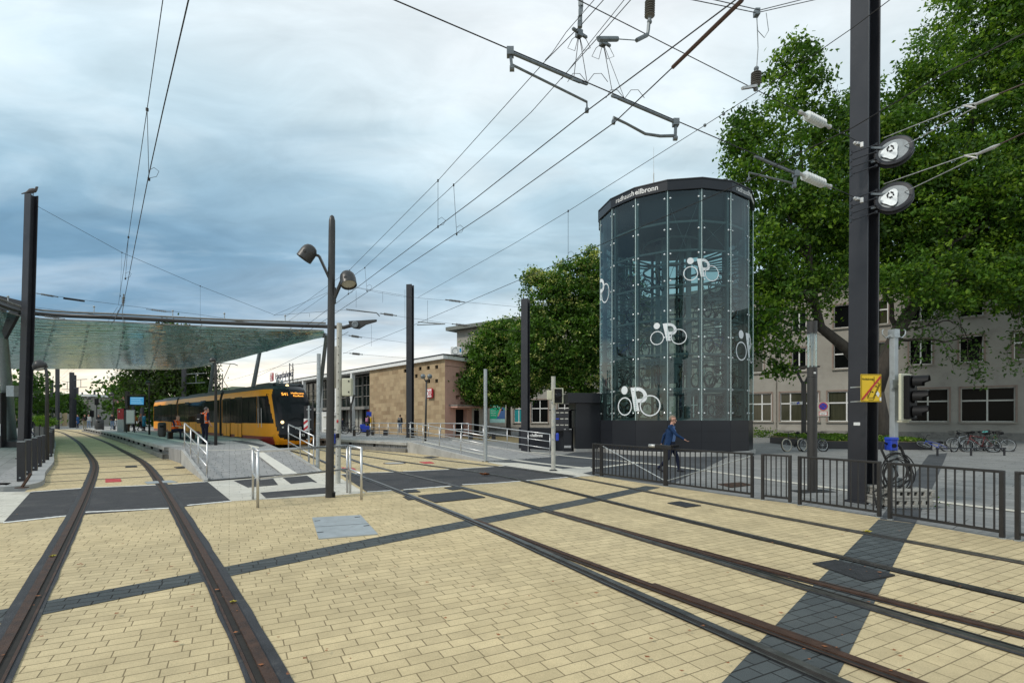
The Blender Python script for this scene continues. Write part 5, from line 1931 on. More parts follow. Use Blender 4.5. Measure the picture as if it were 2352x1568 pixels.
def wire(name, label, pts, r=.007, group=None, mat='wire'):
    if name in ('contact_wire', 'messenger_wire') and pts[0].y < 6.5:
        pts = [pts[0] + (pts[0] - pts[1]).normalized() * 16] + list(pts)
    if name == 'head_span_wire':
        pts = [pts[0] + (pts[0] - pts[1]).normalized() * 12 + Z * 4] + list(pts)
    o = thing(name, label, 'wire', pts[0], group)
    MB().tube(pts, r, 5).build('strand', M[mat], o)
    return o


def dropper(par, a, b, loop=True):
    mb = MB().tube([a, b], .0045, 4)
    mb.box(a, (.03, .03, .05)).box(b, (.03, .03, .05))
    if loop:
        d = Vector((1, .2, 0))
        mb.tube([b + Z * .02, b + d * .12 + Z * .06, b + d * .16 + Z * .16, b + d * .08 + Z * .22, b + Z * .16], .0045, 4)
    mb.build('dropper', M['wire'], par)


def insul(par, a, b, r=.055, n=7, mat='insul', name='insulator'):
    a, b = Vector(a), Vector(b)
    d = (b - a).normalized()
    L_ = (b - a).length
    prof = [(r * .35, 0)]
    for i in range(n):
        t = L_ * (.08 + .84 * i / n)
        prof += [(r * .45, t), (r, t + L_ * .84 / n * .3), (r * .95, t + L_ * .84 / n * .5), (r * .45, t + L_ * .84 / n * .62)]
    prof += [(r * .35, L_)]
    o = MB().lathe(prof, a, d, 12).build(name, M[mat], par, smooth=True, auto=40)
    MB().tube([a - d * L_ * .22, b + d * L_ * .22], r * .34, 6).build('end_rod', M['fitting' if mat == 'insul' else 'fit_light'], o)
    for q in (a - d * L_ * .2, b + d * L_ * .2):
        MB().ball(q, r * .5, 8, 6).build('fitting', M['fitting' if mat == 'insul' else 'fit_light'], o)
    return o


CZ = 6.0
# left track
c1 = [zpt(470, -170, CZ), zpt(433, 0, CZ), zpt(375, 250, CZ), zpt(340, 410, CZ), zpt(284, 695, CZ)]
m1 = [zpt(396, -150, 6.95), zpt(374, 0, 6.9), zpt(338, 250, 6.75), zpt(295, 545, 6.6), zpt(272, 700, 6.75)]
lw1 = wire('contact_wire', 'contact wire over the curved left track', c1 + [zpt(268, 726, CZ + .1)], .008, 'contact wires over the tracks')
lw2 = wire('messenger_wire', 'messenger wire over the curved left track with hanging droppers', m1, .006, 'messenger wires over the tracks')
dropper(lw2, zpt(338, 252, 6.75), zpt(342, 412, CZ))
dropper(lw2, zpt(295, 545, 6.6), zpt(288, 640, CZ))
rl = [pd(284, 690, 19.3), pd(262, 735, 24), pd(225, 790, 33), pd(180, 840, 48), pd(130, 880, 75)]
wire('contact_wire', 'contact wire of the left track running on under the glass canopy', rl, .008, 'contact wires over the tracks')
wire('messenger_wire', 'second wire of the left track running on under the glass canopy', [pd(270, 705, 21), pd(240, 750, 27), pd(205, 795, 36), pd(160, 845, 55), pd(120, 885, 80)], .006, 'messenger wires over the tracks')
# section insulator hanging at the left
hi = thing('wire_hanger', 'insulated hanger where the left contact wire meets the cross span', 'hanger', pd(283, 690, 19.4))
insul(hi, pd(283, 697, 19.4), pd(284, 680, 19.4), .06, 4)
MB().tube([pd(283, 740, 19.4), pd(281, 715, 19.4), pd(284, 698, 19.4)], .012, 5).tube([pd(272, 712, 19.4), pd(262, 738, 19.4)], .01, 5).build('rod', M['fitting'], hi)
# middle tracks
c2 = [zpt(1760, -70, CZ), zpt(1690, 0, CZ), zpt(1550, 105, CZ), zpt(1348, 255, CZ), zpt(1091, 457, CZ), zpt(770, 698, CZ), zpt(655, 783, CZ)]
wire('contact_wire', 'contact wire over the middle tram track passing the long steady arm', c2, .008, 'contact wires over the tracks')
c3 = [zpt(1800, -80, CZ), zpt(1705, 0, CZ), zpt(1545, 155, CZ), zpt(1412, 281, CZ), zpt(1143, 473, CZ), zpt(775, 716, CZ), zpt(663, 790, CZ)]
cw3 = wire('contact_wire', 'contact wire with brown insulated section over the branch track', c3, .008, 'contact wires over the tracks')
MB().tube([zpt(1705, 0, CZ), zpt(1545, 155, CZ)], .024, 6).build('insulated_section', M['copper'], cw3)
m2 = [zpt(1400, -15, 7.1), zpt(1333, 60, 7.1), zpt(1254, 139, 7.05), zpt(1006, 415, 6.95), zpt(803, 620, 6.95), zpt(653, 729, 7.05)]
m3 = [zpt(1462, -15, 7.1), zpt(1372, 88, 7.1), zpt(1220, 258, 7.0), zpt(1042, 425, 6.95), zpt(835, 617, 6.95), zpt(663, 737, 7.05)]
mw2 = wire('messenger_wire', 'left one of the two messenger wires over the middle tracks', m2, .006, 'messenger wires over the tracks')
mw3 = wire('messenger_wire', 'right one of the two messenger wires over the middle tracks', m3, .006, 'messenger wires over the tracks')
for par, a, b in ((mw2, zpt(1006, 415, 6.95), zpt(1006, 521, CZ)), (mw3, zpt(1042, 425, 6.95), zpt(1049, 538, CZ)), (mw2, zpt(803, 621, 6.95), zpt(800, 675, CZ)), (mw3, zpt(838, 615, 6.95), zpt(843, 668, CZ))):
    dropper(par, a, b)
# the doubled auxiliary strands near the camera
wire('messenger_wire', 'doubled strand beside the left middle messenger wire at the top', [zpt(1378, -15, 7.12), zpt(1300, 75, 7.12), zpt(1268, 122, 7.1), zpt(1252, 139, 7.08)], .005, 'messenger wires over the tracks')
wire('messenger_wire', 'doubled strand beside the right middle messenger wire at the top', [zpt(1446, -15, 7.12), zpt(1360, 92, 7.12), zpt(1290, 182, 7.06)], .005, 'messenger wires over the tracks')
# right track
c4 = [zpt(2480, 10, CZ), zpt(2352, 78, CZ), zpt(2167, 170, CZ), zpt(1959, 293, CZ), zpt(1834, 353, CZ), zpt(1720.7, 413, CZ), zpt(1305, 595, CZ), zpt(960, 742, CZ), zpt(788, 812, CZ)]
cw4 = wire('contact_wire', 'contact wire over the track nearest the railing, crossing before the bike tower', c4, .008, 'contact wires over the tracks')
m4 = [zpt(2150, -60, 7.2), zpt(2044, 0, 7.15), zpt(1960.7, 63, 7.1), zpt(1834, 150, 7.1), zpt(1737, 213, 7.1), zpt(1620.7, 287, 7.05), zpt(1305, 485, 6.95), zpt(1180, 560, 6.95), zpt(960, 683, 7.0)]
mw4 = wire('messenger_wire', 'messenger wire running over the bike tower towards the right tree', m4, .006, 'messenger wires over the tracks')
dropper(mw4, zpt(1305, 485, 6.95), zpt(1305, 595, CZ))
for p in (zpt(1662, 262, 7.07), zpt(1619, 288, 7.05)):
    MB().ball(p, .03, 8, 6).build('clamp', M['fitting'], mw4)

# cross spans at the big mast
s1a, s1b = pd(1968, 455, 10.3), pd(905, 0, 6.0)
e1 = s1b + (s1b - s1a) * .8
sp1 = wire('span_wire', 'lower cross span from the big mast carrying the steady arms', [s1a, s1b, e1], .008, 'cross span wires')


def on1(x):
    k = (x - CX) / F
    d = s1b - s1a
    t = (k * s1a.y - s1a.x) / (d.x - k * d.y)
    return s1a + d * t


s2a, s2b = pd(1965, 322, 10.3), zpt(1340.6, 6.5, 7.3)
sp2 = wire('span_wire', 'upper cross span from the big mast with white insulator', [s2a, s2b, s2b + (s2b - s2a) * .8], .007, 'cross span wires')


def on2(x):
    k = (x - CX) / F
    d = s2b - s2a
    t = (k * s2a.y - s2a.x) / (d.x - k * d.y)
    return s2a + d * t


insul(sp1, on1(1842), on1(1896), .085, 8, 'insul_w')
insul(sp2, on2(1848), on2(1896), .085, 8, 'insul_w')
h3 = pd(1738, 30, on2(1738).y)
for dy in (0, -.12):
    wire('head_span_wire', 'sagging head span cable at the top right, ' + ('front strand' if dy else 'rear strand'), [pd(1480, -22, 7.2) + Vector((0, dy, 0)), pd(1600, 2 - 40 * dy, h3.y - .8) + Vector((0, dy, 0)), h3 + Vector((0, dy, dy * .4)), pd(1872, 0 - 20 * dy, h3.y + .5) + Vector((0, dy, 0)), pd(1990, -34, 10.3)], .007, 'head span cables')
hg = thing('wire_hanger', 'long vertical hanger with grey ribbed insulator left of the big mast', 'hanger', on2(1738))
b_ = on2(1733) + Z * .05
MB().tube([h3, pd(1741, 110, h3.y), pd(1738, 155, h3.y)], .008, 5).tube([h3 + Vector((.16, 0, 0)), h3 + Vector((.2, 0, -.3)), h3 + Vector((.13, 0, -.42)), h3 + Vector((.02, 0, -.3)), h3 + Vector((.0, 0, -.1))], .006, 5).box(h3, (.08, .1, .1)).build('rod', M['fitting'], hg)
insul(hg, pd(1737, 165, h3.y), pd(1736, 198, h3.y), .085, 6)
MB().tube([pd(1735, 200, h3.y), b_], .02, 6).bar(b_ + Vector((-.25, -.1, -.1)), b_ + Vector((.03, 0, 0)), .05, .04).build('clamp', M['fit_light'], hg)


def arm(label, on, xa, xb, hookx, hooky, tip, curved=False):
    """tube along the span with a drop bracket and a steady arm reaching to the contact wire"""
    o = thing('registration_arm', label, 'arm', on(xa), 'registration arms on the cross span')
    a, b = on(xa) - Z * .035, on(xb) - Z * .035
    MB().tube([a, b], .022, 8).box(a, (.09, .09, .1)).build('tube', M['fitting'], o)
    c = pd(hookx, hooky, a.y)
    MB().bar(a, c, .035, .05).lathe([(.035, -.03), (.035, .03), (0, .03)], c, (1, 0, 0), 10).build('drop_bracket', M['fitting'], o)
    if curved:
        mid = c.lerp(tip, .5) + Z * -.05
        pts = [c + Z * .04, c.lerp(mid, .5) + Z * .0, mid, mid.lerp(tip, .6) + Z * .05, tip + Z * .07, tip]
        MB().tube(pts, [.024, .022, .02, .018, .02, .024], 6).build('steady_arm', M['fitting'], o)
    else:
        MB().tube([c + Z * .05, tip + Z * .12, tip], .016, 6).build('steady_arm', M['fitting'], o)
    MB().box(tip, (.05, .05, .05)).build('wire_clip', M['fitting'], o)
    # V shaped fork at the other end
    MB().bar(b + Vector((-.12, -.14, -.05)), b + Vector((.12, .14, .06)), .03, .03).build('fork', M['fitting'], o)
    return o, b


a1_, b1_ = arm('long straight registration arm on the left of the cross span', on1, 1172, 1332, 1176, 158, zpt(1348, 254, CZ + .02))
a2_, b2_ = arm('registration arm with curved steady arm left above the bike tower', on1, 1552, 1420, 1551, 318, zpt(1409, 281, CZ + .02), True)
a3_, b3_ = arm('pale registration arm in front of the big tree', on1, 1828, 1741, 1824, 428, zpt(1720, 412, CZ + .02))
# V hangers from messenger to span
for par, p, q1, q2 in ((a1_, zpt(1330, 78, 7.1), b1_ + Vector((-.1, -.12, -.03)), b1_ + Vector((.12, .14, .08))), (a2_, zpt(1385, 98, 7.1), b2_ + Vector((-.1, -.12, -.03)), b2_ + Vector((.12, .14, .08)))):
    mb = MB().tube([p, q1], .005, 4).tube([p, q2], .005, 4)
    for s_ in (1, -1):
        mb.tube([q2 + Vector((0, 0, 0)), q2 + Vector((-.1 * s_, .02, .14)), q2 + Vector((-.2 * s_, 0, .13)), q2 + Vector((-.28 * s_, -.05, -.02))], .0045, 4)
        mb.tube([p, p + Vector((.1 * s_, 0, -.08)), p + Vector((.16 * s_, 0, -.2)), p + Vector((.06 * s_, 0, -.24)), p], .0045, 4)
    mb.build('hanger_cord', M['wire'], par)
    MB().box(p, (.08, .08, .09), .5).bar(p + Vector((-.1, -.1, 0)), p + Vector((.12, .1, .02)), .035, .03).build('saddle', M['fitting'], par)
# chain and insulator at the top edge
ch = thing('wire_hanger', 'chain of links hanging at the top centre above the messenger wire', 'hanger', zpt(1332, 60, 7.1))
mb = MB()
for i, (x, y) in enumerate(((1332, 56), (1332, 44), (1333, 32), (1334, 20), (1334, 8), (1334, -6))):
    mb.box(pd(x, y, zpt(1332, 60, 7.1).y), (.035 if i % 2 else .06, .05, .085), i * .7)
mb.build('links', M['fitting'], ch)
ih = thing('wire_hanger', 'hanging grey ribbed insulator with link at the top of the picture', 'hanger', on2(1487))
dy_ = on2(1487).y
insul(ih, pd(1492, 42, dy_), pd(1493, -2, dy_), .075, 7)
q = on2(1487)
MB().tube([pd(1491, 46, dy_), pd(1489, 70, dy_), q], .026, 6).tube([q, pd(1462, 93, dy_ - .1)], .03, 6).tube([pd(1462, 93, dy_ - .1), pd(1418, 90, dy_ - .3)], .007, 5).tube([pd(1418, 90, dy_ - .3), pd(1375, 90, dy_ - .5)], .035, 7).build('link', M['fitting'], ih)

# cables from the tensioning wheels
for zc_, tip, out_, lab in ((349, (2240, 240), (2420, 165), 'upper'), (455, (2243, 355), (2420, 275), 'lower')):
    q = pd(*tip, 8.2)
    o = wire('tension_cable', lab + ' pair of tension cables leaving the wheel to the right', [pd(2030, zc_ - 32, 10.2), pd(tip[0] - 25, tip[1] + 3, 8.35)], .009, 'tension cables of the big mast', 'fit_light')
    MB().tube([pd(2078, zc_ - 14, 10.2), pd(tip[0], tip[1] + 7, 8.3)], .009, 5).build('second_strand', M['fit_light'], o)
    MB().tube([pd(tip[0] - 28, tip[1] + 3, 8.35), pd(tip[0], tip[1] - 2, 8.2), pd(tip[0] + 2, tip[1] + 8, 8.2), pd(tip[0] - 28, tip[1] + 3, 8.35)], .014, 6).tube([pd(tip[0], tip[1], 8.2), pd(tip[0] + 40, tip[1] - 17, 7.9), pd(tip[0] + 55, tip[1] - 24, 7.8)], [.02, .03, .012], 7).build('turnbuckle', M['fit_light'], o)
    MB().tube([pd(tip[0] + 55, tip[1] - 24, 7.8), pd(*out_, 6.8), pd(*out_, 6.8) * 2 - pd(tip[0] + 55, tip[1] - 24, 7.8) + (pd(*out_, 6.8) - pd(tip[0] + 55, tip[1] - 24, 7.8)) * 6], .011, 5).build('strand', M['copper'], o)

# distant spans
ltop = top - Z * .45
sw = wire('span_wire', 'long slack span from the top of the left mast to the canopy', [ltop + Vector((.2, 0, 0))] + [pd(280, 580, 23.1), pd(460, 657, 25), pd(628, 722, 29)], .008, 'cross span wires')
dropper(sw, pd(280, 580, 23.1), pd(276, 680, 23.1), False)
dropper(sw, pd(460, 657, 25), pd(460, 735, 25), False)
l2 = pd(77, 673, 22.0)
sw = wire('span_wire', 'insulated span from the left mast over the glass canopy edge', [l2, pd(200, 690, 23.1), pd(300, 703, 24.2), pd(470, 724, 26), pd(600, 745, 28)], .007, 'cross span wires')
insul(sw, pd(92, 675, 22.1), pd(126, 681, 22.5), .05, 9)
MB().tube([pd(147, 685, 22.6), pd(193, 691.5, 24)], .04, 8).build('dark_sleeve', M['black'], sw)
insul(sw, pd(345, 711, 24.6), pd(385, 716, 25), .045, 8)
insul(sw, pd(540, 737, 27), pd(575, 741, 27.4), .045, 8)
sw = wire('span_wire', 'lower span from the left mast just above the canopy beam', [pd(76, 705, 22.0), pd(250, 727, 24), pd(420, 752, 26), pd(600, 782, 31)], .007, 'cross span wires')
insul(sw, pd(100, 726, 22.2), pd(140, 731, 22.6), .05, 9)
insul(sw, pd(330, 760, 25), pd(385, 768, 26), .045, 8)
t3 = m3b + Z * (1.2 + (961 - 657) * m3b.y / F - .15)
for lab, pts, ins in (('span from the platform mast top across to the lamp post', [pd(950, 685, 32.5), pd(870, 672, 30), pd(820, 661, 28.5), pd(790, 656, 27.5), pd(628, 724, 26)], ()),
                      ('thin span with insulator from the middle masts to the tall mast', [pd(820, 660, 28.5), pd(958, 684, 31), pd(1062, 693, 29.5), pd(1200, 706, 27)], ((1030, 689, 1060, 693),)),
                      ('lower span with steady arms between lamp post and dark mast', [pd(628, 724, 26), pd(790, 712, 26.5), pd(870, 720, 27.5), pd(1010, 740, 28.5), pd(1120, 753, 27.5), pd(1200, 762, 27)], ((880, 720.5, 905, 724), (1045, 744.5, 1075, 748))),
                      ('short span with insulator right of the canopy tip', [pd(780, 767, 30), pd(940, 788, 32.6)], ((806, 771, 826, 774),)),
                      ('second short span with insulator below the canopy tip', [pd(788, 810, 30), pd(940, 823, 32.6)], ((808, 811.5, 828, 813.5),))):
    o = wire('span_wire', lab, pts, .007, 'cross span wires')
    for q in ins:
        d0 = pts[-2].y
        insul(o, pd(q[0], q[1], d0), pd(q[2], q[3], d0), .075, 8)
for lab, a, b, c in (('far registration arm left of the platform mast', pd(795, 710, 27), pd(865, 718.5, 27), pd(872, 726, 27)), ('far registration arm right of the platform mast', pd(960, 739, 29.5), pd(1022, 744, 29), pd(958, 746, 29.5))):
    o = thing('registration_arm', lab, 'arm', a, 'registration arms on the cross span')
    MB().tube([a, b], .03, 6).tube([b, c], .03, 6).build('tube', M['fitting'], o)
for x, y0, y1, d in ((930, 665, 735, 30), (982, 690, 742, 29), (711, 720, 728, 26), (853, 745, 795, 30), (818, 667, 706, 28), (879, 670, 695, 29)):
    o = thing('dropper_wire', 'thin vertical dropper between distant span wires near the lamp post', 'wire', pd(x, y1, d), 'thin droppers of the distant spans')
    MB().tube([pd(x, y0, d), pd(x, y1, d)], .006, 4).build('strand', M['wire'], o)
for i, pts in enumerate(([pd(590, 865, 60), pd(700, 812, 45), pd(760, 785, 38), pd(800, 762, 33)], [pd(480, 835, 70), pd(640, 800, 50), pd(740, 765, 36)], [pd(505, 880, 75), pd(640, 842, 55), pd(745, 828, 42)])):
    wire('distant_wire', ['distant catenary wire rising to the right over the station roof', 'distant catenary wire under the canopy edge', 'lowest distant catenary wire over the station roof'][i], pts, .014, 'distant railway wires')


# ------------------------------------------------------------------ lamps, poles and signs
lp = at(757, 1142)
LH = 1.7 + (961 - 494) * lp.y / F
lam = thing('street_lamp', 'tall dark grey lamp post with two helmet shaped spotlights inside the barrier', 'lamp', lp)
MB().tube([lp, lp + Vector((.05, 0, LH - .35)), lp + Vector((.053, 0, LH - .12)), lp + Vector((.054, 0, LH - .03)), lp + Vector((.054, 0, LH))], [.088, .07, .066, .045, .01], 16).build('post', M['lampgrey'], lam, smooth=True, auto=50)
MB().box(lp + Vector((.1, -.02, .06)), (.05, .05, .1)).build('cable_box', M['black'], lam)
for (jx, jy), (sx1, sy1), (hx, hy), ax_, lab in (((757, 640), (733, 588), (708, 580), Vector((-.55, -.1, -.83)), 'l'), ((768, 685), (787, 640), (799, 640), Vector((.25, -.35, -.9)), 'r')):
    d0 = lp.y
    a, b, h = pd(jx, jy, d0), pd(sx1, sy1, d0 - .05), pd(hx, hy, d0 - .15)
    ar = MB()
    ar.bar(a - Z * .0, b, .045, .09, up=Vector((0, 1, 0)))
    ar.bar(pd(jx, jy - 25, d0), pd(jx, jy + 12, d0), .05, .07)
    ar.tube([b, b.lerp(h, .35)], .03, 8)
    g_ = ar.build('bracket', M['lampgrey'], lam)
    ax_ = ax_.normalized()
    MB().lathe([(.005, -.175), (.06, -.168), (.11, -.14), (.15, -.08), (.165, 0), (.166, .17), (.158, .172), (.15, .12), (0, .12)], h, ax_, 28).build('lamp_head', M['lampgrey'], lam, smooth=True, auto=40)
    MB().lathe([(.148, .115), (.148, .125), (0, .125)], h, ax_, 24).build('lens', M['lens'], lam)
    MB().lathe([(.03, -.01), (.03, .02), (0, .02)], h + ax_ * .02 + Vector((0, -.165, 0)), (0, -1, 0), 10).build('joint', M['lampgrey'], lam)

bp = at(776, 1110)
po = thing('signal_post', 'pale grey perforated post with cabinet behind the foreground lamp', 'post', bp)
MB().tube([bp, bp + Vector((.04, 0, 1.7 + (961 - 742) * bp.y / F))], .068, 12).build('post', M['postgrey'], po, smooth=True, auto=50)
mb = MB()
for k in range(16):
    mb.lathe([(.012, 0), (.012, .01), (0, .01)], bp + Vector((.02 + .0013 * k, -.066, .5 + .22 * k)), (0, -1, 0), 8)
mb.build('holes', M['seam'], po)
MB().tube([bp + Vector((-.1, .05, 2.5)), bp + Vector((-.09, .05, 3.6))], .04, 10).build('side_tube', M['postgrey'], po, smooth=True)
cbx = bp + Vector((.26, -.02, 1.7 + (961 - 889) * bp.y / F))
c_ = MB().box(cbx, (.25, .18, .46)).build('cabinet', M['beige'], po, bevel=.02)
mb = MB().box(cbx + Vector((.06, -.095, .15)), (.03, .01, .04)).box(cbx + Vector((.06, -.095, -.13)), (.03, .01, .04))
mb.build('latch', M['black'], c_)
MB().box(bp + Vector((.0, -.07, 1.7 + (961 - 967) * bp.y / F)), (.07, .012, .07)).build('red_sticker', M['red'], po)
MB().box(bp + Vector((.02, -.07, 1.7 + (961 - 1000) * bp.y / F)), (.08, .012, .12)).build('black_sticker', M['black'], po)
bxp = bp + Vector((-.12, -.04, 1.7 + (961 - 1007) * bp.y / F))
MB().box(bxp, (.14, .16, .26)).build('blue_box', M['blue'], po, bevel=.02)
wp = thing('sign_board', 'pair of white sign boards seen from behind clamped to the lamp post', 'sign', pd(756, 990, 11.5))
for x0, x1 in ((739, 752), (765, 773)):
    a, b = pd(x0, 969, 11.42), pd(x1, 969, 11.42)
    MB().bar(a, b, .015, .44).build('board', M['white'], wp, bevel=.006)
for y in (955, 985):
    MB().tube([pd(742, y, 11.4), pd(771, y, 11.4)], .012, 6).build('clamp', M['steel'], wp)


def pole(name, label, cat, px, ytop, r, mat, z=0.0, lean=0.0, cap=True):
    p = at(px[0], px[1], z)
    h = CH - z + (YH - ytop) * p.y / F
    o = thing(name, label, cat, p)
    MB().tube([p, p + Vector((lean, 0, h))], r, 14).build('post', M[mat], o, smooth=True, auto=50)
    if cap:
        MB().lathe([(r * 1.06, 0), (r * 1.06, .03), (0, .035)], p + Vector((lean, 0, h - .02)), n=14).build('cap', M[mat], o)
    MB().lathe([(r * 1.9, 0), (r * 1.9, .03), (r * 1.2, .05)], p, n=14).build('foot', M['iron'], o)
    return o, p, h


o, p, h = pole('galvanised_pole', 'bare galvanised pole right of the tram front', 'pole', (729.5, 1080), 813, .062, 'galv', lean=.04)
for y in (948, 972, 1000):
    q = pd(731, y, p.y)
    MB().lathe([(.07, -.02), (.07, .02)], q, n=14).build('band', M['steel'], o)
pole('galvanised_pole', 'bare galvanised pole at the foot of the long ramp', 'pole', (1115, 1060), 848, .072, 'galv')
o, p, h = pole('sign_post', 'thin sign post with red white chevron board at the island ramp', 'sign post', (709.5, 1069), 932, .035, 'galv')
q = pd(707, 960, p.y + .05)
MB().bar(pd(698.5, 961, p.y + .06), pd(720.5, 961, p.y + .06), .02, 58 * p.y / F).build('dark_board', M['anthra'], o)
ch0, ch1 = pd(698, 975, p.y + .03), pd(707.5, 975, p.y + .03)
cbd = MB().bar(ch0, ch1, .015, 28 * p.y / F).build('chevron_board', M['white'], o)
hh_ = 14 * p.y / F
w_ = (ch1 - ch0).length
mb = MB()
for k in range(2):
    zb = ch0.z - hh_ + k * hh_ * 1.0
    vs = [Vector((ch0.x, ch0.y - .012, zb)), Vector((ch1.x, ch1.y - .012, zb + hh_ * .55)), Vector((ch1.x, ch1.y - .012, zb + hh_ * .95)), Vector((ch0.x, ch0.y - .012, zb + hh_ * .45))]
    mb.add(vs, [(0, 1, 2, 3)])
mb.build('red_stripes', M['red'], cbd)
for y in (940, 963, 985, 1008):
    MB().bar(pd(704, y, p.y), pd(715, y, p.y), .02, .03).build('clamp', M['galv'], o)

# traffic signal in the middle
o, p, h = pole('traffic_signal', 'pale signal post with one dark round signal before the lockers', 'signal', (1271, 1081), 865, .07, 'postgrey')
q = pd(1283, 909, p.y - .12)
hd = MB().box(q, (.30, .16, .5)).build('signal_head', M['beige'], o, bevel=.02)
MB().box(q + Vector((-.02, -.085, .0)), (.25, .01, .46)).build('face', M['black'], hd)
MB().lathe([(.115, 0), (.12, .03), (.07, .05), (0, .06)], q + Vector((-.02, -.09, 0)), (0, -1, 0), 24).build('signal_lens', M['tram_b'], hd, smooth=True)
MB().torus(q + Vector((-.02, -.12, 0)), .12, .014, (0, 1, 0), 20).build('visor', M['black'], hd)
MB().box(pd(1262, 907, p.y), (.16, .14, .3)).build('back_box', M['beige'], o, bevel=.015)
MB().box(pd(1280, 1003, p.y - .02), (.1, .12, .25)).build('blue_box', M['blue'], o, bevel=.03)
for k in range(7):
    q = pd(1271 + random.uniform(-4, 4), 925 + 14 * k, p.y - .071)
    MB().box(q, (.05, .004, .06), 0).build('sticker', M['galv'], o)

# temporary signal on blocks
bb = at(2053, 1160)
ts = thing('temporary_signal', 'temporary traffic signal with cream back board on a square post', 'signal', bb)
pz = .30
hgt = 1.7 + (961 - 766) * bb.y / F
MB().box(bb + Z * (pz + (hgt - pz) / 2), (.105, .105, hgt - pz), .3).build('post', M['plate'], ts, bevel=.006)
MB().box(bb + Z * (hgt - .0), (.135, .135, .16), .3).build('top_sleeve', M['galv'], ts)
mb = MB()
for s_ in (1, -1):
    mb.tube([bb + Vector((0, 0, hgt - .02)), bb + Vector((.1 * s_, 0, hgt - .05)), bb + Vector((.16 * s_, 0, hgt - .08)), bb + Vector((.22 * s_, 0, hgt - .02)), bb + Vector((.23 * s_, 0, hgt + .05)), bb + Vector((.2 * s_, 0, hgt + .08))], .012, 6)
mb.build('cable_hooks', M['galv'], ts)
hc = pd(2088, 912, bb.y - .15)
Rz = R(28)
MR = Matrix.Rotation(Rz, 3, 'Z')
H3 = 102 * bb.y / F
bk = MB().box(hc + MR @ Vector((-.02, .06, 0)), (.40, .05, H3 + .04), Rz).build('back_board', M['beige'], ts, bevel=.02)
MB().box(hc + MR @ Vector((.03, -.0, 0)), (.31, .12, H3 - .03), Rz).build('housing', M['black'], ts, bevel=.02)
for k in (-1, 0, 1):
    c = hc + MR @ Vector((.03, -.065, -k * H3 / 3.05))
    v = MB()
    axv = MR @ Vector((.25, -1, 0)).normalized()
    # visor: half open tube
    x_ = axv.cross(Z).normalized()
    ring0, ring1 = [], []
    for j in range(17):
        a = R(-35) + R(250) * j / 16
        o_ = x_ * math.cos(a) * .125 + Z * math.sin(a) * .125
        ring0.append(c + o_)
        ring1.append(c + o_ * 1.02 + axv * (.24 if 0 <= a <= math.pi else .15))
    v.ribbon(ring0, ring1)
    vo = v.build('visor', M['black'], ts, smooth=True)
    MB().lathe([(.115, 0), (.1, .03), (0, .045)], c, axv, 20).build('signal_lens', M['tram_b'], vo, smooth=True)
for z_ in (888 - 5, 968):
    MB().tube([bb + Z * (CH + (YH - z_) * bb.y / F), hc + Z * (CH + (YH - z_) * bb.y / F - hc.z)], .02, 6).build('arm', M['beige'], ts)
MB().box(bb + Z * (CH + (YH - 882) * bb.y / F) + Vector((-.02, -.05, 0)), (.17, .05, .17), .3).build('clamp', M['galv'], ts)
q = pd(2047, 1019, bb.y - .1)
MB().box(q, (.16, .15, .25), .2).box(q + Z * .1 + Vector((0, -.01, 0)), (.175, .165, .06), .2).build('blue_socket_box', M['blue'], ts, bevel=.015)
MB().lathe([(.04, 0), (.04, .03), (0, .03)], q + Vector((-.01, -.08, -.03)), (0, -1, 0), 12).build('socket', M['black'], ts)
for dx in (-.12, .12):
    MB().box(bb + Vector((dx, -.02, .42)), (.03, .1, .24), .3).build('foot_bracket', M['galv'], ts)
M['block'] = pm('cinder_concrete', (0.30, 0.29, 0.26), 0.95, var=.25, scale=5, bump=.6, bscale=40)
bc = at(2056, 1187)
for i in range(2):
    for j in range(4):
        o = thing('concrete_block', ['front', 'second', 'third', 'rear'][j] + ' concrete foundation block in the ' + ['lower', 'upper'][i] + ' layer under the temporary signal', 'block', (bb.x - .3 + .34 * j * .8, bb.y - .28 + .23 * j, .04 + .165 * i), 'concrete blocks under the temporary signal')
        c = Vector((bb.x + .02 + .06 * i - (.02 * j), bb.y - .36 + .235 * j, .115 + .168 * i))
        W_b = .80 - .04 * i
        mb = MB().box(c + Z * .06, (W_b, .2, .04), .03).box(c - Z * .055, (W_b, .2, .05), .03)
        for k in range(6):
            mb.box(c + Vector((-W_b / 2 + .05 + (W_b - .1) * k / 5, 0, 0)), (.07, .198, .1), .03)
        mb.build('block', M['block'], o, bevel=.008)
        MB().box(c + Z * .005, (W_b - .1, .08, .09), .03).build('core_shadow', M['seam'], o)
mb = MB()
for k in range(3):
    mb.bar((bb.x - .46, bb.y - .4 + .42 * k, .018), (bb.x + .46, bb.y - .36 + .42 * k, .018), .05, .035)
tag(mb.build('block_pallet', M['galv']), 'low galvanised frame carrying the concrete blocks', 'frame')
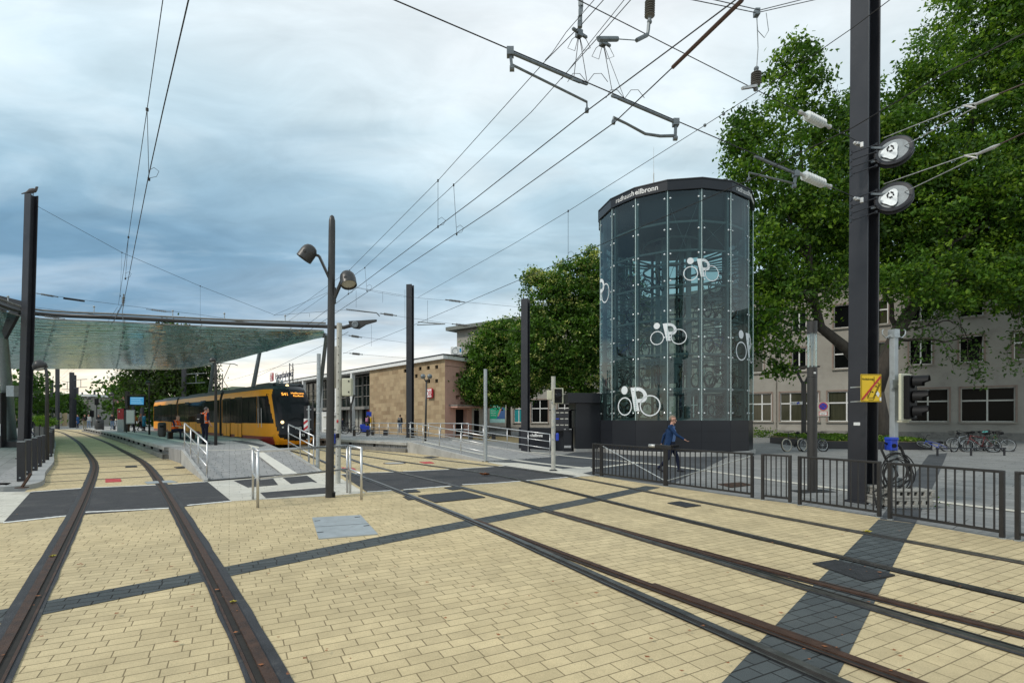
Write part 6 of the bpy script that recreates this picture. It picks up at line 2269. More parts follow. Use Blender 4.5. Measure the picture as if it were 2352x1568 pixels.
# coiled cable
cc = pd(2058, 1085, bb.y - .16)
cob = thing('coiled_cable', 'thick black cable coiled on the temporary signal post', 'cable', bb + Vector((0, -.2, 0)))
mb = MB()
pts = []
for k in range(110):
    a = k * .31
    rr = .25 + .07 * math.sin(k * .13) + .03 * math.sin(k * .47)
    pts.append(cc + Vector((rr * math.cos(a) * 1.05 + .03 * math.sin(k * .2), .06 * math.sin(k * .23) - .02, rr * math.sin(a) * 1.2 + .02 * math.cos(k * .3))))
mb.tube(pts, .011, 6)
pts = [q + Vector((-.08, 0, 0)), q + Vector((-.16, -.02, .04)), q + Vector((-.2, -.02, -.12)), q + Vector((-.12, -.04, -.32)), q + Vector((.03, -.05, -.45)), q + Vector((.08, -.06, -.6)), q + Vector((-.1, -.06, -.78)), q + Vector((-.42, -.1, -.92)), q + Vector((-.44, -.22, -1.12)), q + Vector((-.2, -.3, -1.3)), q + Vector((.2, -.5, -1.36)), q + Vector((.62, -.55, -1.385))]
mb.tube(smooth3(pts) if 'smooth3' in globals() else pts, .022, 8)
pts = [q + Vector((.07, 0, 0)), q + Vector((.18, 0, -.05)), q + Vector((.26, 0, -.25)), q + Vector((.3, -.03, -.5)), q + Vector((.27, -.04, -.62))]
mb.tube(pts, .026, 8)
pts = [pd(2012, 1172, bb.y - .3), pd(2022, 1140, bb.y - .25), pd(2062, 1122, bb.y - .2), pd(2090, 1100, bb.y - .2), pd(2080, 1060, bb.y - .18)]
mb.tube(pts, .02, 8)
mb.build('cable', M['rubber'], cob, smooth=True)

# cylindrical column lamp
cl_ = at(1865.5, 1128)
hcl = 1.7 + (961 - 738) * cl_.y / F
ol = thing('column_lamp', 'cylindrical dark column lamp with clear glass section before the bike rack', 'lamp', cl_)
zb = CH + (YH - 843) * cl_.y / F
zg = CH + (YH - 765) * cl_.y / F
MB().tube([cl_, cl_ + Z * (zb - .24)], .105, 24).build('column', M['lampgrey'], ol, smooth=True, auto=50)
MB().tube([cl_ + Z * (zb - .235), cl_ + Z * zb], .107, 24).build('collar', M['lampgrey'], ol, smooth=True, auto=50)
MB().tube([cl_ + Z * (zb + .002), cl_ + Z * (zg - .002)], .1, 24, cap=False).build('glass_tube', M['clear'], ol, smooth=True)
MB().tube([cl_ + Z * zb, cl_ + Z * (zb + .3), cl_ + Z * zg], [.018, .018, .05], 10).build('light_core', M['galv'], ol)
MB().tube([cl_ + Z * zg, cl_ + Z * hcl], .107, 24).build('cap', M['lampgrey'], ol, smooth=True, auto=50)
MB().box(cl_ + Vector((.0, -.107, zb - .14)), (.05, .006, .04)).build('number_sticker', M['white'], ol)
MB().box(cl_ + Z * .006, (.9, .45, .012), .2).build('foot_cover', M['iron'], ol)


# lamps with a flat disc on a V bracket
def disc_lamp(label, x, ybase, ydisc, yv, rx, z=0.0, d=None, sign=None):
    p = at(x, ybase, z) if d is None else pd(x, ybase, d)
    dd = p.y
    o = thing('disc_lamp', label, 'lamp', p, 'disc lamps on V brackets')
    zd, zv = CH + (YH - ydisc) * dd / F, CH + (YH - yv) * dd / F
    r = rx * dd / F
    MB().tube([p, Vector((p.x, p.y, zv + .2))], .16 if dd < 40 else .1, 10).build('post', M['lampgrey'], o, smooth=True, auto=50)
    for s_ in (1, -1):
        MB().bar(Vector((p.x, p.y, zv - .1)), Vector((p.x + s_ * r * .62, p.y, zd)), .12, .14).build('bracket_arm', M['lampgrey'], o)
    MB().lathe([(r * .2, .05), (r, 0), (r, .05), (r * .2, .12)], (p.x, p.y, zd), n=28).build('disc', M['lampgrey'], o)
    return o, p


o, p = disc_lamp('disc lamp post with street name sign beside the two parked bicycles', 1846, 1016, 844, 882, 33)
ss = thing('street_sign', 'white Willy-Brandt-Platz street sign with a blue sticker', 'sign', pd(1820, 922, p.y - .2))
a, b = pd(1815.5, 927 - 1, p.y - .2), pd(1843, 925, p.y - .2)
MB().bar(a, b, .02, .21).build('plate', M['white'], ss)
text('Willy-Brandt-Platz', .13, M['navy'], ss, Vector((a.x + .03, a.y - .016, a.z - .05)), b - a, ext=.002, width=.64)
MB().bar(a.lerp(b, .52) + Vector((0, -.018, -.03)), a.lerp(b, .74) + Vector((0, -.018, .05)), .004, .12).build('sticker', M['blue'], ss)
disc_lamp('disc lamp hidden behind the galvanised pole before the pink house', 1112, 1003, 889.5, 918, 19.5)
disc_lamp('disc lamp standing behind the platform mast', 944, 998, 900, 925, 17.5)
disc_lamp('disc lamp at the station entrance beside a bicycle', 806, 996, 908, 931, 12)
# double globe lamp by the sandstone wall
p = at(977, 1012.5, .5)
o = thing('globe_lamp', 'thin lamp with two grey globes before the sandstone wall', 'lamp', p)
ht = CH - .5 + (YH - 872) * p.y / F
MB().tube([p, p + Vector((.06, 0, ht))], [.06, .045], 10).build('post', M['lampgrey'], o, smooth=True)
for dx in (-.15, .15):
    MB().tube([p + Vector((.06, 0, ht - .15)), p + Vector((.06 + dx, 0, ht + .1))], .03, 6).build('arm', M['lampgrey'], o)
    MB().ball(p + Vector((.06 + dx * 1.2, -.05, ht + .18)), .135, 14, 10).build('globe', M['fitting'], o, smooth=True)


def globe_lamp(label, x, yb, yt, z, r=.2, bend=1.0, d=None):
    p = at(x, yb, z) if d is None else Vector((*pd(x, 961, d)[:2], z))
    k = p.y / F
    h = CH - z + (YH - yt) * k
    o = thing('globe_lamp', label, 'lamp', p, 'single globe lamps along the platforms')
    pts = [p, p + Z * (h - .45), p + Vector((-.04 * bend, 0, h - .2)), p + Vector((-.16 * bend, 0, h - .02)), p + Vector((-.28 * bend, 0, h))]
    MB().tube(pts, [.07, .055, .05, .045, .04], 10).build('post', M['lampgrey'], o, smooth=True)
    c = p + Vector((-.33 * bend, -.02, h - .03))
    MB().lathe([(0.01, -r), (r * .6, -r * .85), (r, -r * .2), (r * 1.02, 0), (r, r * .5), (r * .9, r * .55)], c, Vector((.35 * bend, .1, -.9)) * 1, 16).build('lamp_head', M['lampgrey'], o, smooth=True)
    MB().lathe([(r * .9, r * .5), (r * .6, r * .75), (0, r * .85)], c, Vector((.35 * bend, .1, -.9)), 16).build('lens', M['lens'], o, smooth=True)
    return o


globe_lamp('curved lamp post among the left bollards', 108, 1056, 838, .12, .22, .8)
globe_lamp('globe lamp on the island platform beside the standing worker', 495.5, 1022, 826, .5, .13, .4)
globe_lamp('globe lamp on the island platform before the tree and tram rear', 343, 998, 878, .5, .17, .3)
globe_lamp('small far globe lamp near the people on the platform', 260, 985, 905, .5, .25, .5, d=62)
globe_lamp('farthest globe lamp left of the standing people', 202, 975, 914, .5, .3, -.5, d=85)

# ------------------------------------------------------------------ glass canopy
cn = thing('glass_canopy', 'large curved greenish glass canopy spanning the tram platforms', 'canopy', (-20, 34, 0))
M['canopyglass'] = glass('canopy_glass', (0.46, 0.76, 0.69), 0.8, 0.03, wavy=1.0, wscale=(.4, 6.0, 1.0), dirt=0.2, dcol=(0.12, 0.36, 0.32))
near_pts = [pd(-260, 640, 17.5), pd(-40, 702, 20.8), pd(75, 733, 24.1), pd(270, 743, 24.8), pd(500, 754, 25.8), pd(745, 762, 26.7)]
far_pts = [pd(-560, 845, 47), pd(-200, 846, 47.5), pd(20, 846, 48), pd(250, 846, 48.3), pd(445, 844, 48), pd(742, 770, 28.5)]


def poly_at(P, t):
    n = len(P) - 1
    i = min(int(t * n), n - 1)
    f = t * n - i
    p0, p1, p2, p3 = P[max(i - 1, 0)], P[i], P[i + 1], P[min(i + 2, n)]
    return 0.5 * (2 * p1 + (p2 - p0) * f + (2 * p0 - 5 * p1 + 4 * p2 - p3) * f * f + (3 * p1 - p0 - 3 * p2 + p3) * f ** 3)


NR_, NC_ = 34, 26
mb = MB()
for r_ in range(NR_):
    s0, s1 = r_ / NR_, (r_ + 1.12) / NR_
    A_, B_ = [], []
    for c in range(NC_ + 1):
        t = c / NC_
        a, b = poly_at(near_pts, t), poly_at(far_pts, t)
        dip = -.35 * math.sin(math.pi * s0) * (1 - t * .6)
        A_.append(a.lerp(b, s0) + Z * (dip + .05 + .012 * math.sin(c * 2.1 + r_)))
        B_.append(a.lerp(b, min(s1, 1)) + Z * (dip - .03 + .012 * math.sin(c * 1.7 + r_ * 2)))
    mb.ribbon(B_, A_)
mb.build('glass_roof', M['canopyglass'], cn)
mb = MB()
for r_ in range(1, NR_, 2):
    for c in range(0, NC_ + 1, 2):
        t = c / NC_
        a, b = poly_at(near_pts, t), poly_at(far_pts, t)
        q = a.lerp(b, r_ / NR_) + Z * (-.35 * math.sin(math.pi * r_ / NR_) * (1 - t * .6) - .05)
        mb.box(q, (.12, .07, .03), .4)
mb.build('glass_clamps', M['fitting'], cn)
mb = MB()
for c in range(0, NC_ + 1, 4):
    t = c / NC_
    a, b = poly_at(near_pts, t), poly_at(far_pts, t)
    mb.tube([a.lerp(b, s / 10) + Z * (.16 - .3 * math.sin(math.pi * s / 10) * (1 - t * .6)) for s in range(11)], .02, 6)
mb.build('cross_beams', M['galv'], cn)
bm = [poly_at(near_pts, i / 24) + Z * .28 for i in range(25)]
tip = pd(815, 745, 26.9)
MB().tube(bm + [pd(790, 752, 26.8), tip], .095, 12).build('main_beam', M['lampgrey'], cn, smooth=True)
MB().tube([q + Z * .2 + Vector((0, .2, 0)) for q in bm], .05, 6).tube([q - Z * .22 - Vector((0, .1, 0)) for q in bm], .03, 6).build('edge_tube', M['conc_dark'], cn)
tp_ = [(800, 737), (830, 735.5), (863, 733.5), (862, 738), (838, 745), (822, 755), (812, 754), (803, 748)]
fr = [pd(x, y, 26.75) for x, y in tp_]
bk_ = [q + Vector((.04, .12, 0)) for q in fr]
n_ = len(fr)
MB().add(fr + bk_, [tuple(reversed(range(n_))), tuple(n_ + i for i in range(n_))] + [(i, (i + 1) % n_, n_ + (i + 1) % n_, n_ + i) for i in range(n_)]).build('end_bracket', M['lampgrey'], cn)
MB().lathe([(.17, 0), (.17, .05), (.13, .06), (0, .05)], pd(816, 745, 26.7), (0, -1, 0), 24).build('end_disc', M['fitting'], cn)
for x in (190, 390, 520, 600, 680):
    q = poly_at(near_pts, .3 + (x - 190) / 800) + Z * .45
    MB().tube([q, q + Z * .28], .02, 5).ball(q + Z * .3, .05, 8, 6).build('stud', M['galv'], cn)
for a, b, r_ in ((at(26, 1021), pd(0, 700, 27.5), .27), (Vector((*pd(470, 961, 43)[:2], .4)), pd(491, 830, 42), .15), (Vector((*pd(560, 961, 36)[:2], .4)), pd(597, 806, 36), .15), (Vector((*pd(722, 961, 33)[:2], .4)), pd(750, 768, 28), .12), (Vector((*pd(-60, 961, 40)[:2], 0)), pd(-80, 850, 46), .2)):
    c_ = MB().tube([a, a.lerp(b, .5), b], [r_ * 1.15, r_, r_ * .8], 14).build('slanted_column', M['fitting'] if r_ < .25 else M['galv'], cn, smooth=True, auto=50)
MB().prism([at(12, 1027), at(52, 1027), at(50, 1012), at(14, 1012)], 0, .35).build('column_foot', M['anthra'], cn)
MB().lathe([(.32, 0), (.32, .3), (.26, .34), (0, .34)], pd(2, 702, 24.5), (.2, -1, -.2), 24).build('end_disc', M['mast'], cn)
mb = MB()
fr = [pd(x, y, 23.5) for x, y in ((-60, 664), (50, 691), (46, 712), (20, 760), (10, 778), (4, 760), (20, 715), (-60, 690))]
bk_ = [q + Vector((0, .15, 0)) for q in fr]
n_ = len(fr)
mb.add(fr + bk_, [tuple(reversed(range(n_))), tuple(n_ + i for i in range(n_))] + [(i, (i + 1) % n_, n_ + (i + 1) % n_, n_ + i) for i in range(n_)])
mb.build('left_edge_frame', M['mast'], cn)
MB().box(pd(30, 898, 24), (.35, .3, .5)).build('control_box', M['galv'], cn)
# ------------------------------------------------------------------ trees
for k, c in dict(leaf_a=(0.075, 0.165, 0.02), leaf_b=(0.040, 0.095, 0.013), leaf_c=(0.145, 0.25, 0.025), leaf_d=(0.038, 0.075, 0.018), leaf_e=(0.075, 0.15, 0.022), leaf_f=(0.034, 0.05, 0.02)).items():
    M[k] = leafmat(k, c)
M['blossom'] = leafmat('pale_blossom', (0.43, 0.47, 0.16), .3)
M['bark'] = pm('bark', (0.05, 0.042, 0.034), 0.95, var=.4, scale=5, bump=.8, bscale=18, vscale=(1, 1, .25))


def foliage(name, pts, sizes, mats, midx, parent, flat=0.35):
    n = len(pts)
    P = np.asarray(pts)
    u = rng.normal(size=(n, 3))
    u /= np.linalg.norm(u, axis=1)[:, None]
    w = rng.normal(size=(n, 3))
    w[:, 2] += flat
    v = np.cross(u, w)
    v /= np.linalg.norm(v, axis=1)[:, None] + 1e-9
    s = np.asarray(sizes)[:, None]
    bend = np.cross(u, v) * s * 0.22
    q = np.stack([P - u * s, P + v * s * .55 + bend, P + u * s, P - v * s * .55 + bend], axis=1).reshape(-1, 3)
    o0 = LOC.get(parent.name, Vector((0, 0, 0)))
    q -= np.array(o0)
    me = bpy.data.meshes.new(name)
    me.vertices.add(4 * n)
    me.vertices.foreach_set('co', q.astype(np.float32).ravel())
    me.loops.add(4 * n)
    me.loops.foreach_set('vertex_index', np.arange(4 * n, dtype=np.int32))
    me.polygons.add(n)
    me.polygons.foreach_set('loop_start', np.arange(0, 4 * n, 4, dtype=np.int32))
    for m in mats:
        me.materials.append(m)
    me.polygons.foreach_set('material_index', np.asarray(midx, dtype=np.int32))
    me.update(calc_edges=True)
    o = bpy.data.objects.new(name, me)
    COL.objects.link(o)
    o.parent = parent
    LOC[o.name] = o0
    return o


def crown(blobs, n_cl, per, size, cl_r, n_m, shell=.5, droop=0.0):
    """leaf clusters scattered through the outer part of several lobes"""
    pts, sz, mi = [], [], []
    vol = np.array([b[1][0] * b[1][2] for b in blobs])
    cnt = np.maximum(3, (n_cl * vol / vol.sum()).astype(int))
    for (c, r), k in zip(blobs, cnt):
        for _ in range(k):
            d = rng.normal(size=3)
            d /= np.linalg.norm(d)
            f = shell + (1.06 - shell) * rng.random() ** .7
            cc = np.array(c) + d * np.array(r) * f
            m = int(rng.integers(per * .5, per * 1.5))
            q = rng.normal(size=(m, 3)) * np.array((cl_r, cl_r, cl_r * .55)) * rng.uniform(.6, 1.3)
            q[:, 2] -= droop * (q[:, 0] ** 2 + q[:, 1] ** 2) / max(cl_r, .1)
            pts.append(cc + q)
            sz.append(size * rng.uniform(.7, 1.3, m))
            k_ = rng.integers(0, n_m)
            mi.append(np.where(rng.random(m) < .8, k_, rng.integers(0, n_m, m)))
    return np.concatenate(pts), np.concatenate(sz), np.concatenate(mi)


def limb(mb, a, b, r0, r1, wob=.25, n=7):
    pts, rs = [], []
    for i in range(n + 1):
        t = i / n
        w = math.sin(math.pi * t) * wob
        pts.append(a.lerp(b, t) + Vector((random.uniform(-w, w), random.uniform(-w, w), random.uniform(-w, w) * .6)))
        rs.append(r0 + (r1 - r0) * t)
    mb.tube(pts, rs, 9)
    return pts


def blob(x, y, rx, ry, d, dd=None):
    k = d / F
    return (tuple(pd(x, y, d)), (rx * k, (dd or (rx + ry) / 2 * .9) * k, ry * k))


DT = 33.0
tb = pd(2030, 1004, DT)
tree = thing('tree', 'huge broad leaved tree with forked trunk behind the big mast on the right', 'tree', tb)
bl_ = [(1765, 330, 90, 105, 33), (1826, 190, 66, 80, 33.5), (1706, 315, 40, 62, 32.5), (1905, 300, 70, 85, 34), (1790, 470, 95, 100, 32.5), (1900, 440, 95, 110, 33.5), (1775, 640, 50, 90, 32), (1765, 775, 50, 60, 31), (1990, 400, 70, 115, 35),
       (2085, 330, 90, 120, 34), (2140, 180, 80, 95, 34), (2235, 70, 110, 110, 35), (2300, 270, 130, 160, 34), (2180, 440, 120, 120, 33), (2330, 470, 110, 130, 33), (2060, 560, 110, 90, 34.5), (2190, 640, 120, 80, 32.5), (2335, 640, 90, 70, 31.5), (1905, 590, 85, 80, 34), 
       (2440, 300, 150, 280, 35), (2430, 640, 110, 100, 33), (2340, -100, 150, 120, 35), (1838, 120, 36, 42, 33.5), (1745, 560, 36, 60, 31.5), (1790, 850, 26, 26, 31), (1700, 400, 40, 40, 32), (2160, 560, 100, 70, 36), (1960, 520, 80, 80, 36), (2080, 650, 80, 50, 31.5), (1950, 320, 70, 90, 36), (2030, 270, 60, 90, 36.5), (1985, 560, 90, 90, 36), (2030, 420, 90, 120, 37), (1850, 520, 90, 110, 35), (2250, 600, 110, 110, 35), (2280, 520, 120, 110, 36.5), (2370, 580, 90, 120, 33), (2130, 480, 110, 130, 36.5), (1860, 660, 60, 70, 33), (1760, 690, 56, 90, 32.5), (2370, 100, 110, 140, 34)]
pts, sz, mi = crown([blob(*b) for b in bl_], 5600, 36, .135, .38, 3, .32, .12)
foliage('crown', pts, sz, [M['leaf_a'], M['leaf_b'], M['leaf_c']], mi, tree)
mb = MB()
f1 = pd(2012, 900, DT)
mb.tube([tb - Z * .3, tb + Z * .4, tb.lerp(f1, .5) + Vector((.05, 0, 0)), f1], [.75, .5, .42, .42], 14)
mb.tube([f1, pd(1985, 850, 33), pd(1945, 800, 33), pd(1885, 752, 33), pd(1872, 700, 33), pd(1860, 600, 33.2), pd(1845, 450, 33.5), pd(1835, 260, 33.5)], [.4, .38, .34, .28, .24, .18, .12, .05], 11)
mb.tube([f1, pd(2030, 840, 33), pd(2062, 760, 33), pd(2105, 690, 33), pd(2150, 600, 33.3), pd(2200, 450, 34), pd(2250, 200, 34.5)], [.42, .42, .4, .32, .24, .16, .06], 11)
for a, b, r in (((1872, 700, 33), (1770, 640, 32), .12), ((1860, 600, 33.2), (1770, 450, 32.6), .11), ((2062, 760, 33), (1990, 560, 35), .16), ((2105, 690, 33), (2280, 620, 32), .13), ((2150, 600, 33.3), (2330, 450, 33), .13), ((2060, 780, 33), (2230, 780, 31.5), .1), ((2062, 760, 33), (2180, 735, 32), .1), ((2200, 450, 34), (2110, 250, 34), .09), ((1885, 752, 33), (1780, 770, 31.2), .08), ((1990, 560, 35), (1990, 330, 35), .1)):
    p = limb(mb, pd(*a), pd(*b), r, .03, .3)
    for q in p[3:]:
        limb(mb, q, q + Vector((random.uniform(-1.6, 1.6), random.uniform(-1, 1), random.uniform(-.8, 1.2))), r * .3, .012, .1, 4)
mb.build('trunk', M['bark'], tree, smooth=True)
# twigs hanging below the crown
mb = MB()
tp, ts_, tm = [], [], []
for (x0, y0, x1, y1) in ((2110, 700, 2130, 830), (2150, 720, 2190, 850), (2200, 720, 2240, 870), (2120, 750, 2090, 860), (2260, 760, 2240, 880), (2330, 760, 2310, 850), (2340, 700, 2345, 860), (1740, 700, 1735, 830), (1790, 760, 1800, 865), (1820, 720, 1850, 790), (2180, 790, 2260, 880), (1920, 640, 1880, 700), (2080, 720, 2060, 790)):
    p = limb(mb, pd(x0, y0, 31.5), pd(x1, y1, 31), .02, .006, .12, 9)
    for q in p:
        m = 10
        tp.append(np.array(q) + rng.normal(size=(m, 3)) * np.array((.3, .25, .16)))
        ts_.append(rng.uniform(.08, .15, m))
        tm.append(rng.integers(0, 2, m))
foliage('hanging_leaves', np.concatenate(tp), np.concatenate(ts_), [M['leaf_b'], M['leaf_d']], np.concatenate(tm), tree)
mb.build('hanging_twigs', M['bark'], tree)['kind'] = 'stuff'


def midtree(label, base, blobs, n_cl, per, size, cl_r, mats, trunk_r, fork, flower=0, limbs=6):
    o = thing('tree', label, 'tree', base)
    pts, sz, mi = crown(blobs, n_cl, per, size, cl_r, len(mats), .5, .05)
    foliage('crown', pts, sz, mats, mi, o)
    if flower:
        P, S_ = [], []
        for c, r in blobs:
            for _ in range(flower):
                d = rng.normal(size=3)
                d[1] = -abs(d[1])
                d /= np.linalg.norm(d)
                cc = np.array(c) + d * np.array(r) * rng.uniform(.96, 1.1)
                m = 12
                q = rng.normal(size=(m, 3)) * .15
                P.append(cc + q + np.array((0, 0, .1)))
                S_.append(rng.uniform(.07, .13, m))
        foliage('blossoms', np.concatenate(P), np.concatenate(S_), [M['blossom']], np.zeros(sum(map(len, S_))), o)
    mb = MB()
    mb.tube([base - Z * .2, base + Z * .3, base.lerp(fork, .6), fork], [trunk_r * 1.5, trunk_r * 1.1, trunk_r, trunk_r * .85], 10)
    for i in range(limbs):
        c = Vector(blobs[i % len(blobs)][0])
        limb(mb, fork - Z * .2, c + Vector((random.uniform(-1, 1), random.uniform(-1, 1), random.uniform(-.5, 1))), trunk_r * .5, .03, .25)
    mb.build('trunk', M['bark'], o, smooth=True)
    return o


d = 50.0
b0_ = pd(1168, 1003, d)
midtree('green tree with pale yellow blossoms before the pink house', b0_, [blob(1120, 840, 58, 70, d), blob(1165, 790, 62, 60, d), blob(1094, 888, 46, 42, d - 1), blob(1200, 830, 52, 80, d - .5), blob(1144, 900, 62, 32, d - 1.5), blob(1142, 770, 40, 30, d), blob(1185, 890, 40, 40, d)], 1100, 38, .14, .36, [M['leaf_b'], M['leaf_e'], M['leaf_a'], M['leaf_a']], .22, pd(1168, 905, d), flower=34)
d = 46.0
b0_ = pd(1330, 1006, d)
midtree('taller blossoming tree half hidden behind the left side of the bike tower', b0_, [blob(1250, 700, 50, 65, d), blob(1315, 660, 60, 60, d), blob(1360, 620, 40, 48, d), blob(1230, 800, 60, 80, d - 1), blob(1310, 790, 75, 90, d - 1), blob(1370, 740, 55, 110, d), blob(1345, 860, 60, 50, d - 1), blob(1265, 655, 36, 26, d), blob(1225, 640, 20, 18, d), blob(1265, 860, 60, 36, d - 1), blob(1420, 720, 60, 120, d + 1)], 1600, 38, .14, .36, [M['leaf_b'], M['leaf_e'], M['leaf_a']], .25, pd(1335, 900, d), flower=38)
d = 74.0
midtree('dense tree seen under and through the glass canopy behind the tram', pd(395, 985, d), [blob(340, 850, 48, 70, d), blob(400, 820, 60, 80, d), blob(445, 860, 40, 70, d), blob(390, 900, 75, 45, d - 2), blob(330, 890, 40, 40, d), blob(455, 900, 26, 36, d)], 800, 34, .2, .6, [M['leaf_f'], M['leaf_d'], M['leaf_e']], .4, pd(395, 920, d))
fw = thing('added_far_wood', 'dense far wood beyond the left edge of the picture', 'wood', (-110, 80, 0))  # wood added so that the tram's side windows reflect something dark
pts, sz, mi = crown([((-72 - 9 * i, 118 - 9 * i + 5 * math.sin(i * 2.1), 5.0), (7, 6, 5.2 + 1.4 * math.sin(i * 1.7))) for i in range(13)], 900, 26, .5, 1.5, 3, .3)
foliage('crowns', pts, sz, [M['leaf_d'], M['leaf_e'], M['leaf_b']], mi, fw)
fw['kind'] = 'stuff'
for i, (x, yb, yt, w, d, lab) in enumerate(((35, 962, 912, 34, 120, 'round dark tree beyond the noise wall at the far left'), (85, 962, 908, 30, 130, 'dark tree beyond the noise wall behind the left mast'), (150, 962, 906, 30, 125, 'broad tree beyond the noise wall under the canopy'), (5, 965, 900, 24, 115, 'dark tree at the left picture edge below the canopy'), (120, 962, 916, 26, 122, 'lower green tree beyond the noise wall between two masts'), (200, 962, 928, 24, 150, 'small tree behind the pale far building'))):
    k = d / F
    midtree(lab, pd(x, 975, d), [blob(x, (yb + yt) / 2, w, (yb - yt) / 2, d), blob(x - w * .5, yb - 14, w * .7, 18, d), blob(x + w * .55, yb - 16, w * .7, 18, d)], 150, 30, .35, 1.0, [M['leaf_d'], M['leaf_e'], M['leaf_b']], .3, pd(x, 960, d), limbs=3)
mt = pd(97, 972, 70)
o = thing('bush', 'bright green bush behind the curved dark fence panel', 'bush', mt)
pts, sz, mi = crown([((mt.x, mt.y, 1.2), (1.3, 1, .9))], 80, 25, .1, .3, 2, .4)
foliage('leaves', pts, sz, [M['leaf_c'], M['leaf_a']], mi, o)

# planter with grass under the big tree
pa_, pb2 = at(1886, 1030), at(2142, 1033)
pd_ = Vector((.55, 7, 0))
plt = thing('planter', 'long low dark planter filled with grass under the big tree', 'planter', pa_.lerp(pb2, .5))
MB().prism([pa_, pb2, pb2 + pd_ + Vector((.8, 0, 0)), pa_ + pd_], 0, .42).build('border', M['anthra'], plt, bevel=.015)
m_ = (pa_ + pb2) / 2 + pd_ * .5
ins = [m_ + (q - m_) * .96 for q in (pa_, pb2, pb2 + pd_ + Vector((.8, 0, 0)), pa_ + pd_)]
MB().prism(ins, .3, [.44, .44, .55, .55]).build('soil', M['soil'], plt)
n = 9000
uv = rng.random((n, 2))
P = np.array([np.array(ins[0]) * (1 - u) * (1 - v) + np.array(ins[1]) * u * (1 - v) + np.array(ins[2]) * u * v + np.array(ins[3]) * (1 - u) * v for u, v in uv])
P[:, 2] = .46 + .1 * uv[:, 1] + rng.random(n) * .12 * (.4 + np.sin(uv[:, 0] * 22) ** 2)
go = foliage('grass', P, rng.uniform(.05, .12, n), [M['leaf_c'], M['leaf_e'], M['blossom']], (rng.random(n) * 2.12).astype(int), plt, flat=-.6)
go['kind'] = 'stuff'
for px, lab, s_ in (((1740, 994), 'weed at the foot of the facade beside the tower', .5), ((1763, 995), 'second weed at the foot of the facade', .45), ((2122, 1165), 'small green weed beside the concrete blocks', .13)):
    c = at(px[0], px[1] + (8 if s_ > .3 else 0)) if s_ < .3 else pd(px[0], px[1] + 4, 47)
    if s_ > .3:
        c.z = 0
    o = thing('weed', lab, 'plant', c, 'weeds in the paving')
    m = 130
    P = np.array(c) + rng.normal(size=(m, 3)) * np.array((s_, s_ * .5, s_ * .5)) + np.array((0, 0, s_ * .8))
    P[:, 2] = np.abs(P[:, 2])
    foliage('leaves', P, rng.uniform(.12, .3, m) * s_, [M['leaf_c'], M['leaf_a']], rng.integers(0, 2, m), o)

# soil patch under the blossoming trees
structure('earth_patch', MB().sheet([at(1035, 1005), at(1250, 1022), at(1262, 1008), at(1100, 998)], .0045), M['soil'], origin=(0, 0, 0))

# forecourt before the station, slightly raised
fc = MB().prism([Vector((-3.6, 29.3, 0)), sp(-1, 0, .2), sp(60, 0, .2), Vector((-33.2, 62, 0)), Vector((-10.2, 37.6, 0))], -.02, [.03, .03, .36, .45, .42])
structure('forecourt', fc, M['slab'], origin=(0, 0, 0))


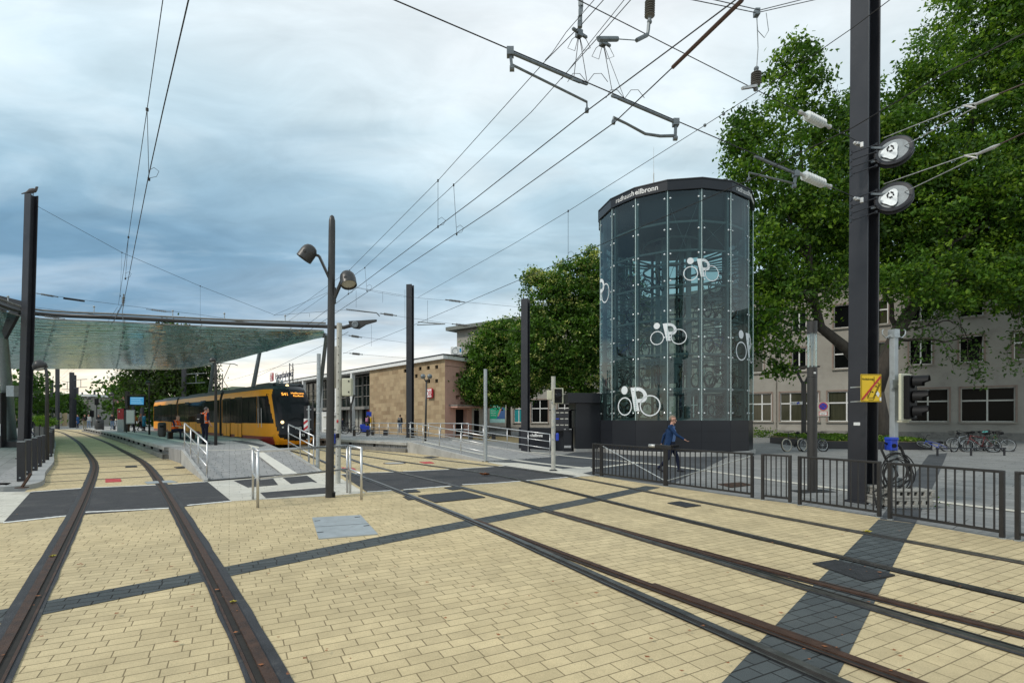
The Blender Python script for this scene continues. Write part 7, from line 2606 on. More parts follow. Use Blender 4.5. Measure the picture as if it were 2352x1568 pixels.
# ------------------------------------------------------------------ bicycles
def bicycle(name, label, tyre, frame, group=None, basket=False, step=False):
    o = thing(name, label, 'bicycle', (0, 0, 0), group)
    r = .34
    for x in (-.53, .53):
        w = MB().torus((x, 0, r), r - .02, .024, (0, 1, 0), 26, 6).build('wheel', tyre, o, smooth=True)
        mb = MB().torus((x, 0, r), r - .05, .012, (0, 1, 0), 24, 5)
        for k in range(12):
            a = math.pi * k / 6
            mb.tube([(x, 0, r), (x + math.cos(a) * (r - .05), 0, r + math.sin(a) * (r - .05))], .0035, 3, cap=False)
        mb.tube([(x, -.05, r), (x, .05, r)], .025, 8)
        mb.build('rim', M['galv'], w)
        mb = MB().torus((x, 0, r), r + .03, .02, (0, 1, 0), 16, 5, .4 if x < 0 else .5, 3.2 if x < 0 else 2.4)
        mb.build('mudguard', M['black'], o)
    mb = MB()
    bbk, st_, hd_, hb = Vector((-.08, 0, .30)), Vector((-.22, 0, .80)), Vector((.36, 0, .86)), Vector((.40, 0, .72))
    rear = Vector((-.53, 0, r))
    mb.tube([bbk, st_], .017, 7).tube([bbk, hb], .02, 7)
    if not step:
        mb.tube([st_ - Z * .06, hd_ - Z * .03], .017, 7)
    else:
        mb.tube([st_ - Z * .3, hb], .02, 7)
    mb.tube([hd_, hb], .02, 7)
    for y in (.05, -.05):
        mb.tube([rear + Vector((0, y, 0)), bbk], .009, 5).tube([rear + Vector((0, y, 0)), st_ - Z * .05], .008, 5).tube([hb, hb + Vector((.03, y, -.05)), Vector((.53, y, r))], .012, 5)
    mb.build('frame', frame, o, smooth=True)
    mb = MB().tube([st_, st_ + Vector((-.04, 0, .14))], .014, 6)
    mb.tube([(-.40, 0, .955), (-.30, 0, .965), (-.2, 0, .955), (-.1, 0, .945)], [.05, .075, .045, .018], 8)
    mb.build('saddle', M['black'], o)
    mb = MB().tube([hd_, hd_ + Vector((-.03, 0, .12)), hd_ + Vector((.04, 0, .14))], .014, 6)
    c = hd_ + Vector((.04, 0, .14))
    mb.tube([c + Vector((-.14, .28, .03)), c + Vector((-.04, .24, .03)), c, c + Vector((-.04, -.24, .03)), c + Vector((-.14, -.28, .03))], .013, 6)
    mb.build('handlebar', M['black'], o)
    mb = MB().lathe([(.085, -.01), (.085, .01), (0, .01)], bbk + Vector((0, -.05, 0)), (0, 1, 0), 14)
    mb.tube([bbk + Vector((0, -.08, 0)), bbk + Vector((.13, -.09, -.1))], .012, 5).tube([bbk + Vector((0, .08, 0)), bbk + Vector((-.13, .09, .1))], .012, 5)
    mb.build('crank', M['iron'], o)
    MB().tube([(-.5, -.06, .72), (-.26, -.06, .74), (-.26, .06, .74), (-.5, .06, .72)], .008, 5).tube([(-.53, .06, r), (-.5, .06, .72)], .007, 5).tube([(-.53, -.06, r), (-.5, -.06, .72)], .007, 5).build('carrier', M['black'], o)
    if basket:
        mb = MB()
        for z in (.78, .86, .94, 1.0):
            k = .8 + .25 * (z - .78) / .22
            mb.tube([(.48 - .0 * k, .15 * k, z), (.48 + .24 * k, .15 * k, z), (.48 + .24 * k, -.15 * k, z), (.48, -.15 * k, z), (.48, .15 * k, z)], .006, 4)
        mb.build('basket', M['black'], o)
    return o


M['bk_black'] = pm('bike_black', (.015, .016, .018), .35, coat=.3)
M['bk_blue'] = pm('bike_blue', (.015, .05, .35), .35, coat=.3)
M['bk_mint'] = pm('bike_mint', (.12, .5, .46), .35, coat=.3)
M['bk_silver'] = pm('bike_silver', (.42, .44, .46), .35, .6)
M['bk_red'] = pm('bike_red', (.13, .012, .012), .35, coat=.3)
M['bk_yel'] = pm('bike_yellow', (.2, .16, .03), .4, coat=.3)
M['bk_grn'] = pm('bike_green', (.03, .12, .05), .4, coat=.3)
M['cream'] = pm('cream_tyre', (.5, .44, .32), .7)
bk1 = bicycle('bicycle', 'dark bicycle with cream tyres leaning at the street sign post', M['cream'], M['bk_black'], 'parked bicycles on the plaza')
bk1.location = at(1826, 1036)
bk1.rotation_euler = (R(6), 0, R(200))
bk2 = bicycle('bicycle', 'black bicycle with dark tyres behind the column lamp', M['rubber'], M['bk_black'], 'parked bicycles on the plaza', True)
bk2.location = at(1870, 1037)
bk2.rotation_euler = (R(-4), 0, R(12))
BK = {'bike_black': M['bk_black']}
for (x, y, rz, tilt, mk, lab) in ((2152, 1036, 155, (R(62), R(-12)), 'bk_blue', 'blue bicycle fallen over at the left end of the rack'),
                                  (2206, 1037, 20, (R(5), 0), 'bk_silver', 'silver bicycle with bright mudguard standing left in the rack'),
                                  (2232, 1036, 35, (R(-4), 0), 'bk_black', 'black bicycle in the middle of the rack behind the silver one'),
                                  (2252, 1038, 160, (R(8), 0), 'bk_red', 'dark red bicycle turned round in the middle of the rack'),
                                  (2276, 1035, 25, (R(3), 0), 'bk_grn', 'dark green bicycle with mint saddle cover on the right of the rack'),
                                  (2290, 1032, 40, (R(-7), 0), 'bk_yel', 'rightmost bicycle leaning at the end of the rack'),
                                  (2218, 1032, 150, (R(6), 0), 'bike_black', 'black bicycle squeezed between the silver and the middle bicycle of the rack'),
                                  (2262, 1030, 30, (R(-9), 0), 'bk_black', 'black bicycle behind the dark red one in the rack'),
                                  (2284, 1036, 150, (R(10), 0), 'bk_black', 'black bicycle between the green and the rightmost bicycle of the rack')):
    c = dup(bk2, at(x, y) + Z * (.06 if mk == 'bk_blue' else 0), R(rz), lab, {'bike_black': M.get(mk, M['bk_black'])}, tilt)
    if mk == 'bk_grn':
        p = at(x, y)
        sc2 = MB().ball(p + Vector((-.3, -.02, .99)), .13, 12, 8, (1.3, .7, .45)).build('saddle_cover', M['bk_mint'])
        tag(sc2, 'mint green saddle cover on a bicycle in the right rack', 'saddle cover')
rk = thing('bicycle_rack', 'low dark bicycle rack bar under the bicycles on the right', 'rack', at(2235, 1040))
a, b = at(2150, 1047), at(2310, 1046)
MB().tube([a + Z * .35, b + Z * .35], .03, 8).build('rail', M['anthra'], rk)
for t in (.02, .5, .98):
    q = a.lerp(b, t)
    MB().bar(q, q + Z * .35, .06, .06).build('leg', M['anthra'], rk)
# bicycles stored inside the tower
n = 0
names = ['bk_black', 'bk_mint', 'bk_silver', 'bk_red', 'bk_black', 'bk_blue', 'bk_yel', 'bk_black', 'bk_grn', 'bk_black']
for li, z in enumerate(LV[:5]):
    for i in range(16):
        if (i * 7 + li * 5) % 9 == 0:
            continue
        a = A_OFF + 2 * math.pi * (i + .5) / NS
        if 3 < i < 11 or (i * 3 + li * 2) % 8 == 0:
            continue
        rad = 2.62
        p = Vector((TC.x + rad * math.cos(a), TC.y + rad * math.sin(a), z + .05))
        c = dup(bk1, p, a + (math.pi if (i + li) % 2 else 0) + R(rng.uniform(-9, 9)), 'bicycle parked radially on a rack inside the glass bicycle tower', {'bike_black': M[names[(i * 3 + li) % 10]], 'cream_tyre': M['rubber']})
        c['group'] = 'bicycles stored in the glass tower'
        n += 1
dup(bk2, Vector((*pd(806, 996, 46)[:2], .36)), R(12), 'bicycle parked at the disc lamp by the station entrance')
dup(bk2, Vector((*pd(789, 985, 52)[:2], .36)), R(70), 'bicycle beside the child near the station hall')
dup(bk2, Vector((*pd(1112, 1003, 44)[:2], .0)), R(60), 'bicycle standing behind the long ramp at the bench', {'bike_black': M['bk_silver']})


# ------------------------------------------------------------------ people
def bone(a, b, ra, rb, k):
    return (Vector(a), Vector(b), ra, rb, k)


def body(par, bones, mats, voxel, rules=(), name='body', Mx=None):
    mb = MB()
    for a, b, ra, rb, k in bones:
        if (b - a).length < 1e-4:
            mb.ball(a, ra, 14, 10)
        else:
            d_ = (b - a).normalized()
            pts, rs = [], []
            for t in (-1, -.75, -.4, 0):
                pts.append(a + d_ * (ra * t))
                rs.append(max(ra * math.sqrt(max(0, 1 - t * t)), ra * .08))
            for t in (0, .4, .75, 1):
                pts.append(b + d_ * (rb * t))
                rs.append(max(rb * math.sqrt(max(0, 1 - t * t)), rb * .08))
            mb.tube(pts, rs, 12)
    o = mb.build('tmp', M['skin'], origin=(0, 0, 0))
    md = o.modifiers.new('r', 'REMESH')
    md.mode = 'VOXEL'
    md.voxel_size = voxel
    sm = o.modifiers.new('s', 'SMOOTH')
    sm.iterations = 4
    sm.factor = .5
    dg2 = bpy.context.evaluated_depsgraph_get()
    me = bpy.data.meshes.new_from_object(o.evaluated_get(dg2))
    bpy.data.objects.remove(o)
    me.name = name
    me.materials.clear()
    keys = list(mats)
    for k in keys:
        me.materials.append(mats[k])
    nP = len(me.polygons)
    C = np.zeros(nP * 3)
    me.polygons.foreach_get('center', C)
    C = C.reshape(-1, 3)
    best = np.full(nP, 1e9)
    bi = np.zeros(nP, int)
    for a, b, ra, rb, k in bones:
        A_, B_ = np.array(a), np.array(b)
        ab = B_ - A_
        l2_ = max(ab @ ab, 1e-9)
        t = np.clip((C - A_) @ ab / l2_, 0, 1)
        dist = np.linalg.norm(C - A_ - t[:, None] * ab, axis=1) - (ra + (rb - ra) * t)
        m_ = dist < best
        best[m_] = dist[m_]
        bi[m_] = keys.index(k)
    for test, k in rules:
        msk = test(C, bi, keys)
        bi[msk] = keys.index(k)
    me.polygons.foreach_set('material_index', bi.astype(np.int32))
    me.polygons.foreach_set('use_smooth', [True] * nP)
    o = bpy.data.objects.new(name, me)
    COL.objects.link(o)
    o.parent = par
    return o


def hair(par, c, col, r=.105, full=False, tilt=0.0):
    mb = MB()
    Mr = Matrix.Rotation(tilt, 3, 'Y')
    mb.ball((0, 0, 0), r, 18, 12, (1.06, .86, 1.1))
    keep = [f for f in mb.f if (lambda q: (q.z > .045 * r / .105) or (q.x < -.02 and q.z > -.05) or (full and q.x < .03))(sum((Vector(mb.v[i]) for i in f), Vector()) / len(f))]
    mb.f = keep
    mb.m = [0] * len(keep)
    mb.v = [tuple(Vector(c) + Mr @ Vector(v)) for v in mb.v]
    o = mb.build('hair', cloth('hair_' + str(len(bpy.data.materials)), col), par, smooth=True)
    s_ = o.modifiers.new('thick', 'SOLIDIFY')
    s_.thickness = .014
    return o


def hand(wr, d_, spread, k='skin', s=1.0, curl=.35, thumb=1):
    """palm and five bent fingers"""
    wr, d_, sp_ = Vector(wr), Vector(d_).normalized(), Vector(spread).normalized()
    nrm_ = d_.cross(sp_).normalized()
    L_ = []
    palm = wr + d_ * .085 * s
    for i, y in enumerate((-.027, -.009, .009, .027)):
        L_.append(bone(wr + sp_ * y * .6 * s, palm + sp_ * y * s, .016 * s, .012 * s, k))
        ln = (.036, .042, .039, .03)[i] * s
        p1 = palm + sp_ * y * 1.15 * s + (d_ + nrm_ * curl * .4).normalized() * ln
        p2 = p1 + (d_ + nrm_ * curl * 1.6).normalized() * ln * .85
        L_ += [bone(palm + sp_ * y * s, p1, .0095 * s, .0088 * s, k), bone(p1, p2, .0088 * s, .0075 * s, k)]
    t0 = wr + d_ * .03 * s + sp_ * -.025 * s * thumb
    t1 = t0 + (d_ * .6 - sp_ * thumb * .8 + nrm_ * .2).normalized() * .038 * s
    L_ += [bone(t0, t1, .012 * s, .010 * s, k), bone(t1, t1 + (d_ - sp_ * thumb * .3).normalized() * .03 * s, .010 * s, .008 * s, k)]
    return L_


def person_bones(J, sk='skin', top='top', leg='leg', shoe='shoe', fat=1.0, coat=0.0, fingers=False, sleeve=None, s=1.0):
    B = []
    h = Vector(J['head'])
    f = Vector(J.get('face', (1, 0, 0))).normalized()
    u_ = Vector(J.get('up', (0, 0, 1))).normalized()
    B += [bone(h + u_ * .035 - f * .012, h + u_ * .03 + f * .012, .094, .088, sk), bone(h - u_ * .06 + f * .035, h - u_ * .075 + f * .055, .058, .042, sk), bone(h + f * .098 - u_ * .005, h + f * .112 - u_ * .03, .011, .016, sk)]
    lt = u_.cross(f)
    for sg in (1, -1):
        B.append(bone(h + lt * .085 * sg + u_ * .012, h + lt * .09 * sg - u_ * .02, .016, .012, sk))
    ne, ch, pe = Vector(J['neck']), Vector(J['chest']), Vector(J['pelvis'])
    B.append(bone(ne, h - u_ * .05, .062, .056, sk))
    rt = Vector(J['shl'][1]) - Vector(J['shl'][0])
    rt = rt.normalized()
    for sg in (-1, 1):
        B.append(bone(ch + rt * .085 * sg, pe + rt * .07 * sg + Vector((0, 0, .08)), .125 * fat, .118 * fat, top))
        B.append(bone(ne + rt * .05 * sg - Vector((0, 0, .04)), Vector(J['shl'][0 if sg < 0 else 1]), .07, .075, top))
        B.append(bone(pe + rt * .07 * sg, pe + rt * .08 * sg - Vector((0, 0, .06)), .118 * fat, .115 * fat, leg if not coat else top))
    for i in (0, 1):
        sh, el, wr = Vector(J['shl'][i]), Vector(J['elb'][i]), Vector(J['wri'][i])
        B += [bone(sh, el, .062, .05, top)]
        B += [bone(el, wr, .047, .034, sleeve or top)]
        if fingers:
            d_ = (wr - el).normalized()
            B += hand(wr, d_, Vector((.2, 1, 0)) if i else Vector((-.2, 1, .0)), sk, 1.05, .5, 1 if i == 0 else -1)
        else:
            d_ = (wr - el).normalized()
            B += [bone(wr, wr + d_ * .09, .035, .03, sk), bone(wr + d_ * .09, wr + d_ * .16, .026, .015, sk)]
        hp, kn, an = Vector(J['hip'][i]), Vector(J['kne'][i]), Vector(J['ank'][i])
        B += [bone(hp, kn, .092 * fat ** .5, .066, leg), bone(kn, an, .063, .046, leg)]
        td = Vector(J['toe'][i])
        B += [bone(an - Vector((0, 0, .03)), td, .045, .036, shoe), bone(an + (an - td).normalized() * .04 - Vector((0, 0, .04)), an, .04, .045, shoe)]
        if coat:
            B.append(bone(pe + rt * .06 * (-1 if i == 0 else 1), pe + rt * .09 * (-1 if i == 0 else 1) - Vector((0, 0, coat)), .12, .13, top))
    return B


def make_person(label, base, face_deg, J, mats, voxel=.025, rules=(), hair_col=(.05, .035, .025), hair_full=False, group=None, scale=1.0, **kw):
    o = thing('person', label, 'person', base, group)
    LOC[o.name] = Vector((0, 0, 0))
    o.rotation_euler = (0, 0, R(face_deg))
    o.scale = (scale,) * 3
    body(o, person_bones(J, **kw), mats, voxel, rules)
    if hair_col:
        f = Vector(J.get('face', (1, 0, 0)))
        hair(o, Vector(J['head']) + Vector((-.012, 0, .035)), hair_col, full=hair_full, tilt=math.atan2(-f.z, 1))
    return o


STAND = dict(head=(.02, 0, 1.63), neck=(0, 0, 1.47), chest=(0, 0, 1.27), pelvis=(0, 0, .93), shl=((0, -.19, 1.42), (0, .19, 1.42)), elb=((-.02, -.25, 1.13), (-.02, .25, 1.13)), wri=((.06, -.24, .88), (.06, .24, .88)),
             hip=((0, -.09, .9), (0, .09, .9)), kne=((.03, -.1, .49), (.02, .1, .49)), ank=((0, -.11, .085), (0, .11, .085)), toe=((.15, -.13, .035), (.15, .13, .035)))


def J_(**k):
    d_ = dict(STAND)
    d_.update(k)
    return d_


# the walking man
Jw = J_(head=(.06, 0, 1.66), face=(1, -.12, -.05), neck=(.03, 0, 1.49), chest=(.02, 0, 1.28), pelvis=(0, 0, .94), shl=((.0, -.20, 1.43), (.04, .19, 1.43)), elb=((.20, -.27, 1.20), (-.24, .24, 1.16)), wri=((.42, -.24, 1.06), (-.32, .26, .90)),
        hip=((.02, -.09, .91), (-.02, .09, .91)), kne=((-.06, -.1, .50), (.20, .09, .50)), ank=((-.36, -.1, .14), (.24, .1, .09)), toe=((-.22, -.11, .04), (.40, .12, .045)))
Jw['kne'] = ((-.04, -.1, .49), (.17, .09, .50))
wm = {'skin': M['skin'], 'top': cloth('navy_jacket', (.012, .035, .095)), 'shirt': cloth('light_blue_shirt', (.13, .22, .44)), 'leg': cloth('dark_jeans', (.012, .016, .035)), 'shoe': pm('dark_trainer', (.02, .02, .028), .5), 'sole': M['white'], 'belt': M['black']}
wpos = at(1541, 1084)
man = make_person('walking man with short grey hair in a navy jacket over a light blue shirt', wpos, -24, Jw, wm, .009,
                  rules=[(lambda C, bi, k: (bi == k.index('top')) & (C[:, 0] > .03) & (np.abs(C[:, 1]) < .165) & (C[:, 2] < 1.46) & (C[:, 2] > .9), 'shirt'), (lambda C, bi, k: (bi == k.index('leg')) & (C[:, 2] > .95) & (C[:, 2] < .99), 'belt'), (lambda C, bi, k: (bi == k.index('shoe')) & (C[:, 2] < .02) & (C[:, 0] > 0), 'sole')],
                  hair_col=(.21, .17, .13), fingers=True)
# open jacket skirts hanging behind and at the sides
mb = MB()
for sg in (-1, 1):
    A_ = [Vector((.07, .13 * sg, 1.42)), Vector((.07, .18 * sg, 1.2)), Vector((.06, .20 * sg, 1.0)), Vector((.02 + .05 * sg, .23 * sg, .80))]
    B_ = [Vector((-.05, .19 * sg, 1.40)), Vector((-.05, .20 * sg, 1.2)), Vector((-.08, .21 * sg, 1.0)), Vector((-.14, .22 * sg, .78))]
    C_ = [Vector((-.15, .06 * sg, 1.40)), Vector((-.15, .06 * sg, 1.2)), Vector((-.17, .08 * sg, 1.0)), Vector((-.24, .08 * sg, .76))]
    D_ = [Vector((-.15, 0, 1.40)), Vector((-.155, 0, 1.2)), Vector((-.18, 0, 1.0)), Vector((-.24, 0, .76))]
    mb.ribbon(A_, B_).ribbon(B_, C_).ribbon(C_, D_)
jk = mb.build('jacket', wm['top'], man, smooth=True)
s_ = jk.modifiers.new('t', 'SOLIDIFY')
s_.thickness = .018
sb_ = jk.modifiers.new('s', 'SUBSURF')
sb_.levels = sb_.render_levels = 2
MB().ball((.155, -.035, 1.68), .009, 8, 6).ball((.155, .03, 1.68), .009, 8, 6).build('eyes', M['black'], man)
MB().tube([(.143, -.022, 1.594), (.148, 0, 1.592), (.143, .022, 1.594)], .004, 5).build('mouth', M['skin_d'], man)

# the standing worker seen from behind
ov = cloth('orange_vest', (.95, .15, .015), .08)
rf_ = pm('reflective_tape', (.42, .42, .42), .3, .4)
sm_ = {'skin': M['skin'], 'top': ov, 'leg': cloth('navy_trousers', (.012, .014, .028)), 'shoe': M['black'], 'tape': rf_, 'sleeve': cloth('navy_polo', (.014, .018, .045))}
Js = J_(head=(.08, -.02, 1.60), face=(1, -.3, -.45), neck=(.02, 0, 1.46), elb=((-.03, -.27, 1.14), (.02, .28, 1.15)), wri=((.10, -.26, .92), (.16, .22, .95)))
spos = at(470, 1019.5, .5)
sman = make_person('standing worker in orange vest with black rucksack seen from behind', spos, 68, Js, sm_, .010, fat=1.12,
                   rules=[(lambda C, bi, k: (bi == k.index('top')) & (np.abs(C[:, 1]) > .205), 'sleeve'), (lambda C, bi, k: (bi == k.index('top')) & (C[:, 2] < .98), 'leg'), (lambda C, bi, k: (bi == k.index('top')) & (np.abs(C[:, 2] - 1.08) < .025), 'tape'), (lambda C, bi, k: (bi == k.index('top')) & (np.abs(np.abs(C[:, 1]) - .13) < .022), 'tape')],
                   hair_col=(.11, .10, .10), fingers=True, sleeve='skin')
rs_ = thing('rucksack', 'black rucksack on the back of the standing worker', 'bag', spos + Z * 1.0)
Ms = Matrix.Translation(spos) @ Matrix.Rotation(R(68), 4, 'Z')
mb = MB()
for c, sz_ in (((-.21, 0, 1.20), (.17, .30, .44)), ((-.30, 0, 1.12), (.06, .24, .24))):
    mb.box(Ms @ Vector(c), sz_, R(68))
mb.build('pack', cloth('black_nylon', (.012, .012, .014)), rs_, bevel=.045)
mb = MB()
for y in (.1, -.1):
    mb.tube([Ms @ Vector(q) for q in ((-.15, y, 1.40), (-.05, y * 1.2, 1.50), (.10, y * 1.2, 1.42), (.15, y * 1.2, 1.25), (.02, y * 1.7, 1.05), (-.14, y, 1.02))], .018, 6)
mb.build('straps', M['black'], rs_)
MB().box(Ms @ Vector((-.333, .0, 1.18)), (.004, .14, .02), R(68)).build('white_print', M['white'], rs_)

# the sitting worker
Jt = dict(head=(.14, 0, 1.23), face=(1, -.25, -.25), neck=(.04, 0, 1.09), chest=(0, 0, .88), pelvis=(-.08, 0, .56), shl=((.02, -.2, 1.02), (.02, .2, 1.02)), elb=((.14, -.25, .77), (.14, .25, .77)), wri=((.38, -.14, .76), (.38, .14, .76)),
          hip=((-.06, -.1, .53), (-.06, .1, .53)), kne=((.40, -.13, .56), (.40, .13, .56)), ank=((.42, -.13, .1), (.46, .13, .1)), toe=((.58, -.14, .04), (.62, .14, .04)))
tpos = at(404, 1008, .5)
tman = make_person('sitting worker in orange vest bent forward on the platform bench', tpos, -8, Jt, dict(sm_), .010,
                   rules=[(lambda C, bi, k: (bi == k.index('top')) & (np.abs(C[:, 1]) > .215), 'sleeve'), (lambda C, bi, k: (bi == k.index('top')) & (np.abs(C[:, 2] - .76) < .022) & (C[:, 0] < .2), 'tape'), (lambda C, bi, k: (bi == k.index('top')) & (np.abs(np.abs(C[:, 1]) - .12) < .02) & (C[:, 2] > .8), 'tape')],
                   hair_col=(.25, .16, .12), fingers=True, sleeve='skin', fat=1.1)


def bench(label, c, rz, L_=1.7, block=False, h=.45):
    o = local('bench', label, 'bench', c, rz)
    mb = MB()
    for y in (-.18, -.09, 0, .09, .18):
        mb.box((0, y, h - .02), (L_, .075, .04))
    mb.build('seat', M['anthra'], o, bevel=.006)
    for x in (-L_ * .36, L_ * .36):
        MB().box((x, 0, h / 2 - .025), (.3 if block else .07, .36, h - .05)).build('leg', M['anthra'], o)
    return o


bench('dark bench on the island platform under the sitting worker', tpos + Vector((.25, .1, 0)), R(-8), 2.0, h=.46)
bench('dark bench with thin legs on the station platform', at(829, 1001, .5), R(-4), 1.3)
bench('dark bench on black blocks behind the station railing', Vector((*pd(870, 997, 42)[:2], .36)), R(-5), 1.6, True)
bench('dark bench on black blocks behind the long ramp', Vector((*pd(1108, 1008, 43)[:2], 0)), R(-4), 2.6, True)
bench('dark bench at the far end of the island platform', at(250, 987, .5), R(20), 1.4)


def bin_(label, p, h=.85, r=.24):
    o = thing('litter_bin', label, 'bin', p)
    MB().lathe([(r * .8, 0), (r * .8, .1), (r, .1), (r, h), (r * .9, h + .05), (0, h + .05)], p, n=18).build('drum', M['lampgrey'], o, smooth=True, auto=40)
    MB().box(p + Vector((r * .5, -r * .85, h - .16)), (.2, .06, .12), .5).build('opening', M['black'], o)
    MB().lathe([(r * .95, 0), (r * .7, .06), (0, .07)], p + Z * (h + .05), n=18).build('lid', M['anthra'], o)


bin_('grey litter bin left of the sitting worker', at(372, 1003, .5))
bin_('grey litter bin before the man in black on the far platform', at(228, 986, .5), 1.0, .42)

# distant people
pal = dict(black=(.015, .015, .017), blue=(.03, .09, .25), jeans=(.16, .22, .32), orange=(.35, .12, .02), teal=(.03, .2, .33), grey=(.2, .2, .19), khaki=(.2, .18, .12), maroon=(.12, .02, .025), white=(.5, .5, .48), navy=(.02, .025, .06))
PM = {k: cloth('cloth_' + k, v) for k, v in pal.items()}
Jwk = J_(kne=((.14, -.09, .49), (-.04, .09, .49)), ank=((.18, -.1, .09), (-.24, .1, .13)), toe=((.33, -.11, .04), (-.10, .11, .04)), elb=((-.14, -.24, 1.15), (.1, .24, 1.15)), wri=((-.14, -.24, .9), (.26, .22, .98)))
Jph = J_(elb=((.04, -.25, 1.13), (.04, .25, 1.13)), wri=((.28, -.06, 1.1), (.28, .06, 1.1)), head=(.06, 0, 1.62), face=(1, 0, -.3))
for (x, y, z, face, J, top_, leg_, lab, kw) in (
        (195, 984.5, .5, -75, Jph, 'black', 'khaki', 'man in black shirt and shorts looking at his phone on the far platform', {}),
        (204, 983, .5, -60, STAND, 'white', 'jeans', 'person in pale top and light jeans behind the man in black', {}),
        (179, 983, .5, 200, STAND, 'blue', 'navy', 'person in a blue coat at the far left end of the platform', dict(coat=.25)),
        (227, 983.5, .5, -80, Jph, 'black', 'navy', 'person in black shirt standing behind the far litter bin', {}),
        (258, 986, .5, -70, Jph, 'black', 'jeans', 'person in dark jacket and pale trousers beside the far bench', {}),
        (308, 990.5, .5, 170, Jwk, 'orange', 'black', 'person in an orange brown jacket walking behind the ticket machine', {}),
        (331, 989.5, .5, 60, STAND, 'teal', 'black', 'person in a long turquoise coat near the tram rear', dict(coat=.35)),
        (322, 989, .5, 30, Jwk, 'grey', 'black', 'person in grey walking left of the turquoise coat', {}),
        (14, 996, 0, -60, Jph, 'maroon', 'jeans', 'man in a dark red striped jumper at the left picture edge', {}),
        (72, 1000, 0, 190, Jwk, 'black', 'navy', 'dark clothed person walking behind the left mast', {}),
        (919, 993, .36, 75, STAND, 'black', 'jeans', 'person with cap and grey rucksack before the sandstone wall', {}),
        (845, 991, .36, 70, STAND, 'black', 'black', 'dark clothed person with pink rucksack at the station entrance', {}),
        (858, 988, .36, 170, STAND, 'black', 'black', 'woman in a long black coat at the sandstone corner', dict(coat=.4)),
        (786, 986, .36, 20, Jph, 'navy', 'navy', 'child in navy standing over a bicycle by the station hall', {})):
    p = at(x, y, z)
    make_person(lab, p, face, J, {'skin': M['skin'], 'top': PM[top_], 'leg': PM[leg_], 'shoe': M['black']}, .03, hair_col=(.03, .025, .02) if x not in (195,) else (.08, .05, .03), hair_full=x in (331, 858, 845), scale=.97 if x != 786 else .8, **kw)
for p, face, mat_, lab in ((at(919, 993, .36), 75, PM['grey'], 'grey rucksack worn by the person before the sandstone wall'), (at(845, 991, .36), 70, cloth('pink', (.45, .2, .3)), 'pink rucksack worn at the station entrance')):
    q = p + Vector((-.17 * math.cos(R(face)), -.17 * math.sin(R(face)), 1.2))
    o = thing('rucksack', lab, 'bag', q)
    MB().box(q, (.16, .3, .42), R(face)).build('pack', mat_, o, bevel=.05)
    MB().box(q + Vector((-.09 * math.cos(R(face)), -.09 * math.sin(R(face)), -.08)), (.06, .22, .18), R(face)).build('pocket', PM['black'] if mat_ is PM['grey'] else mat_, o, bevel=.02)
for i, x in enumerate((833, 843)):
    q = Vector((*pd(x, 985, 52)[:2], .36))
    o = thing('suitcase', ['larger blue suitcase left of the person with pink rucksack', 'smaller blue suitcase in front of the person with pink rucksack'][i], 'suitcase', q)
    MB().box(q + Z * (.42 - .08 * i), (.5, .3, .72 - .16 * i), .2).build('shell', M['blue'], o, bevel=.04)
    MB().tube([q + Vector((-.12, 0, .7)), q + Vector((-.12, 0, 1.0 - .1 * i)), q + Vector((.12, 0, 1.0 - .1 * i)), q + Vector((.12, 0, .7))], .012, 5).build('handle', M['galv'], o)
    for dx in (-.18, .18):
        MB().lathe([(.05, -.02), (.05, .02), (0, .02)], q + Vector((dx, 0, .05)), (0, 1, 0), 10).build('wheel', M['black'], o)

# ------------------------------------------------------------------ platform furniture
p = at(282, 991, .5)
k = p.y / F
o = thing('ticket_machine', 'red and grey ticket machine pillar on the island platform', 'ticket machine', p)
MB().box(p + Z * 1.0, (17.5 * k, .5, 2.0), R(-10)).build('cabinet', M['galv'], o, bevel=.02)
MB().box(p + Vector((0, -.27, 1.62)), (16.5 * k, .04, .95), R(-10)).build('red_front', M['red'], o)
MB().box(p + Vector((-.1, -.3, 1.85)), (.12, .01, .12), R(-10)).box(p + Vector((.1, -.3, 1.85)), (.1, .01, .12), R(-10)).build('pictograms', M['white'], o)
MB().box(p + Z * 2.06, (18 * k, .55, .12), R(-10)).build('roof', M['navy'], o)
p = at(292.5, 991, .5)
o = thing('departure_display', 'blue electronic departure display on a dark post above the platform', 'display', p)
kz = lambda y, d_: CH + (YH - y) * d_ / F
MB().box(Vector((p.x, p.y, (kz(900, p.y) + .5) / 2)), (.26, .26, kz(900, p.y) - .5)).build('post', M['lampgrey'], o)
MB().box(Vector((p.x, p.y, kz(899, p.y))), (.34, .34, .08)).build('post_cap', M['lampgrey'], o)
a, b = pd(295, 920.5, p.y - .1), pd(332, 920.5, p.y - .1)
MB().bar(a, b, .3, 22 * p.y / F).build('case', M['black'], o)
MB().bar(a - Z * -.45 + Vector((-.2, 0, .1)), b + Z * .55, .3, .06).build('bracket', M['lampgrey'], o)
M['screen'] = pm('blue_screen', (.02, .12, .25), .2, emit=((.03, .28, .55), .55))
a, b = pd(299, 920, p.y - .27), pd(330, 920.5, p.y - .27)
sc3 = MB().bar(a, b, .02, 17 * p.y / F).build('screen', M['screen'], o)
mb = MB()
for i in range(4):
    z = a.z + (i - 1.5) * .17
    mb.bar(Vector((a.x + .08, a.y - .02, z)), Vector((b.x - .08 - .1 * (i % 3), b.y - .02, z)), .006, .05)
mb.build('screen_rows', pm('pale_rows', (.2, .4, .5), .4, emit=((.25, .5, .65), .5)), sc3)
p = at(300, 993, .5)
o = thing('notice_case', 'glazed notice case beside the ticket machine', 'notice case', p)
MB().box(p + Z * 1.35, (.75, .08, 1.2)).build('frame', M['galv'], o)
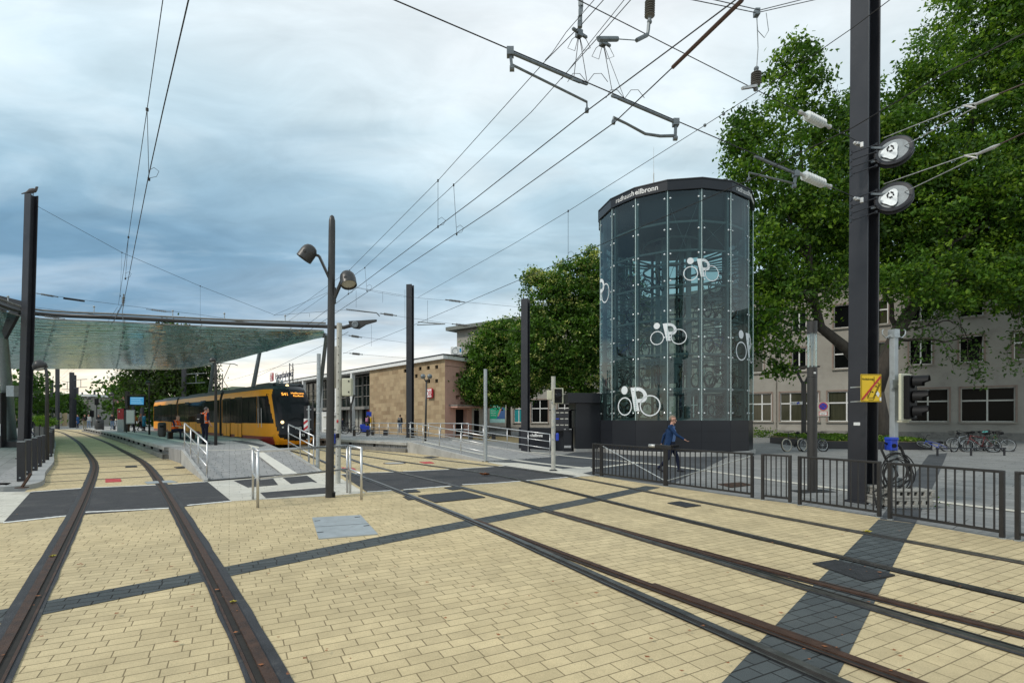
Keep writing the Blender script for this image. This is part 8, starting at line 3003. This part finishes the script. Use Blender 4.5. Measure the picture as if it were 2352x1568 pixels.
for dx in (-.35, .35):
    MB().box(p + Vector((dx, 0, .4)), (.06, .06, .8)).build('leg', M['anthra'], o)
MB().box(p + Vector((0, -.045, 1.35)), (.62, .01, 1.05)).build('sheet', M['white'], o)
p = at(4, 1027)
o = thing('info_pillar', 'dark information pillar with green and yellow stop symbol at the left edge', 'pillar', p)
hz = kz(902, p.y)
MB().box(p + Vector((-.3, 0, hz / 2)), (1.0, .3, hz), R(-8)).build('body', M['anthra'], o)
c = p + Vector((-.17, -.21, hz - .33))
MB().lathe([(.24, 0), (.24, .02), (0, .02)], c, (0, -1, 0), 24).build('green_ring', pm('sign_green', (.02, .2, .05), .4), o)
MB().lathe([(.19, 0), (.19, .02), (0, .02)], c + Vector((0, -.015, 0)), (0, -1, 0), 24).build('yellow_disc', M['yellow_sign'], o)
text('H', .3, M['bk_grn'], o, c + Vector((0, -.042, -.1)), (1, 0, 0), align='CENTER', ext=.002, bold=.008)
MB().box(p + Vector((-.1, -.19, 1.05)), (.5, .02, .7), R(-8)).build('timetable', M['white'], o)

# ------------------------------------------------------------------ far masts
for i, (x, yt, d, w, lab) in enumerate(((82.5, 872, 112, .5, 'far mast left of the curved lamp'), (119, 872, 112, .45, 'far mast just right of the curved lamp'), (132, 846, 85, .42, 'far mast under the middle of the left canopy'), (165, 855, 97, .55, 'thick far mast, left one of a pair'), (170.5, 861, 99, .5, 'thick far mast, right one of a pair'), (306, 866, 105, .45, 'far mast behind the departure display'), (326, 852, 92, .45, 'far mast before the dense tree edge'), (422.5, 838, 70, .42, 'mast rising behind the tram roof before the dense tree'), (88, 906, 190, .5, 'short far mast above the noise wall'), (102, 910, 200, .5, 'shorter far mast above the noise wall'), (178, 890, 150, .4, 'thin far mast right of the thick pair'), (189, 901, 170, .35, 'thin far mast before the pale building'), (217, 896, 160, .4, 'thin far mast between signal lamps'), (226, 901, 175, .35, 'thin far mast above the far litter bin'), (242, 901, 165, .35, 'thin far mast left of the small globe lamp'), (330, 896, 160, .35, 'thin far mast right of the departure display'), (203, 905, 190, .35, 'thin far mast over the far building'))):
    p = pd(x, 975, d)
    p.z = 0
    o = thing('catenary_mast', lab, 'mast', p, 'far catenary masts of the railway')
    h = kz(yt, d)
    MB().bar(p, p + Z * h, w, w * .9).build('post', M['mast'], o)
    if i > 2:
        mb = MB()
        for zz_ in (.86, .72):
            mb.bar(p + Z * h * zz_, p + Vector((2.6 if i % 2 else -2.6, .3, h * (zz_ + .02))), .09)
        mb.tube([p + Vector((1.5 if i % 2 else -1.5, .2, h * .87)), p + Vector((1.5 if i % 2 else -1.5, .2, h * .73))], .05, 5)
        mb.build('bracket', M['fitting'], o)
for x, yt, d, lab in ((256, 890, 140, 'lattice mast left of the ticket machine'), (265, 893, 150, 'second lattice mast beside the ticket machine'), (508, 858, 90, 'lattice mast over the station roof left'), (669, 834, 75, 'lattice mast behind the roof lettering')):
    p = pd(x, 975, d)
    p.z = 0
    h = kz(yt, d)
    o = thing('lattice_mast', lab, 'mast', p, 'lattice masts of the railway')
    mb = MB()
    w = .32
    for sx_ in (-1, 1):
        mb.bar(p + Vector((w * sx_, 0, 0)), p + Vector((w * .7 * sx_, 0, h)), .1)
    n_ = 14
    for j in range(n_):
        z0, z1 = h * j / n_, h * (j + 1) / n_
        s_ = 1 if j % 2 else -1
        mb.bar(p + Vector((w * s_, 0, z0)), p + Vector((-w * s_, 0, z1)), .05)
    mb.build('lattice', M['anthra'], o)
for i in range(9):
    x0 = 190 + i * 14
    y0 = 900 + (i % 3) * 7
    d = 140 + 6 * (i % 4)
    wire('distant_wire', 'thin railway wires crossing the bright sky over the far platform', [pd(60 + i * 12, y0 - 10 + i, d - 25), pd(x0, y0, d), pd(330 + i * 4, y0 - 16 - (i % 2) * 10, d - 30)], .022, 'thin far railway wires')
for x, y in ((222, 918), (211, 946)):
    o = thing('rail_signal', 'dark railway signal head among the far masts ' + ('upper right' if x == 222 else 'lower left'), 'signal', pd(x, 980, 100))
    p = pd(x, 975, 100)
    p.z = 0
    MB().tube([p, p + Z * (kz(y, 100))], .08, 6).build('post', M['anthra'], o)
    MB().box(p + Z * kz(y + 4, 100), (.7, .3, 1.3)).build('head', M['black'], o, bevel=.1)
# noise wall, far building, hill with houses
M['tanwall'] = pm('tan_wall', (.42, .32, .19), .9, var=.15, scale=.2)
a, b = pd(-60, 966, 112), pd(158, 966, 118)
o = thing('noise_wall', 'long tan noise barrier in front of the far trees', 'wall', a)
a.z = b.z = 0
MB().bar(a + Z * 1.5, b + Z * 1.5, .3, 3.0).build('wall', M['tanwall'], o)
for t in range(14):
    q = a.lerp(b, t / 13)
    MB().box(q + Z * 1.55, (.3, .5, 3.1)).build('post', M['conc_dark'], o)
p = pd(196, 970, 135)
p.z = 0
o = thing('far_building', 'pale flat roofed building behind the far platform', 'building', p)
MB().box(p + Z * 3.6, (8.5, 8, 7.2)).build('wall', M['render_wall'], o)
MB().box(p + Z * 7.5, (10, 9, .5)).build('roof', M['white'], o)
for i in range(4):
    MB().box(p + Vector((-3 + 2 * i, -4.02, 4.6)), (1.2, .06, 1.5)).build('window', M['pane'], o)
hb = MB()
nx, ny = 40, 14
for j in range(ny + 1):
    for i in range(nx + 1):
        x = -560 + 620 * i / nx
        y = 420 + 380 * j / ny
        hgt_ = 34 * math.exp(-((x + 300) / 170) ** 2) * math.exp(-((j / ny - .6) / .5) ** 2) * (1 + .2 * math.sin(i * .9) + .12 * math.sin(j * 1.7 + i)) - 1.5
        hb.v.append((x, y, hgt_))
hb.f = [(j * (nx + 1) + i, j * (nx + 1) + i + 1, (j + 1) * (nx + 1) + i + 1, (j + 1) * (nx + 1) + i) for j in range(ny) for i in range(nx)]
hb.m = [0] * len(hb.f)
M['hill'] = pm('wooded_hill', (.06, .085, .045), .95, var=.5, scale=.05, bump=1, bscale=.3)
structure('hills', hb, M['hill'], origin=(0, 0, 0), smooth=True)


def hill_z(x, y):
    j = (y - 420) / 380 * ny
    i = (x + 560) / 620 * nx
    return 34 * math.exp(-((x + 300) / 170) ** 2) * math.exp(-((j / ny - .6) / .5) ** 2) * (1 + .2 * math.sin(i * .9) + .12 * math.sin(j * 1.7 + i)) - 1.5


M['tile'] = pm('tile_roof', (.16, .075, .05), .9, var=.3)
M['housewall'] = pm('house_wall', (.45, .42, .38), .9, var=.3, scale=.02)
proto = None
for i in range(36):
    px = 222 + (i * 37 % 120)
    y = 500 + (i * 53 % 150)
    x = (px - CX) * y / F
    z = hill_z(x, y)
    if proto is None:
        proto = local('house', 'small pale house with dark tiled roof on the far hillside', 'house', (x, y, z), .3, 'houses on the far hillside')
        MB().box((0, 0, 2.5), (9, 8, 7)).build('wall', M['housewall'], proto)
        MB().add([(-4.8, -4.4, 6), (4.8, -4.4, 6), (4.8, 4.4, 6), (-4.8, 4.4, 6), (-4.8, 0, 9.5), (4.8, 0, 9.5)], [(0, 1, 5, 4), (2, 3, 4, 5), (0, 4, 3), (1, 2, 5), (0, 3, 2, 1)]).build('roof', M['tile'], proto)
        mb = MB()
        for wx in (-2.6, 0, 2.6):
            mb.box((wx, -4.02, 3.6), (1.1, .06, 1.4))
        mb.build('windows', M['pane'], proto)
    else:
        dup(proto, (x, y, z), random.uniform(-.6, .6))
